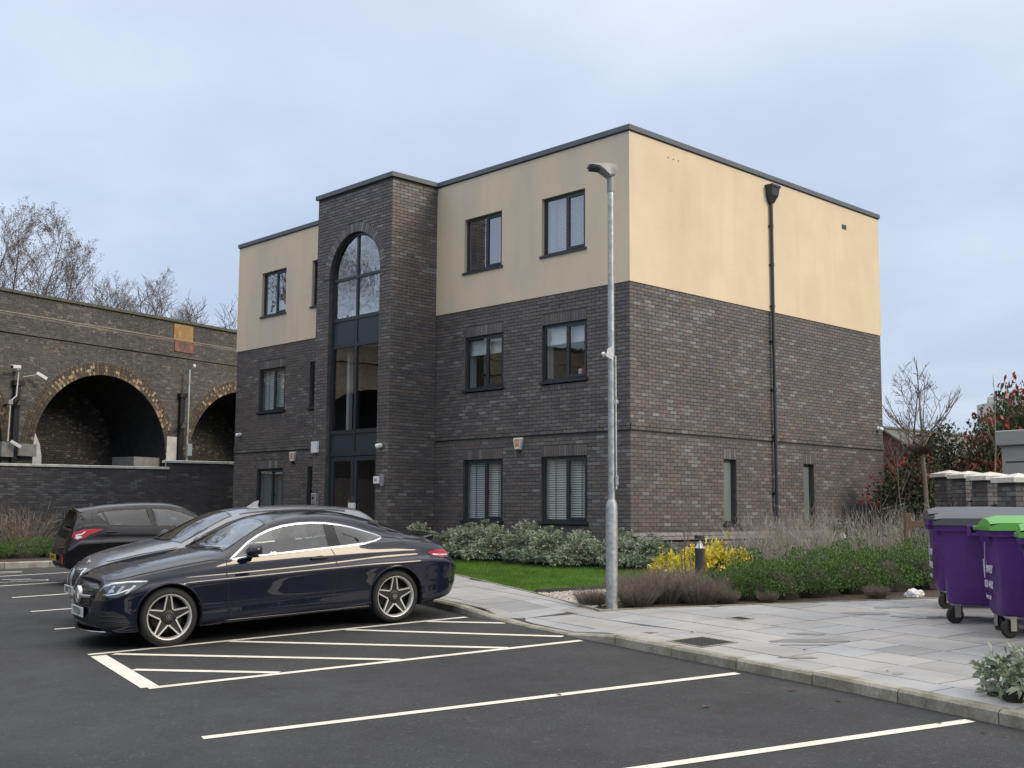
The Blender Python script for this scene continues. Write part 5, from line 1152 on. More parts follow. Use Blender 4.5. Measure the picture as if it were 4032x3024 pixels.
# ---------------------------------------------------------------- navy coupe
SP = dict(L=4.62, zglass=.97,
  hw=[(0,.60),(.05,.68),(.15,.775),(.3,.845),(.5,.885),(.8,.905),(1.2,.895),(2.2,.89),(2.9,.90),(3.5,.915),(3.9,.90),(4.2,.855),(4.4,.79),(4.52,.71),(4.62,.60)],
  bw=[(0,.54),(.05,.62),(.15,.70),(.3,.765),(.5,.80),(.8,.82),(1.2,.825),(1.5,.825),(2.4,.82),(2.9,.805),(3.4,.775),(3.8,.75),(4.2,.71),(4.4,.66),(4.52,.60),(4.62,.52)],
  rw=[(0,.46),(.15,.58),(.5,.66),(1.2,.70),(1.42,.72),(1.6,.70),(1.9,.655),(2.1,.625),(2.4,.605),(2.9,.59),(3.3,.575),(3.6,.58),(3.9,.60),(4.2,.60),(4.4,.56),(4.52,.50),(4.62,.42)],
  bot=[(0,.235),(.1,.20),(.35,.185),(.5,.185),(1.15,.19),(3.2,.21),(3.9,.21),(4.1,.225),(4.4,.26),(4.62,.30)],
  belt=[(0,.63),(.06,.672),(.15,.705),(.3,.745),(.6,.80),(1.0,.855),(1.42,.895),(1.8,.925),(2.7,.962),(3.3,.985),(3.6,.985),(4.0,.955),(4.3,.91),(4.5,.85),(4.62,.74)],
  rz=[(0,.665),(.06,.71),(.15,.742),(.3,.785),(.6,.848),(1.0,.91),(1.40,.955),(1.5,.985),(1.75,1.10),(2.0,1.205),(2.2,1.255),(2.45,1.28),(2.8,1.265),(3.1,1.21),(3.4,1.12),(3.65,1.055),(3.9,1.02),(4.1,.99),(4.3,.95),(4.5,.875),(4.62,.76)],
  top=[(0,.695),(.06,.74),(.15,.772),(.3,.815),(.6,.888),(1.0,.955),(1.30,.995),(1.42,1.005),(1.5,1.04),(1.8,1.20),(2.05,1.325),(2.2,1.365),(2.5,1.395),(2.75,1.40),(3.0,1.385),(3.3,1.33),(3.6,1.235),(3.9,1.12),(4.05,1.065),(4.2,1.035),(4.38,1.015),(4.46,.985),(4.54,.92),(4.62,.79)],
  zc=[(0,.56),(.15,.62),(.3,.66),(.6,.705),(1.0,.735),(1.45,.745),(2.8,.782),(3.4,.80),(3.9,.80),(4.3,.775),(4.62,.69)],
  lean_f=[(.18,.15),(.25,.11),(.40,.10),(.55,.11),(.66,.14),(.75,.18)], lean_r=[(.25,.10),(.40,.02),(.60,.0),(.75,.06),(.90,.12)], bulge_f=.06, bulge_r=.07)
def coupe():
    c = Car('coupe_car', SP, MAT['paint_navy']); tag(c.root, 'dark navy two door coupe with silver five spoke wheels nearest the hatched aisle', 'car', 'cars parked in the bays')
    DLO = [(1.50,.905),(1.62,.985),(1.76,1.082),(1.90,1.155),(2.03,1.205),(2.2,1.245),(2.42,1.266),(2.6,1.265),(2.78,1.252),(2.96,1.222),(3.14,1.178),(3.32,1.122),(3.50,1.058),(3.47,1.034),(3.38,1.010),(3.22,.990),(2.95,.974),(2.70,.965),(2.2,.942),(1.83,.923)]
    WS = [(1.46,-.66),(1.40,-.35),(1.375,0),(1.40,.35),(1.46,.66),(1.75,.60),(2.02,.545),(2.05,.30),(2.06,0),(2.05,-.30),(2.02,-.545),(1.75,-.60)]
    RWN = [(3.30,-.47),(3.28,0),(3.30,.47),(3.7,.53),(3.98,.545),(4.02,.3),(4.03,0),(4.02,-.3),(3.98,-.545),(3.7,-.53)]
    for v in ('L',): c.hole(DLO, v)
    c.hole(WS, 'T'); c.hole(RWN, 'T'); AX = (.79, 3.585)
    for x in AX: c.arch(x, .335, .362)
    c.finish_body(); c.liners(AX, .335, .362, .55, .90); c.wheels(AX, .322, .322, .246, .775, 'star')
    FQ = [p for p in DLO if p[0] <= 2.75]; dg = [(1.50,.905),(1.62,.985),(1.76,1.082),(1.90,1.155),(2.03,1.205),(2.2,1.245),(2.42,1.266),(2.6,1.265),(2.735,1.256),(2.715,.966),(2.2,.942),(1.83,.923)]
    bp = [(2.735,1.256),(2.78,1.252),(2.86,1.242),(2.90,.972),(2.70,.965),(2.715,.966)]; bp = [(2.735,1.256),(2.86,1.240),(2.885,.972),(2.715,.966)]
    qg = [(2.865,1.238),(2.96,1.222),(3.14,1.178),(3.32,1.122),(3.50,1.058),(3.47,1.034),(3.38,1.010),(3.22,.990),(2.95,.974),(2.89,.972)]
    for v in ('L', 'R'):
        c.patch('door_window', dg, v, .002, MAT['car_glass']); c.patch('pillar_trim', bp, v, .003, MAT['gloss_black']); c.patch('quarter_window', qg, v, .002, MAT['tint_glass'])
        c.line('window_trim', DLO, v, .019, MAT['trim'], .003, closed=True, thick=.006, dens=.03)
        c.line('door_gap', [(1.455,.90),(1.445,.75),(1.46,.45),(1.50,.25)], v, .009, MAT['seam']); c.line('door_gap', [(2.745,.962),(2.80,.86),(2.805,.74),(2.79,.60),(2.755,.43),(2.70,.335),(2.60,.295),(2.2,.262),(1.55,.245)], v, .009, MAT['seam'])
        c.line('fuel_flap', [(3.52,1.05),(3.70,1.03),(3.78,.985),(3.70,.945),(3.55,.935)], v, .006, MAT['seam'], dens=.02)
        c.line('bonnet_gap', [(.20,.735),(.5,.80),(.9,.862),(1.3,.91),(1.44,.90)], v, .008, MAT['seam'])
        c.patch('door_handle_cup', [(2.45,.848),(2.50,.872),(2.60,.882),(2.68,.868),(2.70,.845),(2.65,.82),(2.55,.812),(2.48,.822)], v, .002, MAT['gloss_black'], .03)
        sg = -1 if v == 'L' else 1; l, n = c.pos(2.575, .85, v, .022); m2 = MB(); m2.box((-.105,-.012,-.016), (.105,.012,.016), Matrix.Translation(l), .01); m2.obj('door_handle', MAT['paint_navy'], c.root)
        c.line('side_skirt', [(1.18,.215),(2.2,.215),(3.20,.225)], v, .05, MAT['gloss_black'], .004, thick=.02); c.line('rear_crease', [(4.0,.235),(4.3,.30)], v, .02, MAT['matt_black'])
        FLv = 'FL' if v == 'L' else 'FR'; BLv = 'BL' if v == 'L' else 'BR'
        hp = [(.42,.535),(.46,.63),(.54,.695),(.66,.725),(.84,.742),(1.01,.735),(.985,.695),(.90,.635),(.76,.575),(.58,.532)]
        c.patch('headlight', hp, FLv, .002, MAT['gloss_black'], .04); c.patch('headlight_cover', hp, FLv, .012, MAT['lamp_glass'], .04)
        c.line('daylight_strip', [(.485,.635),(.55,.685),(.66,.715),(.84,.730),(.985,.727)], FLv, .016, MAT['lamp_white'], .006, thick=.004)
        for a0 in (.62,.72,.82): c.patch('lamp_module', [(a0,.61),(a0+.025,.612),(a0+.085,.69),(a0+.055,.695)], FLv, .006, MAT['brushed'], .03)
        c.line('lamp_base', [(.56,.60),(.64,.598),(.74,.612),(.86,.655)], FLv, .012, MAT['lamp_white'], .006)
        c.line('headlight_edge', hp, FLv, .009, MAT['seam'], .003, closed=True)
        c.patch('air_intake', [(.46,.40),(.56,.43),(.70,.43),(.80,.38),(.86,.30),(.83,.25),(.60,.24),(.46,.26)], FLv, .004, MAT['matt_black'], .04)
        for z in (.30,.35): c.line('intake_blade', [(.50,z+.02),(.66,z+.02),(.82,z)], FLv, .012, MAT['gloss_black'], .008, thick=.006)
        tl = [(.585,.80),(.62,.845),(.72,.865),(.85,.86),(.94,.835),(.90,.80),(.80,.765),(.64,.762)]
        c.patch('taillight', [(a, z-.01) for a, z in tl], BLv, .006, MAT['lamp_red'], .03); c.line('taillight_band', [(.62,.778),(.78,.785),(.88,.80)], BLv, .018, MAT['lamp_white'], .009)
        c.line('bumper_gap', [(.62,.745),(.74,.73),(.98,.70)], BLv, .006, MAT['seam']); c.patch('bumper_vent', [(.52,.42),(.60,.45),(.68,.44),(.70,.40),(.60,.37)], BLv, .003, MAT['gloss_black'], .03)
        c.patch('headlight_inner', [(.62,.622),(.70,.628),(.69,.655),(.64,.65)], FLv, .007, MAT['lamp_white'], .03)
    c.patch('windscreen', WS, 'T', .003, MAT['car_glass'], .10); c.patch('rear_window', RWN, 'T', .003, MAT['tint_glass'], .10)
    c.line('windscreen_seal', WS, 'T', .022, MAT['gloss_black'], .004, closed=True); c.line('rear_window_seal', RWN, 'T', .02, MAT['gloss_black'], .004, closed=True)
    c.patch('roof_glass', [(2.14,-.50),(2.13,0),(2.14,.50),(2.6,.49),(3.18,.44),(3.20,0),(3.18,-.44),(2.6,-.49)], 'T', .003, MAT['gloss_black'], .10)
    c.line('wiper', [(1.44,.55),(1.42,.2),(1.45,-.1)], 'T', .02, MAT['matt_black'], .012, thick=.012); c.line('wiper', [(1.43,.05),(1.45,-.3),(1.48,-.58)], 'T', .02, MAT['matt_black'], .012, thick=.012)
    # boot lip spoiler
    m2 = MB(); v = []
    for i in range(21):
        y = -.56+1.12*i/20; xo = 4.36-.10*(abs(y)/.56)**2; z = c.pos(xo, y, 'T', 0)[0].z; v += [(xo-.10, y, z+.018), (xo+.03, y, z+.045), (xo+.05, y, z+.035), (xo+.03, y, z-.01)]
    m2.add(v, [(4*i+j, 4*i+4+j, 4*i+4+(j+1)%4, 4*i+(j+1)%4) for i in range(20) for j in range(4)] + [(0,1,2,3), (83,82,81,80)]); m2.obj('boot_spoiler', MAT['gloss_black'], c.root)
    # front: grille, star, plate, splitter
    gp = [(-.40,.645),(0,.655),(.40,.645),(.44,.58),(.36,.455),(.20,.435),(-.20,.435),(-.36,.455),(-.44,.58)]
    c.patch('grille', gp, 'F', .003, MAT['matt_black'], .06)
    for z in (.48,.51,.62): c.line('grille_slat', [(-.38,z),(0,z),(.38,z)], 'F', .012, MAT['gloss_black'], .008, thick=.006)
    for sg in (-1, 1): c.line('grille_bar', [(sg*.10,.555),(sg*.25,.558),(sg*.41,.565)], 'F', .030, MAT['brushed'], .02, thick=.016)
    l, n = c.pos(0, .56, 'F', .03); m2 = MB(); Mx = Matrix.Translation(l) @ Matrix.Rotation(-math.pi/2, 4, 'Y'); m2.lathe([(.095,-.03),(.098,.0),(.09,.012),(.08,.006)], 28, Mx); em = m2.obj('emblem', MAT['brushed'], c.root, True)
    m2 = MB()
    for k in range(3):
        a = k*2*math.pi/3; m2.prism([(.082*math.cos(a), .082*math.sin(a)), (.016*math.cos(a+1.05), .016*math.sin(a+1.05)), (0, 0), (.016*math.cos(a-1.05), .016*math.sin(a-1.05))], .007, .016, Mx)
    m2.obj('star', MAT['trim'], em)
    c.patch('lower_grille', [(-.46,.40),(0,.415),(.46,.40),(.52,.26),(.3,.235),(-.3,.235),(-.52,.26)], 'F', .003, MAT['matt_black'], .08)
    number_plate(c, 'F', 0, .385, 'FY70 JUH', MAT['plate_w'], off=.03); number_plate(c, 'B', 0, .52, 'FY70 JUH', MAT['plate_y'], off=.02)
    m2 = MB(); v = []
    for i in range(25):
        t = -1+2*i/24; y = .80*t; xo = .035+.33*abs(t)**2.6; v += [(xo-.02, y, .185), (xo-.02, y, .205), (xo+.16, y*.96, .215), (xo+.16, y*.96, .18)]
    m2.add(v, [(4*i+j, 4*i+4+j, 4*i+4+(j+1)%4, 4*i+(j+1)%4) for i in range(24) for j in range(4)] + [(0,1,2,3), (99,98,97,96)]); m2.obj('front_splitter', MAT['gloss_black'], c.root)
    m2 = MB(); m2.tube([(.015+.33*abs(-1+2*i/24)**2.6, .80*(-1+2*i/24), .192) for i in range(25)], .006, 6); m2.obj('splitter_trim', MAT['trim'], c.root)
    for sg in (-1, 1): door_mirror(c, 1.70, sg*.865, 1.0, MAT['paint_navy'], sg, .24, .16)
    cabin(c, 1.50, 3.9, .70, .30, .92, .36, 1.98, .95); seats(c, (2.30,), .50, .62); seats(c, (3.10,), .52, .58)
    m2 = MB(); m2.box((.4,-.72,.20), (4.2,.72,.24)); m2.box((.35,-.5,.24), (1.35,.5,.62)); m2.obj('underbody', MAT['matt_black'], c.root)
    c.place((.79, -.885, 0), (-3.729, 12.776), 33.47); return c
CPE = coupe()
# ---------------------------------------------------------------- grey hatchback
SG = dict(L=4.32, zglass=.98,
  hw=[(0,.62),(.05,.70),(.15,.79),(.3,.85),(.5,.885),(.8,.90),(2.2,.895),(3.4,.90),(3.9,.87),(4.1,.82),(4.25,.72),(4.32,.62)],
  bw=[(0,.56),(.05,.64),(.15,.72),(.3,.775),(.5,.81),(.8,.825),(2.2,.825),(3.2,.81),(3.8,.77),(4.1,.72),(4.25,.64),(4.32,.55)],
  rw=[(0,.48),(.15,.60),(.5,.68),(1.1,.72),(1.4,.70),(1.8,.65),(2.2,.62),(3.0,.60),(3.6,.585),(4.0,.60),(4.2,.57),(4.32,.48)],
  bot=[(0,.24),(.1,.21),(.4,.19),(3.6,.20),(4.0,.24),(4.32,.30)],
  belt=[(0,.66),(.06,.72),(.15,.762),(.3,.803),(.6,.865),(1.1,.94),(1.6,.965),(3.0,1.01),(3.7,1.03),(4.1,.96),(4.32,.72)],
  rz=[(0,.70),(.06,.76),(.15,.80),(.3,.84),(.6,.91),(1.02,.985),(1.15,1.01),(1.5,1.15),(1.8,1.275),(2.1,1.345),(2.6,1.365),(3.2,1.35),(3.7,1.28),(4.0,1.14),(4.2,.92),(4.32,.72)],
  top=[(0,.735),(.06,.795),(.15,.84),(.3,.888),(.6,.955),(.95,1.02),(1.08,1.04),(1.2,1.09),(1.6,1.29),(1.85,1.385),(2.1,1.425),(2.5,1.445),(3.0,1.44),(3.4,1.415),(3.75,1.37),(3.85,1.32),(4.0,1.19),(4.15,1.02),(4.25,.86),(4.32,.74)],
  zc=[(0,.58),(.15,.65),(.5,.72),(1.2,.78),(3.0,.82),(3.9,.83),(4.32,.70)],
  lean_f=[(.2,.06),(.4,.0),(.6,.01),(.75,.08),(.85,.14)], lean_r=[(.25,.08),(.5,.0),(.75,.05),(.95,.12)], bulge_f=.10, bulge_r=.06)
def grey_car():
    c = Car('hatchback_car', SG, MAT['paint_grey']); tag(c.root, 'silver grey hatchback in the middle, half hidden behind the navy coupe', 'car', 'cars parked in the bays')
    DLO = [(1.16,.965),(1.45,1.115),(1.75,1.245),(2.0,1.315),(2.4,1.345),(3.0,1.335),(3.5,1.275),(3.72,1.19),(3.68,1.065),(3.0,1.025),(2.0,.99)]
    fr = [(1.16,.965),(1.45,1.115),(1.75,1.245),(2.0,1.315),(2.30,1.338),(2.34,1.0),(2.0,.99)]; re = [(2.40,1.345),(3.0,1.335),(3.5,1.275),(3.72,1.19),(3.68,1.065),(3.0,1.025),(2.44,1.004)]
    WS = [(1.12,-.68),(1.06,-.35),(1.04,0),(1.06,.35),(1.12,.68),(1.5,.62),(1.84,.565),(1.87,.3),(1.88,0),(1.87,-.3),(1.84,-.565),(1.5,-.62)]
    c.hole(DLO, 'L'); c.hole(WS, 'T'); AX = (.80, 3.47)
    for x in AX: c.arch(x, .325, .355)
    c.finish_body(); c.liners(AX, .325, .355, .55, .885); c.wheels(AX, .315, .315, .225, .77, 'plain')
    for v in ('L', 'R'):
        c.patch('door_window', fr, v, .002, MAT['car_glass'], .08); c.patch('rear_door_window', re, v, .002, MAT['tint_glass'], .08); c.patch('pillar_trim', [(2.30,1.338),(2.40,1.345),(2.44,1.004),(2.34,1.0)], v, .004, MAT['gloss_black'])
        c.line('window_trim', DLO, v, .022, MAT['gloss_black'], .004, closed=True, thick=.006); c.line('door_gap', [(1.16,.95),(1.14,.6),(1.2,.25)], v, .008, MAT['seam']); c.line('door_gap', [(2.36,1.0),(2.38,.7),(2.34,.25)], v, .008, MAT['seam']); c.line('bonnet_gap', [(.22,.82),(.6,.90),(1.05,.965)], v, .007, MAT['seam'])
        FLv = 'FL' if v == 'L' else 'FR'; hp = [(.42,.645),(.44,.72),(.56,.755),(.75,.775),(1.0,.79),(.98,.755),(.86,.70),(.70,.655),(.55,.64)]
        c.patch('headlight', hp, FLv, .002, MAT['gloss_black'], .05); c.patch('headlight_cover', hp, FLv, .012, MAT['lamp_glass'], .05)
        for a0 in (.50,.68): c.patch('lamp_module', [(a0,.67),(a0+.10,.675),(a0+.14,.73),(a0+.10,.745),(a0+.02,.72)], FLv, .006, MAT['lamp_white'], .04)
        c.line('headlight_edge', hp, FLv, .009, MAT['seam'], .003, closed=True); c.patch('air_intake', [(.60,.36),(.80,.40),(.86,.30),(.66,.27)], FLv, .004, MAT['matt_black'], .05)
        sg = -1 if v == 'L' else 1; k = [(sg*.035,.70),(sg*.30,.715),(sg*.34,.62),(sg*.27,.50),(sg*.06,.49),(sg*.035,.56)]
        if sg < 0: k = k[::-1]
        c.patch('kidney_grille', k, 'F', .004, MAT['matt_black'], .05); c.line('kidney_frame', k, 'F', .022, MAT['trim'], .012, closed=True, thick=.010)
    c.patch('windscreen', WS, 'T', .003, MAT['car_glass'], .10); c.line('windscreen_seal', WS, 'T', .022, MAT['gloss_black'], .004, closed=True)
    c.patch('tailgate_window', [(-.52,1.08),(.52,1.08),(.48,1.28),(-.48,1.28)], 'B', .003, MAT['gloss_black'], .1); c.line('wiper', [(1.10,.5),(1.08,.1),(1.12,-.2)], 'T', .02, MAT['matt_black'], .012, thick=.01)
    c.patch('lower_grille', [(-.42,.40),(.42,.40),(.48,.28),(-.48,.28)], 'F', .003, MAT['matt_black'], .08); number_plate(c, 'F', 0, .445, 'LR18 TCX', MAT['plate_w'], off=.03)
    l, n = c.pos(.05, .79, 'F', .004); m2 = MB(); m2.lathe([(.04,0),(.04,.008),(.03,.011)], 20, Matrix.Translation(l) @ n.to_track_quat('Z', 'Y').to_matrix().to_4x4()); m2.obj('bonnet_badge', MAT['trim'], c.root)
    for sg in (-1, 1): door_mirror(c, 1.33, sg*.865, 1.05, MAT['gloss_black'], sg, .22, .15)
    m2 = MB(); z = c.pos(2.33, 0, 'T', 0)[0].z; m2.add([(2.24,-.015,z-.01),(2.24,.015,z-.01),(2.40,.02,z-.01),(2.40,-.02,z-.01),(2.38,-.006,z+.075),(2.38,.006,z+.075),(2.43,.006,z+.085),(2.43,-.006,z+.085)], [(0,1,5,4),(1,2,6,5),(2,3,7,6),(3,0,4,7),(4,5,6,7)]); m2.obj('roof_fin', MAT['paint_grey'], c.root)
    m2 = MB(); z = c.pos(3.30, .1, 'T', 0)[0].z; m2.lathe([(.05,-.005),(.04,.02),(.015,.035)], 12, Matrix.Translation((3.30,.1,z))); m2.tube([(3.30,.1,z+.03), (3.42,.1,z+.17)], .004, 6); m2.obj('aerial', MAT['matt_black'], c.root)
    for sg in (-1, 1): c.line('roof_rail', [(1.95,sg*.585),(2.6,sg*.58),(3.5,sg*.56)], 'T', .03, MAT['gloss_black'], .003)
    cabin(c, 1.20, 3.7, .72, .30, .95, .36, 1.72, 1.0); seats(c, (2.05,), .50, .66); seats(c, (2.95,), .52, .64)
    m2 = MB(); m2.box((.4,-.72,.20), (4.0,.72,.24)); m2.box((.3,-.5,.24), (1.1,.5,.66)); m2.obj('underbody', MAT['matt_black'], c.root)
    c.place((0, 0, 0), (-5.59, 15.06), 32.0, scale=(1, 1, .98)); return c
GREY = grey_car()
# ---------------------------------------------------------------- small black hatchback, tail towards us
SH = dict(L=3.665, zglass=1.0,
  hw=[(0,.55),(.08,.66),(.2,.75),(.4,.81),(.7,.825),(2.0,.825),(2.9,.835),(3.3,.82),(3.5,.77),(3.6,.70),(3.665,.60)],
  bw=[(0,.50),(.08,.60),(.2,.68),(.4,.745),(.7,.765),(2.0,.77),(2.9,.765),(3.3,.74),(3.5,.69),(3.6,.63),(3.665,.53)],
  rw=[(0,.42),(.2,.58),(.6,.66),(.9,.68),(1.2,.64),(1.6,.59),(2.0,.57),(2.8,.555),(3.2,.55),(3.4,.56),(3.5,.58),(3.6,.56),(3.665,.48)],
  bot=[(0,.25),(.2,.2),(2.8,.2),(3.2,.22),(3.5,.27),(3.665,.33)],
  belt=[(0,.58),(.1,.68),(.3,.80),(.6,.88),(.95,.955),(1.4,.98),(2.2,1.02),(2.8,1.06),(3.15,1.10),(3.4,1.08),(3.55,.98),(3.665,.70)],
  rz=[(0,.60),(.1,.72),(.3,.83),(.6,.92),(.9,.99),(1.0,1.03),(1.3,1.19),(1.6,1.34),(1.9,1.40),(2.3,1.42),(2.8,1.40),(3.2,1.36),(3.38,1.30),(3.46,1.2),(3.55,1.03),(3.62,.86),(3.665,.70)],
  top=[(0,.62),(.1,.76),(.3,.87),(.6,.96),(.85,1.01),(1.0,1.09),(1.4,1.33),(1.6,1.42),(1.9,1.475),(2.3,1.495),(2.8,1.485),(3.2,1.45),(3.36,1.42),(3.43,1.32),(3.50,1.14),(3.56,.98),(3.62,.88),(3.665,.72)],
  zc=[(0,.55),(.2,.65),(.6,.72),(2.0,.80),(3.0,.84),(3.4,.84),(3.665,.66)],
  lean_f=[(.2,.05),(.4,0),(.6,.02),(.8,.12)], lean_r=[(.25,.06),(.45,.0),(.65,.0),(.9,.03)], bulge_f=.08, bulge_r=.06)
def black_car():
    c = Car('hatchback_car', SH, MAT['paint_black']); tag(c.root, 'small black hatchback at the far left showing its red rear lamp', 'car', 'cars parked in the bays')
    re = [(3.16,1.315),(3.02,1.352),(2.6,1.375),(2.24,1.378),(2.17,1.045),(2.55,1.065),(2.92,1.095)]; fr = [(2.14,1.378),(1.85,1.355),(1.6,1.285),(1.35,1.165),(1.12,1.03),(1.4,1.008),(2.08,1.035)]
    WS = [(.98,-.62),(.93,-.3),(.92,0),(.93,.3),(.98,.62),(1.3,.57),(1.6,.52),(1.62,0),(1.6,-.52),(1.3,-.57)]
    c.hole(re, 'R'); c.hole(fr, 'R'); c.hole(WS, 'T'); c.hole(re, 'L'); c.hole(fr, 'L'); AX = (.62, 3.005)
    for x in AX: c.arch(x, .305, .325)
    c.finish_body(); c.liners(AX, .305, .325, .5, .82); c.wheels(AX, .293, .293, .20, .715, 'plain')
    for v in ('L', 'R'):
        c.patch('rear_door_window', re, v, .002, MAT['tint_glass'], .08); c.patch('door_window', fr, v, .002, MAT['car_glass'], .08); c.line('window_trim', re, v, .02, MAT['matt_black'], .003, closed=True); c.line('window_trim', fr, v, .02, MAT['matt_black'], .003, closed=True)
        c.line('window_bar', [(3.02,1.35),(2.93,1.095)], v, .025, MAT['matt_black'], .004); c.line('door_gap', [(3.20,1.33),(3.22,1.2),(3.13,1.0),(3.05,.75),(2.98,.66)], v, .008, MAT['seam']); c.line('door_gap', [(2.15,1.38),(2.12,1.0),(2.14,.6),(2.12,.25)], v, .008, MAT['seam'])
        c.patch('door_handle_cup', [(2.78,.975),(2.88,.995),(2.98,.985),(3.03,.962),(2.95,.94),(2.84,.945)], v, .002, MAT['gloss_black'], .04); l, n = c.pos(2.9, .967, v, .018); m2 = MB(); m2.box((-.10,-.01,-.013), (.10,.01,.013), Matrix.Translation(l), .008); m2.obj('door_handle', MAT['paint_black'], c.root)
        c.patch('rear_quarter_glass', [(3.41,1.40),(3.30,1.24),(3.31,1.21),(3.50,1.13),(3.53,1.14)], v, .003, MAT['gloss_black'], .05)
        BLv = 'BL' if v == 'L' else 'BR'; tl = [(.54,.90),(.58,.99),(.72,1.035),(.86,1.045),(1.0,1.03),(.92,.985),(.82,.93),(.74,.865),(.64,.845)]
        c.patch('taillight', tl, BLv, .006, MAT['lamp_red'], .04); c.patch('reversing_lamp', [(.60,.875),(.66,.86),(.73,.895),(.70,.925),(.63,.92)], BLv, .010, MAT['lamp_white'], .03); c.line('taillight_band', [(.62,.935),(.72,.955),(.76,1.0)], BLv, .02, MAT['lamp_white'], .010)
        sg = -1 if v == 'L' else 1; c.patch('fog_reflector', [(sg*.50+.045*math.cos(a)*1.0, .50+.085*math.sin(a)) for a in [2*math.pi*i/14 for i in range(14)]], 'B', .006, MAT['lamp_red'], .03)
    c.patch('windscreen', WS, 'T', .003, MAT['car_glass'], .10)
    c.patch('tailgate_window', [(-.50,1.08),(0,1.06),(.50,1.08),(.47,1.24),(.40,1.335),(0,1.35),(-.40,1.335),(-.47,1.24)], 'B', .003, MAT['gloss_black'], .08); c.line('tailgate_gap', [(.58,1.06),(.60,.9),(.60,.66),(.5,.60),(0,.59),(-.5,.60),(-.60,.66),(-.60,.9),(-.58,1.06)], 'B', .008, MAT['seam'])
    m2 = MB(); v = []
    for i in range(17): t = -1+2*i/16; y = .52*t; z = c.pos(3.28, y, 'T', 0)[0].z; v += [(3.22, y, z+.008), (3.44-.05*t*t, y, z-.02), (3.43-.05*t*t, y, z-.05), (3.22, y, z-.02)]
    m2.add(v, [(4*i+j, 4*i+4+j, 4*i+4+(j+1)%4, 4*i+(j+1)%4) for i in range(16) for j in range(4)] + [(0,1,2,3), (67,66,65,64)]); m2.obj('roof_spoiler', MAT['paint_black'], c.root)
    m2 = MB(); l, n = c.pos(0, 1.075, 'B', .02); m2.tube([l, l+Vector((.035,.16,.012)), l+Vector((.05,.34,.03))], [.02,.012,.008], 6); m2.obj('rear_wiper', MAT['matt_black'], c.root)
    m2 = MB(); z = c.pos(3.1, 0, 'T', 0)[0].z; m2.lathe([(.045,-.005),(.04,.022),(.015,.035)], 12, Matrix.Translation((3.1,0,z))); m2.tube([(3.1,0,z+.03), (3.27,0,z+.27)], .004, 6); m2.obj('aerial', MAT['matt_black'], c.root)
    number_plate(c, 'B', 0, .52, 'KM64 XBT', MAT['plate_y'], off=.03); c.line('bumper_line', [(-.62,.66),(0,.645),(.62,.66)], 'B', .02, MAT['matt_black'], .003)
    c.patch('lower_bumper', [(-.60,.42),(0,.44),(.60,.42),(.56,.33),(-.56,.33)], 'B', .004, MAT['matt_black'], .06)
    for sg in (-1, 1): door_mirror(c, 1.28, sg*.79, 1.06, MAT['paint_black'], sg, .18, .12)
    cabin(c, 1.05, 3.3, .66, .28, .96, -.33, 1.5, 1.02); seats(c, (1.75,), .46, .68); seats(c, (2.55,), .5, .66)
    m2 = MB(); m2.box((.3,-.66,.20), (3.3,.66,.24)); m2.obj('underbody', MAT['matt_black'], c.root)
    c.place((3.665, 0, 0), (-8.05, 20.6), 212.0, scale=(.98, .98, .94)); return c
BLK = black_car()
# ================================================================ lamp column, bollards, bins, pillars, cabinet
def at(x, y, dz=.1): return (x, y, G(x, y)+dz)
# --- lamp column
lp = empty('lamp_post', (1.277, 14.63, G(1.277, 14.63)+.07)); tag(lp, 'tall galvanised lamp column with flat LED head at the paving corner', 'lamp post')
z0 = lp.location.z
m2 = MB(); m2.lathe([(.075,0),(.075,1.27),(.071,1.31),(.046,1.37)], 24); m2.obj('base_section', MAT['galv'], lp, True)
m2 = MB(); m2.lathe([(.044,1.36),(.040,5.46)], 20); m2.obj('shaft', MAT['galv'], lp, True)
MAT['lamp_grey'] = pmat('grey lamp housing', (.30,.31,.32), .45, var=.05, vscale=9)
m2 = MB(); m2.lathe([(.048,5.38),(.05,5.42),(.05,5.56),(.046,5.62)], 20); m2.obj('spigot', MAT['lamp_grey'], lp, True)
HM = Matrix.Translation((.02, 0, 5.62)) @ Matrix.Rotation(math.radians(180+8), 4, 'Z') @ Matrix.Rotation(math.radians(-4), 4, 'Y')
m2 = MB(); prof = [(-.055,.045,.035,.10),(-.03,.07,-.02,.115),(.05,.10,-.05,.118),(.12,.12,.0,.112),(.20,.13,.045,.100),(.30,.12,.055,.085),(.335,.07,.055,.070)]; v = []
for x, w, zb_, zt_ in prof: v += [(x,-w,zb_+.02),(x,-w*.8,zb_),(x,w*.8,zb_),(x,w,zb_+.02),(x,w*.85,zt_),(x,0,zt_+.012),(x,-w*.85,zt_)]
m2.add(v, [(7*i+j, 7*i+(j+1)%7, 7*i+7+(j+1)%7, 7*i+7+j) for i in range(len(prof)-1) for j in range(7)] + [tuple(range(7)), tuple(range(7*6, 7*7))]); m2.xf(HM); m2.obj('lamp_head', MAT['lamp_grey'], lp, True)
m2 = MB(); m2.box((.14,-.09,.030), (.31,.09,.0395), HM); m2.obj('led_panel', MAT['anthracite'], lp)
cm = empty('security_camera', (1.277, 14.63, 3.90)); tag(cm, 'small grey camera bracketed halfway up the lamp column', 'camera', 'white security cameras')
m2 = MB(); m2.prism([(-.045,-.05),(.02,-.09),(.035,-.09),(.035,.07),(-.02,.05)], -.03, .03, Matrix.Translation((-.03,-.06,0)) @ Matrix.Rotation(math.pi/2, 4, 'X')); m2.obj('bracket', MAT['white'], cm)
m2 = MB(); m2.lathe([(.018,0),(.034,.012),(.034,.05),(.02,.055)], 14, Matrix.Translation((-.075,-.07,-.02)) @ Matrix.Rotation(-1.9, 4, 'Y')); m2.obj('lens_housing', MAT['brushed'], cm, True)
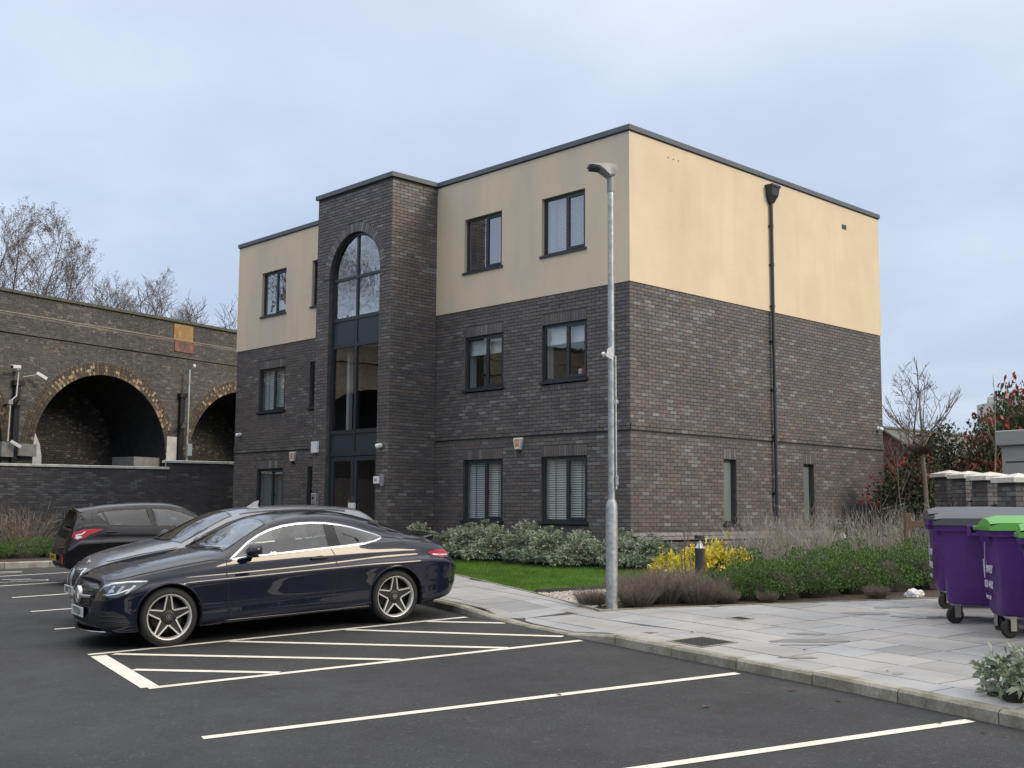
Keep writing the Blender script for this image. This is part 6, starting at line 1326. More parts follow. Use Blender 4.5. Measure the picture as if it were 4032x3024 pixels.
cb = empty('cable_conduit', (0, 0, 0)); tag(cb, 'thin grey conduit strapped to the right of the lamp column', 'conduit'); m2 = MB(); m2.tube([(1.335,14.60,2.15), (1.330,14.60,3.86)], .012, 6); m2.obj('pipe', MAT['galv'], cb); m2 = MB(); m2.box((1.322,14.585,2.2), (1.362,14.615,2.32), None, .004); m2.obj('clip', MAT['galv'], cb)
# --- bollard lights
def bollard(x, y, h, label):
    o = empty('bollard_light', at(x, y, .05)); tag(o, label, 'bollard light', 'bollard lights in the planting'); m2 = MB(); m2.lathe([(.078,0),(.075,.01),(.075,h-.20)], 24); m2.obj('post', MAT['anthracite'], o, True)
    m2 = MB(); m2.lathe([(.072,h-.198),(.012,h-.08),(.012,h-.06)], 20); m2.obj('reflector', MAT['white'], o, True)
    m2 = MB()
    for k in range(4): a = math.pi/4+k*math.pi/2+.5; m2.tube([(.068*math.cos(a), .068*math.sin(a), h-.2), (.068*math.cos(a), .068*math.sin(a), h-.06)], .006, 6)
    m2.lathe([(.07,h-.06),(.078,h-.055),(.078,h-.01),(.06,h)], 24); m2.obj('cap', MAT['anthracite'], o)
bollard(2.86, 17.5, .74, 'dark bollard light standing in the yellow shrub'); bollard(5.98, 20.8, .62, 'bollard light with pale cone half lost in the dry stems')
# --- wheeled bins
MAT['purple'] = pmat('purple plastic', (.078,.020,.175), .45, var=.10, vscale=30, var2=.18, v2scale=3, bump=.05, bscale=160, rvar=.12, streak=.22); MAT['lid_grey'] = pmat('grey plastic lid', (.065,.067,.072), .38, var2=.1); MAT['lid_green'] = pmat('green plastic lid', (.10,.36,.055), .35, var2=.12); MAT['castor_steel'] = pmat('zinc castor', (.42,.42,.41), .4, metal=.8); MAT['print'] = pmat('white print', (.62,.60,.66), .5, var=.3, vscale=25)
def bin_(x, y, rot, lid, label, text=False, w=1.26, d=.74, open_=0.):
    """x,y: near left wheel corner; local x to the right, y away"""
    o = empty('wheeled_bin', at(x, y, .1)); o.rotation_euler = (0, 0, rot); tag(o, label, 'bin', 'purple wheeled bins in a row')
    prof = [(.20,.06,.07),(.24,.035,.045),(.60,.015,.022),(1.00,-.02,-.015)]; m2 = MB(); v = []; nseg = 0
    def loop(ix, iy, z, c=.09):
        x0, x1, y0, y1 = ix, w-ix, iy, d-iy; return [(x0+c,y0,z),(x1-c,y0,z),(x1-c*.3,y0+c*.3,z),(x1,y0+c,z),(x1,y1-c,z),(x1-c*.3,y1-c*.3,z),(x1-c,y1,z),(x0+c,y1,z),(x0+c*.3,y1-c*.3,z),(x0,y1-c,z),(x0,y0+c,z),(x0+c*.3,y0+c*.3,z)]
    for z, ix, iy in prof: v += loop(ix, iy, z)
    m2.add(v, [(12*i+j, 12*i+(j+1)%12, 12*i+12+(j+1)%12, 12*i+12+j) for i in range(3) for j in range(12)] + [tuple(range(12))[::-1]]); m2.obj('tub', MAT['purple'], o, True)
    m2 = MB()
    for xx in (.42, .80): m2.box((xx,-.004,.30), (xx+.05,.03,.98), None, .012)
    m2.obj('rib', MAT['purple'], o)
    m2 = MB(); a = loop(-.055,-.05,.985,.10); b = loop(-.06,-.055,1.06,.10); c_ = loop(-.02,-.015,1.075,.09); e = loop(.0,.0,.985,.09)
    m2.add(a+b+c_+e, [(j, (j+1)%12, 12+(j+1)%12, 12+j) for j in range(12)] + [(12+j, 12+(j+1)%12, 24+(j+1)%12, 24+j) for j in range(12)] + [(36+j, 36+(j+1)%12, (j+1)%12, j) for j in range(12)]); m2.obj('rim', MAT['purple'], o)
    for hx in (.28, .86):                                               # grab handles moulded into the rim
        m2 = MB()
        for q in ((hx-.02,hx+.02), (hx+.20,hx+.24)): m2.box((q[0],-.115,.93), (q[1],-.052,1.05), None, .008)
        m2.box((hx+.02,-.115,.93), (hx+.20,-.085,.965), None, .006); m2.box((hx+.02,-.115,1.02), (hx+.20,-.056,1.05), None, .006)
        m2.obj('handle', MAT['purple'], o)
    m2 = MB()
    for k in range(9): m2.box((-.058, .12+k*.045,.93), (-.02, .135+k*.045,.984))
    m2.obj('comb', MAT['purple'], o)
    m2 = MB(); n = 9; v = []
    for i in range(n+1):
        t = i/n; y_ = -.07+(d+.1)*t; z_ = 1.085+.115*math.sin(math.pi*min(1, t*1.15+.08))**.8
        for (xx, k) in ((-.075,0.),(-.06,.7),(.05,.95),(.5*w,1.),(w-.05,.95),(w+.06,.7),(w+.075,0.)): v.append((xx, y_, 1.07+(z_-1.07)*k))
    m2.add(v, [(7*i+j, 7*i+j+1, 7*i+8+j, 7*i+7+j) for i in range(n) for j in range(6)])
    m2.add([(-.075,-.075,1.045),(w+.075,-.075,1.045),(w+.075,-.07,1.085),(.0+w-.05,-.07,1.12),(.05,-.07,1.12),(-.075,-.07,1.085)], [(0,1,2,3,4,5)]); m2.add([(-.076,-.07,1.045),(-.076,d,1.045),(-.076,d,1.07),(-.076,-.07,1.085)], [(0,1,2,3)])
    l = m2.obj('lid', lid, o, True)
    if open_: l.matrix_local = Matrix.Translation((0,d,1.09)) @ Matrix.Rotation(open_, 4, 'X') @ Matrix.Translation((0,-d,-1.07))
    for cx, cy, ca in ((.13,.10,.4),(w-.13,.10,-.5),(.13,d-.10,1.9),(w-.13,d-.10,2.4)):
        cs = empty('castor', (cx, cy, 0), o); cs.rotation_euler = (0, 0, ca); m2 = MB(); m2.box((-.05,-.05,.195), (.05,.05,.21)); m2.box((-.035,-.043,.07), (.03,-.037,.2)); m2.box((-.035,.037,.07), (.03,.043,.2)); m2.obj('fork', MAT['castor_steel'], cs)
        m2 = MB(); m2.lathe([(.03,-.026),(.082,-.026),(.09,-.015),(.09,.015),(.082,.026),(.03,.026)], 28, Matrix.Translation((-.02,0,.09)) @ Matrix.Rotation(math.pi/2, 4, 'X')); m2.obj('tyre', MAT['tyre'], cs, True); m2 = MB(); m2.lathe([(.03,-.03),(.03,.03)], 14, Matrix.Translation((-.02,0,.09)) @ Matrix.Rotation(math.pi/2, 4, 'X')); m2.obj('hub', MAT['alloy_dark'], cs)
    if text:                                                            # white tick mark, name and number printed on the end
        E_ = Matrix(((0,0,-1,.004),(-1,0,0,d*.5),(0,1,0,.72),(0,0,0,1))) @ Matrix.Rotation(0, 4, 'X') @ Matrix.Translation((0,0,.02))
        m2 = MB(); m2.prism([(-.22,.02),(-.19,.03),(-.16,-.08),(-.10,.20),(-.06,.26),(-.11,.10),(-.15,-.16),(-.17,-.16)], 0, .003, E_); m2.obj('printed_tick', MAT['print'], o)
        text_obj('lettering', 'iwer', .17, MAT['print'], o, E_ @ Matrix.Translation((.07,-.05,0)), .002); text_obj('lettering', '028 4402', .105, MAT['print'], o, E_ @ Matrix.Translation((.02,-.22,0)), .002); text_obj('lettering', 'iwer.co', .075, MAT['print'], o, E_ @ Matrix.Translation((.0,-.34,0)), .002)
    return o
bin_(5.0, 13.62, -.26, MAT['lid_grey'], 'farthest purple wheeled bin with dark grey lid by the hedge', True); bin_(4.63, 12.42, -.38, MAT['lid_grey'], 'purple wheeled bin with grey lid, second nearest the hedge', False); bin_(4.76, 11.32, -.20, MAT['lid_green'], 'purple wheeled bin with green lid and white tick print', True); b4 = bin_(4.58, 10.22, -.36, MAT['lid_green'], 'nearest purple wheeled bin cut off by the right edge', False)
# red ribbon on the last bin
rb = empty('ribbon_bow', tuple(Vector(b4.location)+Vector((-.03,-.10,1.06)))); tag(rb, 'red ribbon tied to the rim of the nearest bin', 'ribbon'); m2 = MB()
m2.tube([(0,0,0),(-.03,-.02,-.05),(-.01,-.03,-.12),(-.04,-.04,-.17)], [.012,.014,.01,.006], 6); m2.obj('tail', MAT['red'], rb); m2 = MB(); m2.tube([(0,0,0),(.05,-.02,.03),(.06,0,.06),(0,.01,.02),(-.02,-.03,.05),(.0,0,.0)], .012, 6); m2.obj('loop', MAT['red'], rb)
# --- brick pillars with pale caps and dark railings between
pcs = []
def pillar(x, y, label, w=.45, h=1.36):
    o = empty('brick_pillar', (0,0,0)); tag(o, label, 'pillar', 'capped brick pillars of the boundary'); g = G(x, y)+.1; r = .21; walls = []
    for k in range(4):
        a = r+k*math.pi/2; u = Vector((math.cos(a), math.sin(a))); n = Vector((u.y, -u.x)); oo = Vector((x, y)) - u*(w/2) + n*(w/2); W_ = Wall(oo, u, n); R_ = brick_rects(0, w, g-.1, g+h, [], zref=g-.2); walls.append((W_, R_, 0, .2))
    lay(walls, o, MAT['brick'], 70, pal=BP*1.5, seed=int(x*100), light=.2); m2 = MB(); Mz = Matrix.Translation((x, y, g)) @ Matrix.Rotation(r, 4, 'Z'); m2.box((-w/2+.008,-w/2+.008,-.15), (w/2-.008,w/2-.008,h), Mz); m2.obj('core', MAT['mortar'], o)
    m2 = MB(); c = .285; v = [(s1*c, s2*c, zz_) for zz_ in (h, h+.075) for s1, s2 in ((-1,-1),(1,-1),(1,1),(-1,1))] + [(0,0,h+.15)]; m2.add(v, [(0,3,2,1),(0,1,5,4),(1,2,6,5),(2,3,7,6),(3,0,4,7),(4,5,8),(5,6,8),(6,7,8),(7,4,8)]); m2.xf(Mz); m2.obj('cap', MAT['stone_cap'], o); pcs.append((x, y, g, h))
pillar(9.17, 24.0, 'farthest of the four pale capped brick pillars'); pillar(8.77, 22.0, 'second farthest brick pillar with pale cap'); pillar(8.27, 19.8, 'broad brick pillar with pale cap, third from the back'); pillar(7.78, 17.6, 'nearest brick pillar with pale cap above the green bin lid')
MAT['rail'] = pmat('black railing', (.012,.013,.014), .4)
for (a, b, lb) in zip(pcs, pcs[1:], ('black railing between the two farthest pillars', 'black railing between the middle pillars', 'black railing between the two nearest pillars')):
    o = empty('railing', (0,0,0)); tag(o, lb, 'railing', 'railings between the pillars'); n = 14
    for i in range(n):
        t = .16+.68*i/(n-1); x = a[0]+(b[0]-a[0])*t; y = a[1]+(b[1]-a[1])*t; m2 = MB(); m2.box((x-.02,y-.02,G(x,y)+.1), (x+.02,y+.02,G(x,y)+1.05)); m2.obj('bar', MAT['rail'], o)
    for zz_ in (.3, 1.0): m2 = MB(); m2.tube([(a[0],a[1],a[2]+zz_-.05), (b[0],b[1],b[2]+zz_-.05)], .02, 4); m2.obj('rail', MAT['rail'], o)
# --- grey equipment cabinet behind the pillars
kb = empty('equipment_cabinet', (10.35, 22.4, G(10.35, 22.4)+.1)); kb.rotation_euler = (0,0,.60); tag(kb, 'tall grey utility cabinet with overhanging lid behind the pillars', 'cabinet'); MAT['cab'] = pmat('grey cabinet', (.30,.31,.31), .5, var=.03, vscale=8, var2=.05)
m2 = MB(); m2.box((-.60,-.45,0), (.60,.45,1.95), None, .012); m2.obj('body', MAT['cab'], kb); m2 = MB(); m2.box((-.68,-.53,1.951), (.68,.53,2.25), None, .02); m2.obj('lid', MAT['cab'], kb)
m2 = MB(); m2.box((-.604,-.36,1.62), (-.601,.36,1.645)); m2.obj('door_gap', MAT['seam'], kb); m2 = MB(); m2.box((-.63,-.40,1.25), (-.601,-.36,1.38), None, .006); m2.obj('handle', MAT['matt_black'], kb); m2 = MB(); m2.box((-.615,.30,1.2), (-.601,.34,1.3)); m2.obj('lock', MAT['matt_black'], kb)
# --- timber stake with cross rail
st = empty('timber_stake', at(6.50, 18.9, .05)); tag(st, 'brown timber stake with a cross rail beside the young tree', 'stake'); MAT['timber'] = pmat('weathered timber', (.13,.085,.045), .85, var=.3, vscale=14, stretch=(4,4,.6), bump=.3, bscale=40)
m2 = MB(); m2.box((-.05,-.05,0), (.05,.05,.93), None, .006); m2.obj('post', MAT['timber'], st); m2 = MB(); m2.box((.051,-.02,.70), (.9,.02,.80), Matrix.Rotation(.1, 4, 'Z'), .005); m2.obj('cross_rail', MAT['timber'], st); m2 = MB(); m2.box((.90,-.05,0), (1.0,.05,.86), Matrix.Rotation(.1, 4, 'Z'), .006); m2.obj('post', MAT['timber'], st)
# --- plastic bag by the hedge
bg = at(5.16, 14.86, .105); bm = bmesh.new(); bmesh.ops.create_icosphere(bm, subdivisions=3, radius=1.0); rb_ = np.random.default_rng(2)
for v in bm.verts: n_ = .75+.35*math.sin(v.co.x*5+1)*math.sin(v.co.y*4)+.15*rb_.random(); v.co = Vector((v.co.x*.13*n_, v.co.y*.09*n_, max(-.25, v.co.z)*.085*n_+.02))
me = bpy.data.meshes.new('plastic_bag'); bm.to_mesh(me); bm.free(); o = link('plastic_bag', me, MAT['white']); o.location = bg; tag(o, 'crumpled white plastic bag at the foot of the green hedge', 'plastic bag')
# --- leaves and litter on the asphalt
MAT['dead_leaf'] = pmat('dead leaf', (.09,.05,.025), .8, objrand=.5)
for i, (x, y) in enumerate(((2.3,9.55),(2.55,9.1),(3.02,8.25),(3.2,7.95),(1.5,9.0),(.4,9.6),(2.75,10.9),(1.9,12.2),(3.15,9.75))):
    m2 = MB(); s_ = random.uniform(.02,.045); dz = .006 if y < 10.6 and x < 3.3 and i not in (6,7,8) else .106; m2.add([(-s_,0,0),(0,-s_*.45,.008),(s_*1.1,0,.003),(0,s_*.45,.010)], [(0,1,2),(0,2,3)]); o = m2.obj('dead_leaf', MAT['dead_leaf']); o.location = at(x, y, dz); o.rotation_euler = (0,0,i*1.7); tag(o, 'small dead brown leaf lying on the ground near the kerb', 'leaf', 'dead leaves by the kerb')
# ================================================================ planting
def unit(n, rng): v = rng.normal(0, 1, (n, 3)); return v/(np.linalg.norm(v, axis=1)[:, None]+1e-9)
def leafmesh(name, P, D, S, T, width=.45, droop=.12, rng=None):
    """each leaf is a folded diamond of two triangles"""
    rng = rng or RNG; n = len(P); D = D/(np.linalg.norm(D, axis=1)[:, None]+1e-9); R = unit(n, rng); W = np.cross(D, R); W /= np.linalg.norm(W, axis=1)[:, None]+1e-9; U = np.cross(W, D); S = np.asarray(S)[:, None]
    tip = P + D*S - np.array([0, 0, 1])*S*droop; mid = P + D*S*.5; V = np.stack([P, mid + W*S*width*.5 + U*S*.06, tip, mid - W*S*width*.5 + U*S*.06], 1).reshape(-1, 3)
    F = np.array([(0,1,2),(0,2,3)])[None] + (np.arange(n)*4)[:, None, None]; return mesh(name, V, F.reshape(-1, 3), tint=np.repeat(T, 4, axis=0))
def lump(n, rng, rad, lumps=9, shell=.55, low=.12):
    """points in an uneven mound: several overlapping blobs; returns points and outward directions"""
    c = unit(lumps, rng)*rng.uniform(.25, .62, (lumps, 1)); c[:, 2] = np.abs(c[:, 2])*.9; r = rng.uniform(.34, .52, lumps); k = rng.integers(0, lumps, n); d = unit(n, rng); q = rng.uniform(shell, 1., n)**.6
    p = c[k] + d*(r[k]*q)[:, None]; p[:, 2] = np.where(p[:, 2] < low, low + rng.random(n)*.2, p[:, 2]); return p*np.asarray(rad), d
def pick(cols, n, rng, jit=.12): c = np.asarray(cols)[rng.integers(0, len(cols), n)]; return np.clip(c*(1+rng.normal(0, jit, (n, 1))), .004, 1)
LEAF = pmat('leaves', (1,1,1), .55, spec=.35, tint=True, transl=.22); MAT['leaf'] = LEAF; MAT['leaf_matt'] = pmat('felted leaves', (1,1,1), .9, spec=.15, tint=True, transl=.15); MAT['stem'] = pmat('dry stems', (1,1,1), .9, tint=True)
MAT['shade_core'] = pmat('shrub shade', (.030,.026,.018), .95)  # added dark core, its colour stands for the shade between the leaves
SILVER = [(.27,.315,.225),(.33,.37,.28),(.20,.25,.16),(.37,.41,.32),(.14,.19,.11)]; GREEN = [(.075,.15,.034),(.10,.19,.045),(.055,.115,.03),(.14,.23,.06),(.045,.09,.026)]; YELLOW = [(.72,.60,.05),(.80,.68,.10),(.60,.52,.05),(.78,.68,.18),(.38,.38,.05)]
def rosette_bush(seed, rad, n_ros, leaf, cols, per=8):
    rng = np.random.default_rng(seed); p, d = lump(n_ros, rng, rad); d = d + np.array([0, 0, .55]); d /= np.linalg.norm(d, axis=1)[:, None]
    P = np.repeat(p, per, axis=0); A = np.repeat(d, per, axis=0); side = unit(len(P), rng); side -= A*(side*A).sum(1)[:, None]; D = A*rng.uniform(.25, 1.1, (len(P), 1)) + side; P = P - A*(rng.random((len(P), 1))*leaf*1.3)
    hgt = np.clip(p[:, 2]/rad[2], 0, 1.2); T = np.repeat(pick(cols, n_ros, rng), per, axis=0)*(1+rng.normal(0, .10, (len(P), 1))); return leafmesh('foliage', P, D, leaf*rng.uniform(.6, 1.15, len(P)), np.clip(T, .01, 1), .42, .15, rng)
def small_bush(seed, rad, n, leaf, cols, width=.5):
    rng = np.random.default_rng(seed); p, d = lump(n, rng, rad, 14, .7); D = d*.7 + unit(n, rng)*.8 + np.array([0, 0, .4]); return leafmesh('foliage', p, D, leaf*rng.uniform(.6, 1.3, n), pick(cols, n, rng, .2), width, .05, rng)
def stems_mesh(seed, n, rad, h, cols, splay=.35, thin=.004, forks=0, base=.3):
    """upright thin stems with side twigs"""
    rng = np.random.default_rng(seed); P = np.zeros((n, 3)); a = rng.uniform(0, 2*np.pi, n); r = np.sqrt(rng.random(n)); P[:, 0] = np.cos(a)*r*rad[0]*base; P[:, 1] = np.sin(a)*r*rad[1]*base
    D = np.stack([np.cos(a)*r*splay, np.sin(a)*r*splay, np.ones(n)], 1) + rng.normal(0, .10, (n, 3)); D /= np.linalg.norm(D, axis=1)[:, None]; Ls = h*rng.uniform(.45, 1.05, n)
    ps = [P]; ds = [D]; ls = [Ls]; th = [np.full(n, thin)]
    for _ in range(forks):
        t = rng.uniform(.35, .95, n); p2 = P + D*(Ls*t)[:, None]; d2 = D + rng.normal(0, .42, (n, 3)); d2 /= np.linalg.norm(d2, axis=1)[:, None]; ps.append(p2); ds.append(d2); ls.append(Ls*rng.uniform(.12, .34, n)); th.append(np.full(n, thin*.7))
    P = np.vstack(ps); D = np.vstack(ds); L = np.concatenate(ls)[:, None]; th = np.concatenate(th)[:, None]; m = len(P); W = np.cross(D, unit(m, rng)); W /= np.linalg.norm(W, axis=1)[:, None]+1e-9; bend = rng.normal(0, .06, (m, 3))
    W2 = np.cross(D, W); V = np.stack([P-W*th, P+W*th*.5+W2*th*.8, P+W*th*.5-W2*th*.8, P+D*L*.5+bend*L-W*th*.8, P+D*L*.5+bend*L+W*th*.5+W2*th*.6, P+D*L*.5+bend*L+W*th*.5-W2*th*.6, P+D*L+bend*L*2.2], 1).reshape(-1, 3)
    F = np.array([(0,1,4),(0,4,3),(1,2,5),(1,5,4),(2,0,3),(2,3,5),(3,4,6),(4,5,6),(5,3,6)])[None] + (np.arange(m)*7)[:, None, None]; return mesh('stems', V, F.reshape(-1, 3), tint=np.repeat(pick(cols, m, rng, .2), 7, axis=0))
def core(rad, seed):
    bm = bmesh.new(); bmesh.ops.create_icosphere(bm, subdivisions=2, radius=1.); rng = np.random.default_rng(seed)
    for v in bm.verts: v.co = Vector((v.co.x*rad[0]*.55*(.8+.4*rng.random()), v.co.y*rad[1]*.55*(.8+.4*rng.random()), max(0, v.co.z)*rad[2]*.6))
    me = bpy.data.meshes.new('shade_mass'); bm.to_mesh(me); bm.free(); me.materials.append(MAT['shade_core']); return me
def plant(name, me, mat, x, y, label, cat='shrub', group=None, rot=0., sc=1., dz=.08, extra=()):
    o = empty(name, at(x, y, dz)); o.rotation_euler = (0, 0, rot); o.scale = (sc,)*3 if not hasattr(sc, '__len__') else sc; tag(o, label, cat, group)
    if not me.materials: me.materials.append(mat)
    link(me.name.split('.')[0], me, None, o)
    for e, m in extra:
        if m is not None and not e.materials: e.materials.append(m)
        link(e.name.split('.')[0], e, None, o)
    return o
# --- beds and lawn
sheet('planting_bed', [PC] + EDGE_R[1:] + [(14,15.4),(16,34),(9.5,29.1),(2.32,22.12),(-1.80,26.36),(-2.75,25.4),(-4.5,26.3)] + EDGE_L[1:-1], .075, MAT['soil'], step=1.0)
sheet('planting_bed', [(-30,24.2),(-10.77,24.55),(-6.1,25.1),(-4.6,26.5),(-5.2,28.2),(-8.3,33.0),(-9.0,37.1),(-15.1,33.75),(-36,22)], .10, MAT['soil'], step=1.5)
LAWN = [(.33,16.47),(1.25,16.76),(1.91,17.26),(2.55,18.3),(2.2,19.5),(.6,21.2),(-1.3,23.4),(-3.4,25.0),(-3.6,24.5),(-.95,19.64)]
sheet('lawn', LAWN, .095, MAT['grass_base'], step=.8)
def scatter(poly, n, rng):
    P = np.array(poly); lo, hi = P.min(0), P.max(0); out = np.zeros((0, 2))
    while len(out) < n: q = rng.uniform(lo, hi, (n*2, 2)); out = np.vstack([out, q[in_poly_np(q, poly)]])
    return out[:n]
rg = np.random.default_rng(5); q = scatter(LAWN, 52000, rg); gz = np.array([G(a, b) for a, b in q])+.093; n = len(q); P = np.column_stack([q, gz]); lean = rg.normal(0, .35, (n, 2)); h = rg.uniform(.025, .06, n); ang = rg.uniform(0, np.pi, n); w = .0035
dx = np.column_stack([np.cos(ang), np.sin(ang), np.zeros(n)])*w; tip = P + np.column_stack([lean*h[:, None], h]); V_ = np.stack([P-dx, P+dx, tip], 1).reshape(-1, 3); F_ = np.arange(n*3).reshape(-1, 3)
patchy = .8+.5*vnoise(q[:, 0]*1.6, q[:, 1]*1.6, 2); tcol = pick([(1,1,1),(.8,.9,.7),(1.25,1.15,1.1),(1.1,1.25,.8),(1.5,1.25,.9)], n, rg, .1)*patchy[:, None]; go = link('grass', mesh('grass', V_, F_, tint=np.repeat(tcol, 3, axis=0)), MAT['grass']); tag(go, 'short bright green lawn grass in front of the hedge', 'grass', kind='stuff')
GRAV = [(.40,16.28),(1.02,14.62),(1.35,15.05),(1.75,15.9),(2.25,16.9),(1.95,17.2),(1.27,16.68),(.36,16.42)]
rg = np.random.default_rng(6); q = scatter(GRAV, 2600, rg); base = np.array([(1,0,0),(0,1,0),(-1,0,0),(0,-1,0),(0,0,.7),(.6,.6,.35)]); bf = np.array([(0,5,4),(5,1,4),(1,2,4),(2,3,4),(3,0,4),(0,1,5)]); VV = []; FF = []
for i, (a, b) in enumerate(q): s_ = rg.uniform(.011, .024); r3 = rg.uniform(0, 6.3); c_, d_ = math.cos(r3), math.sin(r3); B = base*np.array([s_*1.3, s_, s_]); VV.append(np.column_stack([B[:, 0]*c_-B[:, 1]*d_+a, B[:, 0]*d_+B[:, 1]*c_+b, B[:, 2]+G(a, b)+.082+rg.uniform(0, .015)])); FF.append(bf+i*6)
go = link('gravel', mesh('gravel', np.vstack(VV), np.vstack(FF), tint=np.repeat(pick([(1,1,1),(1.2,1.1,1.0),(.75,.7,.68),(1.1,.95,.85),(.9,.92,.95)], len(q), rg), 6, axis=0)), MAT['gravel']); tag(go, 'pale stone chippings between lawn and lamp column', 'gravel', kind='stuff')
lb = empty('lawn_edging'); tag(lb, 'dark low timber edging board between lawn and gravel', 'edging'); 
for (a, b) in (((.36,16.45),(1.25,16.72)),((1.25,16.72),(1.93,17.22)),((1.93,17.22),(2.5,18.1))):
    d = Vector((b[0]-a[0], b[1]-a[1])).normalized(); nn = Vector((-d.y, d.x))*.018; m2 = MB(); v = [(a[0]-nn.x,a[1]-nn.y),(b[0]-nn.x,b[1]-nn.y),(b[0]+nn.x,b[1]+nn.y),(a[0]+nn.x,a[1]+nn.y)]; m2.add([(x,y,G(x,y)+.04) for x,y in v]+[(x,y,G(x,y)+.145) for x,y in v], [(0,1,5,4),(1,2,6,5),(2,3,7,6),(3,0,4,7),(4,5,6,7)]); m2.obj('board', pmat('dark board', (.045,.045,.045), .8), lb)
# --- silver-leaved hedge along the front
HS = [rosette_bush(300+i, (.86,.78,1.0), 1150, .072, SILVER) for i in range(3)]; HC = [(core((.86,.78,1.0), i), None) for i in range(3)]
hedge = [(2.42,19.85,.80,'grey green felted shrub at the right end of the hedge below the building corner'),(1.85,20.0,.84,'grey green felted shrub directly behind the lamp column'),(1.25,20.55,.86,'grey green felted hedge shrub just left of the lamp column'),(.72,21.1,.92,'grey green felted hedge shrub below the gap between ground floor windows'),(.22,21.65,.96,'grey green felted hedge shrub with a raised tuft in mid hedge'),(-.28,22.25,.92,'grey green felted hedge shrub below the left ground floor window'),(-.80,22.85,.94,'grey green felted hedge shrub left of mid hedge'),(-1.35,23.5,.94,'grey green felted hedge shrub just right of the coupe tail'),(-1.9,24.1,.92,'grey green felted shrub at the left end of the hedge behind the coupe'),
         (2.0,20.9,.85,'back row grey green shrub nearest the building corner'),(1.1,21.6,.95,'back row grey green shrub under the right window sill'),(.3,22.5,1.0,'back row grey green shrub between the windows'),(-.5,23.3,.98,'back row grey green shrub under the left window sill'),(-1.2,24.2,.95,'back row grey green shrub beside the entrance tower')]
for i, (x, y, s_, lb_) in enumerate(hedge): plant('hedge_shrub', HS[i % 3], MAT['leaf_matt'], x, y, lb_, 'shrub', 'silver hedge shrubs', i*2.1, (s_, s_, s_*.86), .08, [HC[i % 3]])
# --- shrub at the lower right corner
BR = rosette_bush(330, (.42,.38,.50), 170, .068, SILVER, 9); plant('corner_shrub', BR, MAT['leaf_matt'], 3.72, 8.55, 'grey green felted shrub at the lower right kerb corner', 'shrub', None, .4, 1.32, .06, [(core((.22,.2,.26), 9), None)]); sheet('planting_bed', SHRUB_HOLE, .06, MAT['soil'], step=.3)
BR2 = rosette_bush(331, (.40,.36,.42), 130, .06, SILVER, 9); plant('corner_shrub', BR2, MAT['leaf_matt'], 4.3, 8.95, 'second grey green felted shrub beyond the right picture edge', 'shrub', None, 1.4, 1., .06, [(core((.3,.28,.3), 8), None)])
# --- clipped green hedge
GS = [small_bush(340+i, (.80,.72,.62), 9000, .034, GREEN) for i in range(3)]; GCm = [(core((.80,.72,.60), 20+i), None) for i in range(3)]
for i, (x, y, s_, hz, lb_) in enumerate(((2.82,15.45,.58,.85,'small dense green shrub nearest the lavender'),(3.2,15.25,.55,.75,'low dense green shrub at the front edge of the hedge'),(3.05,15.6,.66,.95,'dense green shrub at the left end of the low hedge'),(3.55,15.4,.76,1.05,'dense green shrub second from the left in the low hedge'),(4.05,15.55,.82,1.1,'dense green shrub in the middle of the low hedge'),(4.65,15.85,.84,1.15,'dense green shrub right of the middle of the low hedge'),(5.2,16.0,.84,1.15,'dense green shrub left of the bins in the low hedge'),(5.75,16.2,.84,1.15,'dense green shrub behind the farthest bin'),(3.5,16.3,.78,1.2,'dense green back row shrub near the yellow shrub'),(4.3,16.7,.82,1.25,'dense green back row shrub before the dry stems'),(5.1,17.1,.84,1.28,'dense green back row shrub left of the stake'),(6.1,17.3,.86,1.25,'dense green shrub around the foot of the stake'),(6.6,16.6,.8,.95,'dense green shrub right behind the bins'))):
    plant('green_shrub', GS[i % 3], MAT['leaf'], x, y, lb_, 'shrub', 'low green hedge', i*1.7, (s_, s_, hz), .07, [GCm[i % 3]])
# --- yellow shrub
YS = [rosette_bush(360+i, (.52,.48,.58), 330, .085, YELLOW, 6) for i in range(2)]
for i, (x, y, s_, hz, lb_) in enumerate(((2.45,17.9,.86,1.15,'golden yellow shrub left of the bollard light'),(2.85,18.1,.90,1.10,'golden yellow shrub behind the bollard light'),(3.25,17.95,.92,1.55,'tallest golden yellow shrub right of the bollard light'),(3.58,17.9,.62,1.0,'low golden yellow shrub at the right end of its clump'))): plant('yellow_shrub', YS[i % 2], MAT['leaf'], x, y, lb_, 'shrub', 'golden yellow shrubs', i*1.9, (s_, s_, hz), .08, [(core((.34,.30,.30), 40+i), None)])
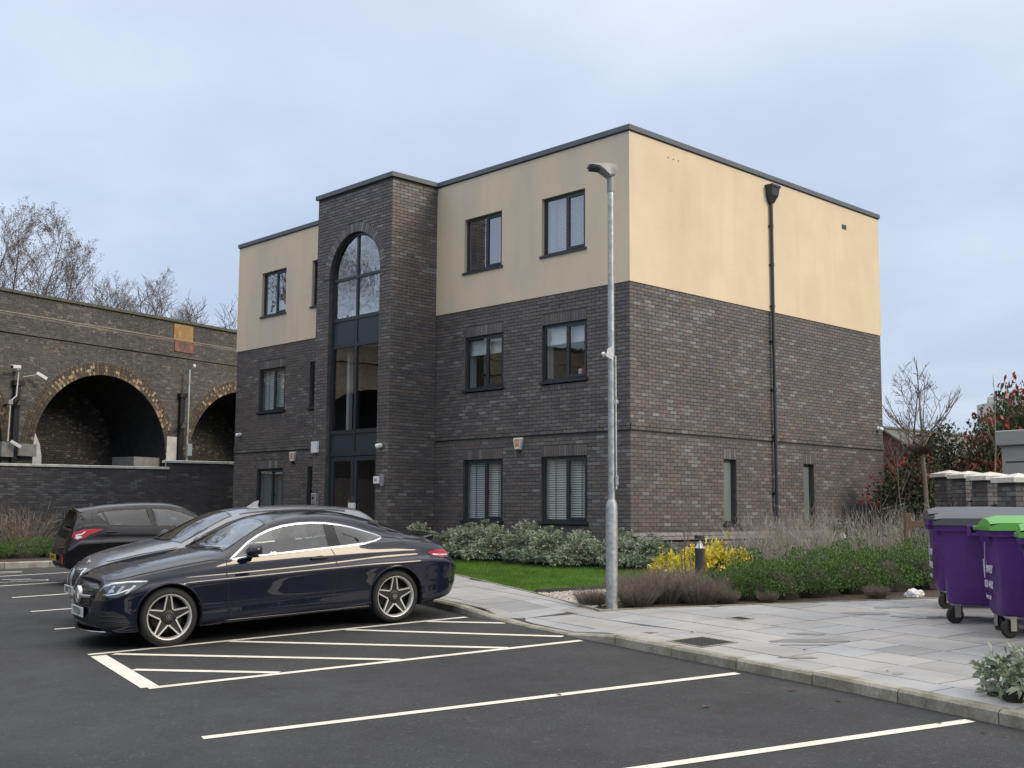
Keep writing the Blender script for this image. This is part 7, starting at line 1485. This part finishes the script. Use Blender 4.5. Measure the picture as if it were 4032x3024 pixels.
# --- lavender clumps, brown and grey
LV = [stems_mesh(380+i, 900, (.42,.40), .46, [(.17,.14,.115),(.21,.175,.145),(.13,.105,.085),(.18,.175,.125),(.25,.20,.165)], .85, .0028, 2, .6) for i in range(2)]; LB = [small_bush(385+i, (.34,.32,.24), 1600, .035, [(.13,.14,.09),(.11,.115,.08),(.16,.15,.11)], .22) for i in range(2)]
for i, (x, y, s_, lb_) in enumerate(((1.05,14.95,.55,'small brown lavender clump left of the lamp column foot'),(1.62,14.85,.72,'brown lavender clump right of the lamp column foot'),(2.0,15.15,.95,'large brown lavender clump by the paving corner'),(2.45,15.0,.85,'brown lavender clump below the thin young tree'),(2.2,15.75,.98,'brown lavender clump behind the paving corner'),(2.78,14.92,.40,'grey lavender clump at the foot of the green hedge'),(3.3,14.9,.34,'grey brown lavender clump at the hedge front'),(4.75,15.05,.38,'low dark clump beside the plastic bag'),(1.6,15.75,.80,'brown lavender clump on the gravel edge'))): plant('lavender', LV[i % 2], MAT['stem'], x, y, lb_, 'lavender', 'lavender clumps', i*1.3, s_, .08, [(LB[i % 2], MAT['leaf_matt'])])
# --- dry upright stems along the side wall
DS = [stems_mesh(400+i, 85, (.6,.55), .92, [(.33,.31,.27),(.40,.38,.34),(.26,.24,.20),(.28,.25,.19)], .38, .0038, 4, .95) for i in range(3)]
dry = [(3.9,19.2),(4.35,18.8),(4.8,19.3),(5.2,18.7),(5.6,19.4),(6.0,18.9),(6.4,19.6),(4.3,20.2),(4.9,20.5),(5.5,20.6),(6.1,20.9),(6.8,20.3),(4.1,19.8),(6.9,18.6),(7.1,19.5)]
nm = ['left end of the dry stems beside the yellow shrub','dry stems just right of the yellow shrub','dry stems in front of the downpipe','dry stems below the right narrow window','middle clump of dry pale stems','dry stems left of the stake','dry stems behind the stake','back row dry stems near the downpipe foot','back row dry stems below the narrow window','back row dry stems by the pale bollard cone','back row dry stems right of the bollard cone','dry stems by the young tree trunk','dry stems against the wall behind the yellow shrub','dry stems right of the stake','dry stems near the far wall corner']
for i, (x, y) in enumerate(dry): plant('dry_plant', DS[i % 3], MAT['stem'], x, y, 'clump of ' + nm[i] if nm[i].startswith('dry') else nm[i], 'dry plant', 'dry upright stems by the wall', i*1.1, (.95, .95, .86+.12*(i % 3)), .08)
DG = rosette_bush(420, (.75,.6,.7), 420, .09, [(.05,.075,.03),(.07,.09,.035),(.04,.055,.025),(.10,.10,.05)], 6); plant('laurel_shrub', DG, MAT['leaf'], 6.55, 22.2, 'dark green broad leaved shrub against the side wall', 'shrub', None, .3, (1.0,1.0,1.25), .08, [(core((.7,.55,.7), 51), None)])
PV = rosette_bush(421, (.35,.3,.62), 130, .06, [(.52,.50,.30),(.60,.56,.36),(.42,.42,.22),(.25,.28,.12)], 5); plant('variegated_shrub', PV, MAT['leaf'], 6.95, 20.6, 'pale cream variegated shrub near the far wall corner', 'shrub', None, .3, (1.,1.,1.3), .08)
PV2 = rosette_bush(422, (.3,.28,.3), 80, .06, [(.40,.42,.08),(.30,.34,.08),(.18,.24,.06)], 5); plant('variegated_shrub', PV2, MAT['leaf'], 5.95, 17.95, 'yellowish green low shrub among the dry stems', 'shrub', None, .3, (1.,1.,1.2), .08)
# --- young thin trees
def wood_obj(name, w, mat, x, y, label, dz=.08, rot=0., cat='tree', group=None):
    o = empty(name, at(x, y, dz)); o.rotation_euler = (0,0,rot); tag(o, label, cat, group); me = w.mesh('branches'); me.materials.append(mat); link('branches', me, None, o); return o
MAT['bark_grey'] = pmat('grey bark', (.15,.125,.10), .9, var=.25, vscale=30)
w = grow(501, 1.35, .012, 3, (7,3,2), .6, .2, .35, .05, .35, .003); o = wood_obj('sapling', w, MAT['bark_grey'], 2.52, 16.6, 'thin leafless sapling with stakes in front of the brick corner')
m2 = MB(); m2.tube([(-.04,.02,0),(-.07,.03,.52)], .012, 6); m2.obj('stake', MAT['bark_pale'], o); m2 = MB(); m2.tube([(.08,-.02,0),(.05,-.01,.48)], .012, 6); m2.obj('stake', MAT['bark_pale'], o)
w = grow(502, .85, .009, 2, (4,3), .6, .2, .3, .06, .5, .003); wood_obj('sapling', w, MAT['bark_grey'], 2.72, 16.2, 'short bare whip just left of the bollard light')
# the young tree with a nest
def nest_tree():
    wd = Wood(); rng = np.random.default_rng(12); P = [np.array([0,0,0.])]
    for i in range(9): P.append(P[-1]+np.array([rng.normal(0,.008), rng.normal(0,.008), .215]))
    wd.tube(P, np.linspace(.042,.034,10), 8); top = P[-1]; lead = [top]
    for i in range(9): lead.append(lead[-1]+np.array([-.010+rng.normal(0,.008), 0, .18]))
    wd.tube(lead, np.linspace(.024,.006,10), 6)
    def br(p, az, el, L, r, lev):
        d = np.array([math.cos(az)*math.cos(el), math.sin(az)*math.cos(el), math.sin(el)]); q = [p]; m = 7
        for i in range(m): d = d+np.array([0,0,.075])+rng.normal(0,.035,3); d /= np.linalg.norm(d); q.append(q[-1]+d*L/m)
        wd.tube(q, np.linspace(r, .0035, m+1), 5 if lev == 0 else 4); wd.tips.append((q[-1], d))
        if lev < 2:
            for t in rng.uniform(.3, .95, 5 if lev == 0 else 3): k = min(int(t*m), m-1); br(q[k], az+rng.normal(0,.9), el+rng.uniform(-.1,.5), L*rng.uniform(.22,.42), r*.45, lev+1)
    for k in range(11): br(top+np.array([0,0,rng.uniform(-.06,.42)]), k*2.4+rng.normal(0,.3), rng.uniform(.25,1.0), rng.uniform(.65,1.25), .012, 0)
    for k in range(5): br(lead[5+k % 4], k*2.4, .8, rng.uniform(.25,.5), .007, 1)
    return wd
o = wood_obj('nest_tree', nest_tree(), MAT['bark_grey'], 7.25, 20.1, 'young leafless tree with a bird nest at its fork', .05, .6)
nt = stems_mesh(510, 260, (.13,.12), .20, [(.06,.045,.034),(.085,.06,.042),(.042,.034,.028)], .9, .0035, 3, 1.0); nt.materials.append(MAT['stem']); b_ = empty('bird_nest', (7.20, 20.08, G(7.25,20.1)+1.95)); tag(b_, 'dark twiggy bird nest in the fork of the young tree', 'nest'); link('twigs', nt, None, b_)
w = grow(503, 3.2, .03, 3, (6,3,2), .40, .35, .22, .03, .3, .004); wood_obj('bare_sapling', w, MAT['bark_pale'], 10.3, 24.6, 'tall thin pale leafless sapling behind the brick pillars')
w = grow(504, 2.0, .024, 3, (7,4,3), .6, .2, .38, .06, .45, .004); wood_obj('bare_sapling', w, MAT['bark_grey'], 8.65, 25.4, 'grey leafless sapling left of the farthest pillar')
w = grow(505, 3.9, .05, 4, (12,7,5), .75, .2, .42, .07, .3, .005); wood_obj('bare_tree', w, MAT['twig'], 11.6, 33.5, 'fine twigged bare tree rising behind the berry shrubs')
# --- berry-laden shrubs behind
BER = [(.045,.07,.028),(.06,.085,.035),(.035,.05,.022),(.08,.09,.045),(.10,.075,.04)]; REDS = [(.33,.03,.025),(.25,.025,.02),(.40,.07,.04),(.20,.04,.03)]; RUST = [(.20,.075,.045),(.16,.07,.045),(.25,.10,.06),(.12,.07,.045)]
def berry(seed, rad, n, red, rust):
    rng = np.random.default_rng(seed); p, d = lump(n, rng, rad, 26, .3, .02); D = d*.6+unit(n, rng)+np.array([0,0,-.1]); T = pick(BER, n, rng, .22); f1 = vnoise(p[:, 0]*1.3, p[:, 2]*1.3, seed)*.5+vnoise(p[:, 0]*2.6+p[:, 1]*1.5, p[:, 2]*2.6, seed+5)*.5
    k = f1 > 1-red; T[k] = pick(REDS, int(k.sum()), rng, .2); k2 = (f1 < rust) & ~k; T[k2] = pick(RUST, int(k2.sum()), rng, .2); return leafmesh('foliage', p, D, .105*rng.uniform(.5, 1.3, n), T, .55, .1, rng)
B1 = [berry(520+i, (1.75,1.5,2.35), 30000, (.36,.30,.40)[i], (.30,.36,.28)[i]) for i in range(3)]; tw = grow(530, 1.35, .04, 3, (12,8,5), .7, .15, .6, .09, .1, .006).mesh('branches'); tw.materials.append(MAT['bark_grey'])
for i, (x, y, s_, hz, lb_) in enumerate(((9.7,27.4,.78,.95,'rust red berry shrub beside the building corner'),(10.9,29.4,1.0,1.25,'red berried shrub below the brick gable'),(12.1,28.4,1.05,1.5,'red berried shrub behind the young tree'),(13.3,29.0,1.1,1.9,'tall red berried shrub left of the cabinet'),(14.6,29.6,1.2,2.15,'tallest dark berry shrub behind the cabinet'),(11.3,26.4,.75,.80,'low dark green berry shrub behind the pillars'),(16.2,30.0,1.25,2.2,'dark berry shrub at the right picture edge'),(9.9,31.6,.95,1.05,'rust coloured shrub in front of the brick house'))): plant('berry_shrub', B1[i % 3], MAT['leaf'], x, y, lb_, 'shrub', 'berry shrubs beyond the pillars', i*1.6, (s_, s_, hz), -.02, [(tw, None)])
# --- planting by the boundary wall at left
for i, (x, y, s_, lb_) in enumerate(((-13.4,26.2,.8,'green shrub at the far left edge by the boundary wall'),(-12.6,26.4,.85,'green shrub second from the left by the boundary wall'),(-11.8,26.2,.95,'green shrub below the dry bush by the boundary wall'),(-11.0,26.4,.95,'green shrub beside the black hatchback tail'),(-10.2,26.4,.9,'green shrub hidden behind the black hatchback'))): plant('green_shrub', GS[i % 3], MAT['leaf'], x, y, lb_, 'shrub', 'green shrubs by the boundary wall', i*1.2, (s_, s_, s_*1.05), .10, [GCm[i % 3]])
DB = stems_mesh(540, 150, (.45,.4), 1.2, [(.22,.18,.14),(.27,.22,.17),(.17,.135,.10)], .75, .007, 4, .75); plant('dry_bush', DB, MAT['stem'], -12.0, 28.4, 'dry twiggy bush against the boundary wall at left', 'dry plant', None, .4, (1.0,1.0,1.0), .1)
# --- dark board fence beyond
fe = empty('board_fence'); tag(fe, 'dark vertical board fence behind the shrubs', 'fence'); MAT['fence'] = pmat('dark fence board', (.022,.026,.03), .8, objrand=.3); a = Vector((8.2,27.2)); b = Vector((12.2,25.6)); d = (b-a).normalized(); bm_ = MB().box((-.06,-.01,-.2), (.06,.01,.82)).mesh('board'); bm_.materials.append(MAT['fence'])
for i in range(32): p = a+d*(i*.132); o = link('board', bm_, None, fe); o.location = (p.x, p.y, G(p.x, p.y)); o.rotation_euler = (0,0,math.atan2(d.y, d.x))
# --- brick house with gable
hs = empty('brick_house', (0,0,0)); tag(hs, 'old red brick house with slate gable roof behind the shrubs', 'house'); MAT['red_brick'] = pmat('weathered red brick', (.13,.062,.05), .9, var=.35, vscale=9, bump=.4, bscale=25, var2=.3); MAT['slate'] = pmat('slate roof', (.11,.11,.10), .7, var=.25, vscale=6, bump=.3, bscale=14)
A_ = Vector((15.66, 48.0, 5.33)); rd = Vector((.75, .66, 0)); gd = Vector((.66, -.75, 0)); ER = A_+gd*4.0+Vector((0,0,-2.75)); EL = A_-gd*4.0+Vector((0,0,-2.75)); fl_ = lambda p: Vector((p.x, p.y, 0))
m2 = MB(); m2.add([fl_(EL), fl_(ER), ER, A_, EL], [(0,1,2,3,4)]); m2.obj('gable_wall', MAT['red_brick'], hs); m2 = MB(); m2.add([fl_(ER), fl_(ER+rd*12), ER+rd*12, ER], [(0,1,2,3)]); m2.obj('side_wall', MAT['red_brick'], hs)
o_ = Vector((0,0,.08)); vo_ = rd*-.15
for sd, E__ in ((1, ER), (-1, EL)): m2 = MB(); e2 = E__+gd*sd*.25+Vector((0,0,-.17)); m2.add([A_+o_+vo_, e2+o_+vo_, e2+o_+rd*12.2, A_+o_+rd*12.2, A_+vo_-o_*.2, e2+vo_-o_*.2, e2+rd*12.2-o_*.2, A_+rd*12.2-o_*.2], [(0,1,2,3),(4,5,6,7),(0,1,5,4)]); m2.obj('roof_slope', MAT['slate'], hs)
m2 = MB(); m2.tube([A_+o_*1.2+vo_, A_+o_*1.2+rd*12.2], .09, 6); m2.obj('ridge', MAT['slate'], hs)
# --- far tower block
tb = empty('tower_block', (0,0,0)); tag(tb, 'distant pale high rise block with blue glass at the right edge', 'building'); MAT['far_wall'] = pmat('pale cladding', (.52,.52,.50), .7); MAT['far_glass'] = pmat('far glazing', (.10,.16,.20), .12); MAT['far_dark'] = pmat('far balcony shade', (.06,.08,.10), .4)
tx, ty = 95.5, 222.0
for (x0, x1, y0, zt) in ((0,2.2,0,24.0),(2.2,18,-1.5,25.6)):
    m2 = MB(); m2.box((tx+x0, ty+y0, 0), (tx+x1, ty+12, zt)); m2.obj('wall', MAT['far_wall'], tb)
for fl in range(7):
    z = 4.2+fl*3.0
    for (x0, w_, y0, mt) in ((.25,.8,0,'far_glass'),(1.25,.7,0,'far_glass'),(3.8,3.2,-1.5,'far_dark'),(8.2,3.4,-1.5,'far_glass'),(12.6,3.2,-1.5,'far_dark')): m2 = MB(); m2.box((tx+x0, ty+y0-.12, z), (tx+x0+w_, ty+y0-.01, z+2.1)); m2.obj('window', MAT[mt], tb)  # the far_dark ones are balcony shade painted as dark panels, not glazing
m2 = MB(); m2.box((tx+3.5, ty, 25.6), (tx+5.5, ty+3, 26.3)); m2.box((tx+7.5, ty, 25.61), (tx+7.8, ty+.3, 26.8)); m2.obj('roof_plant', MAT['far_wall'], tb)
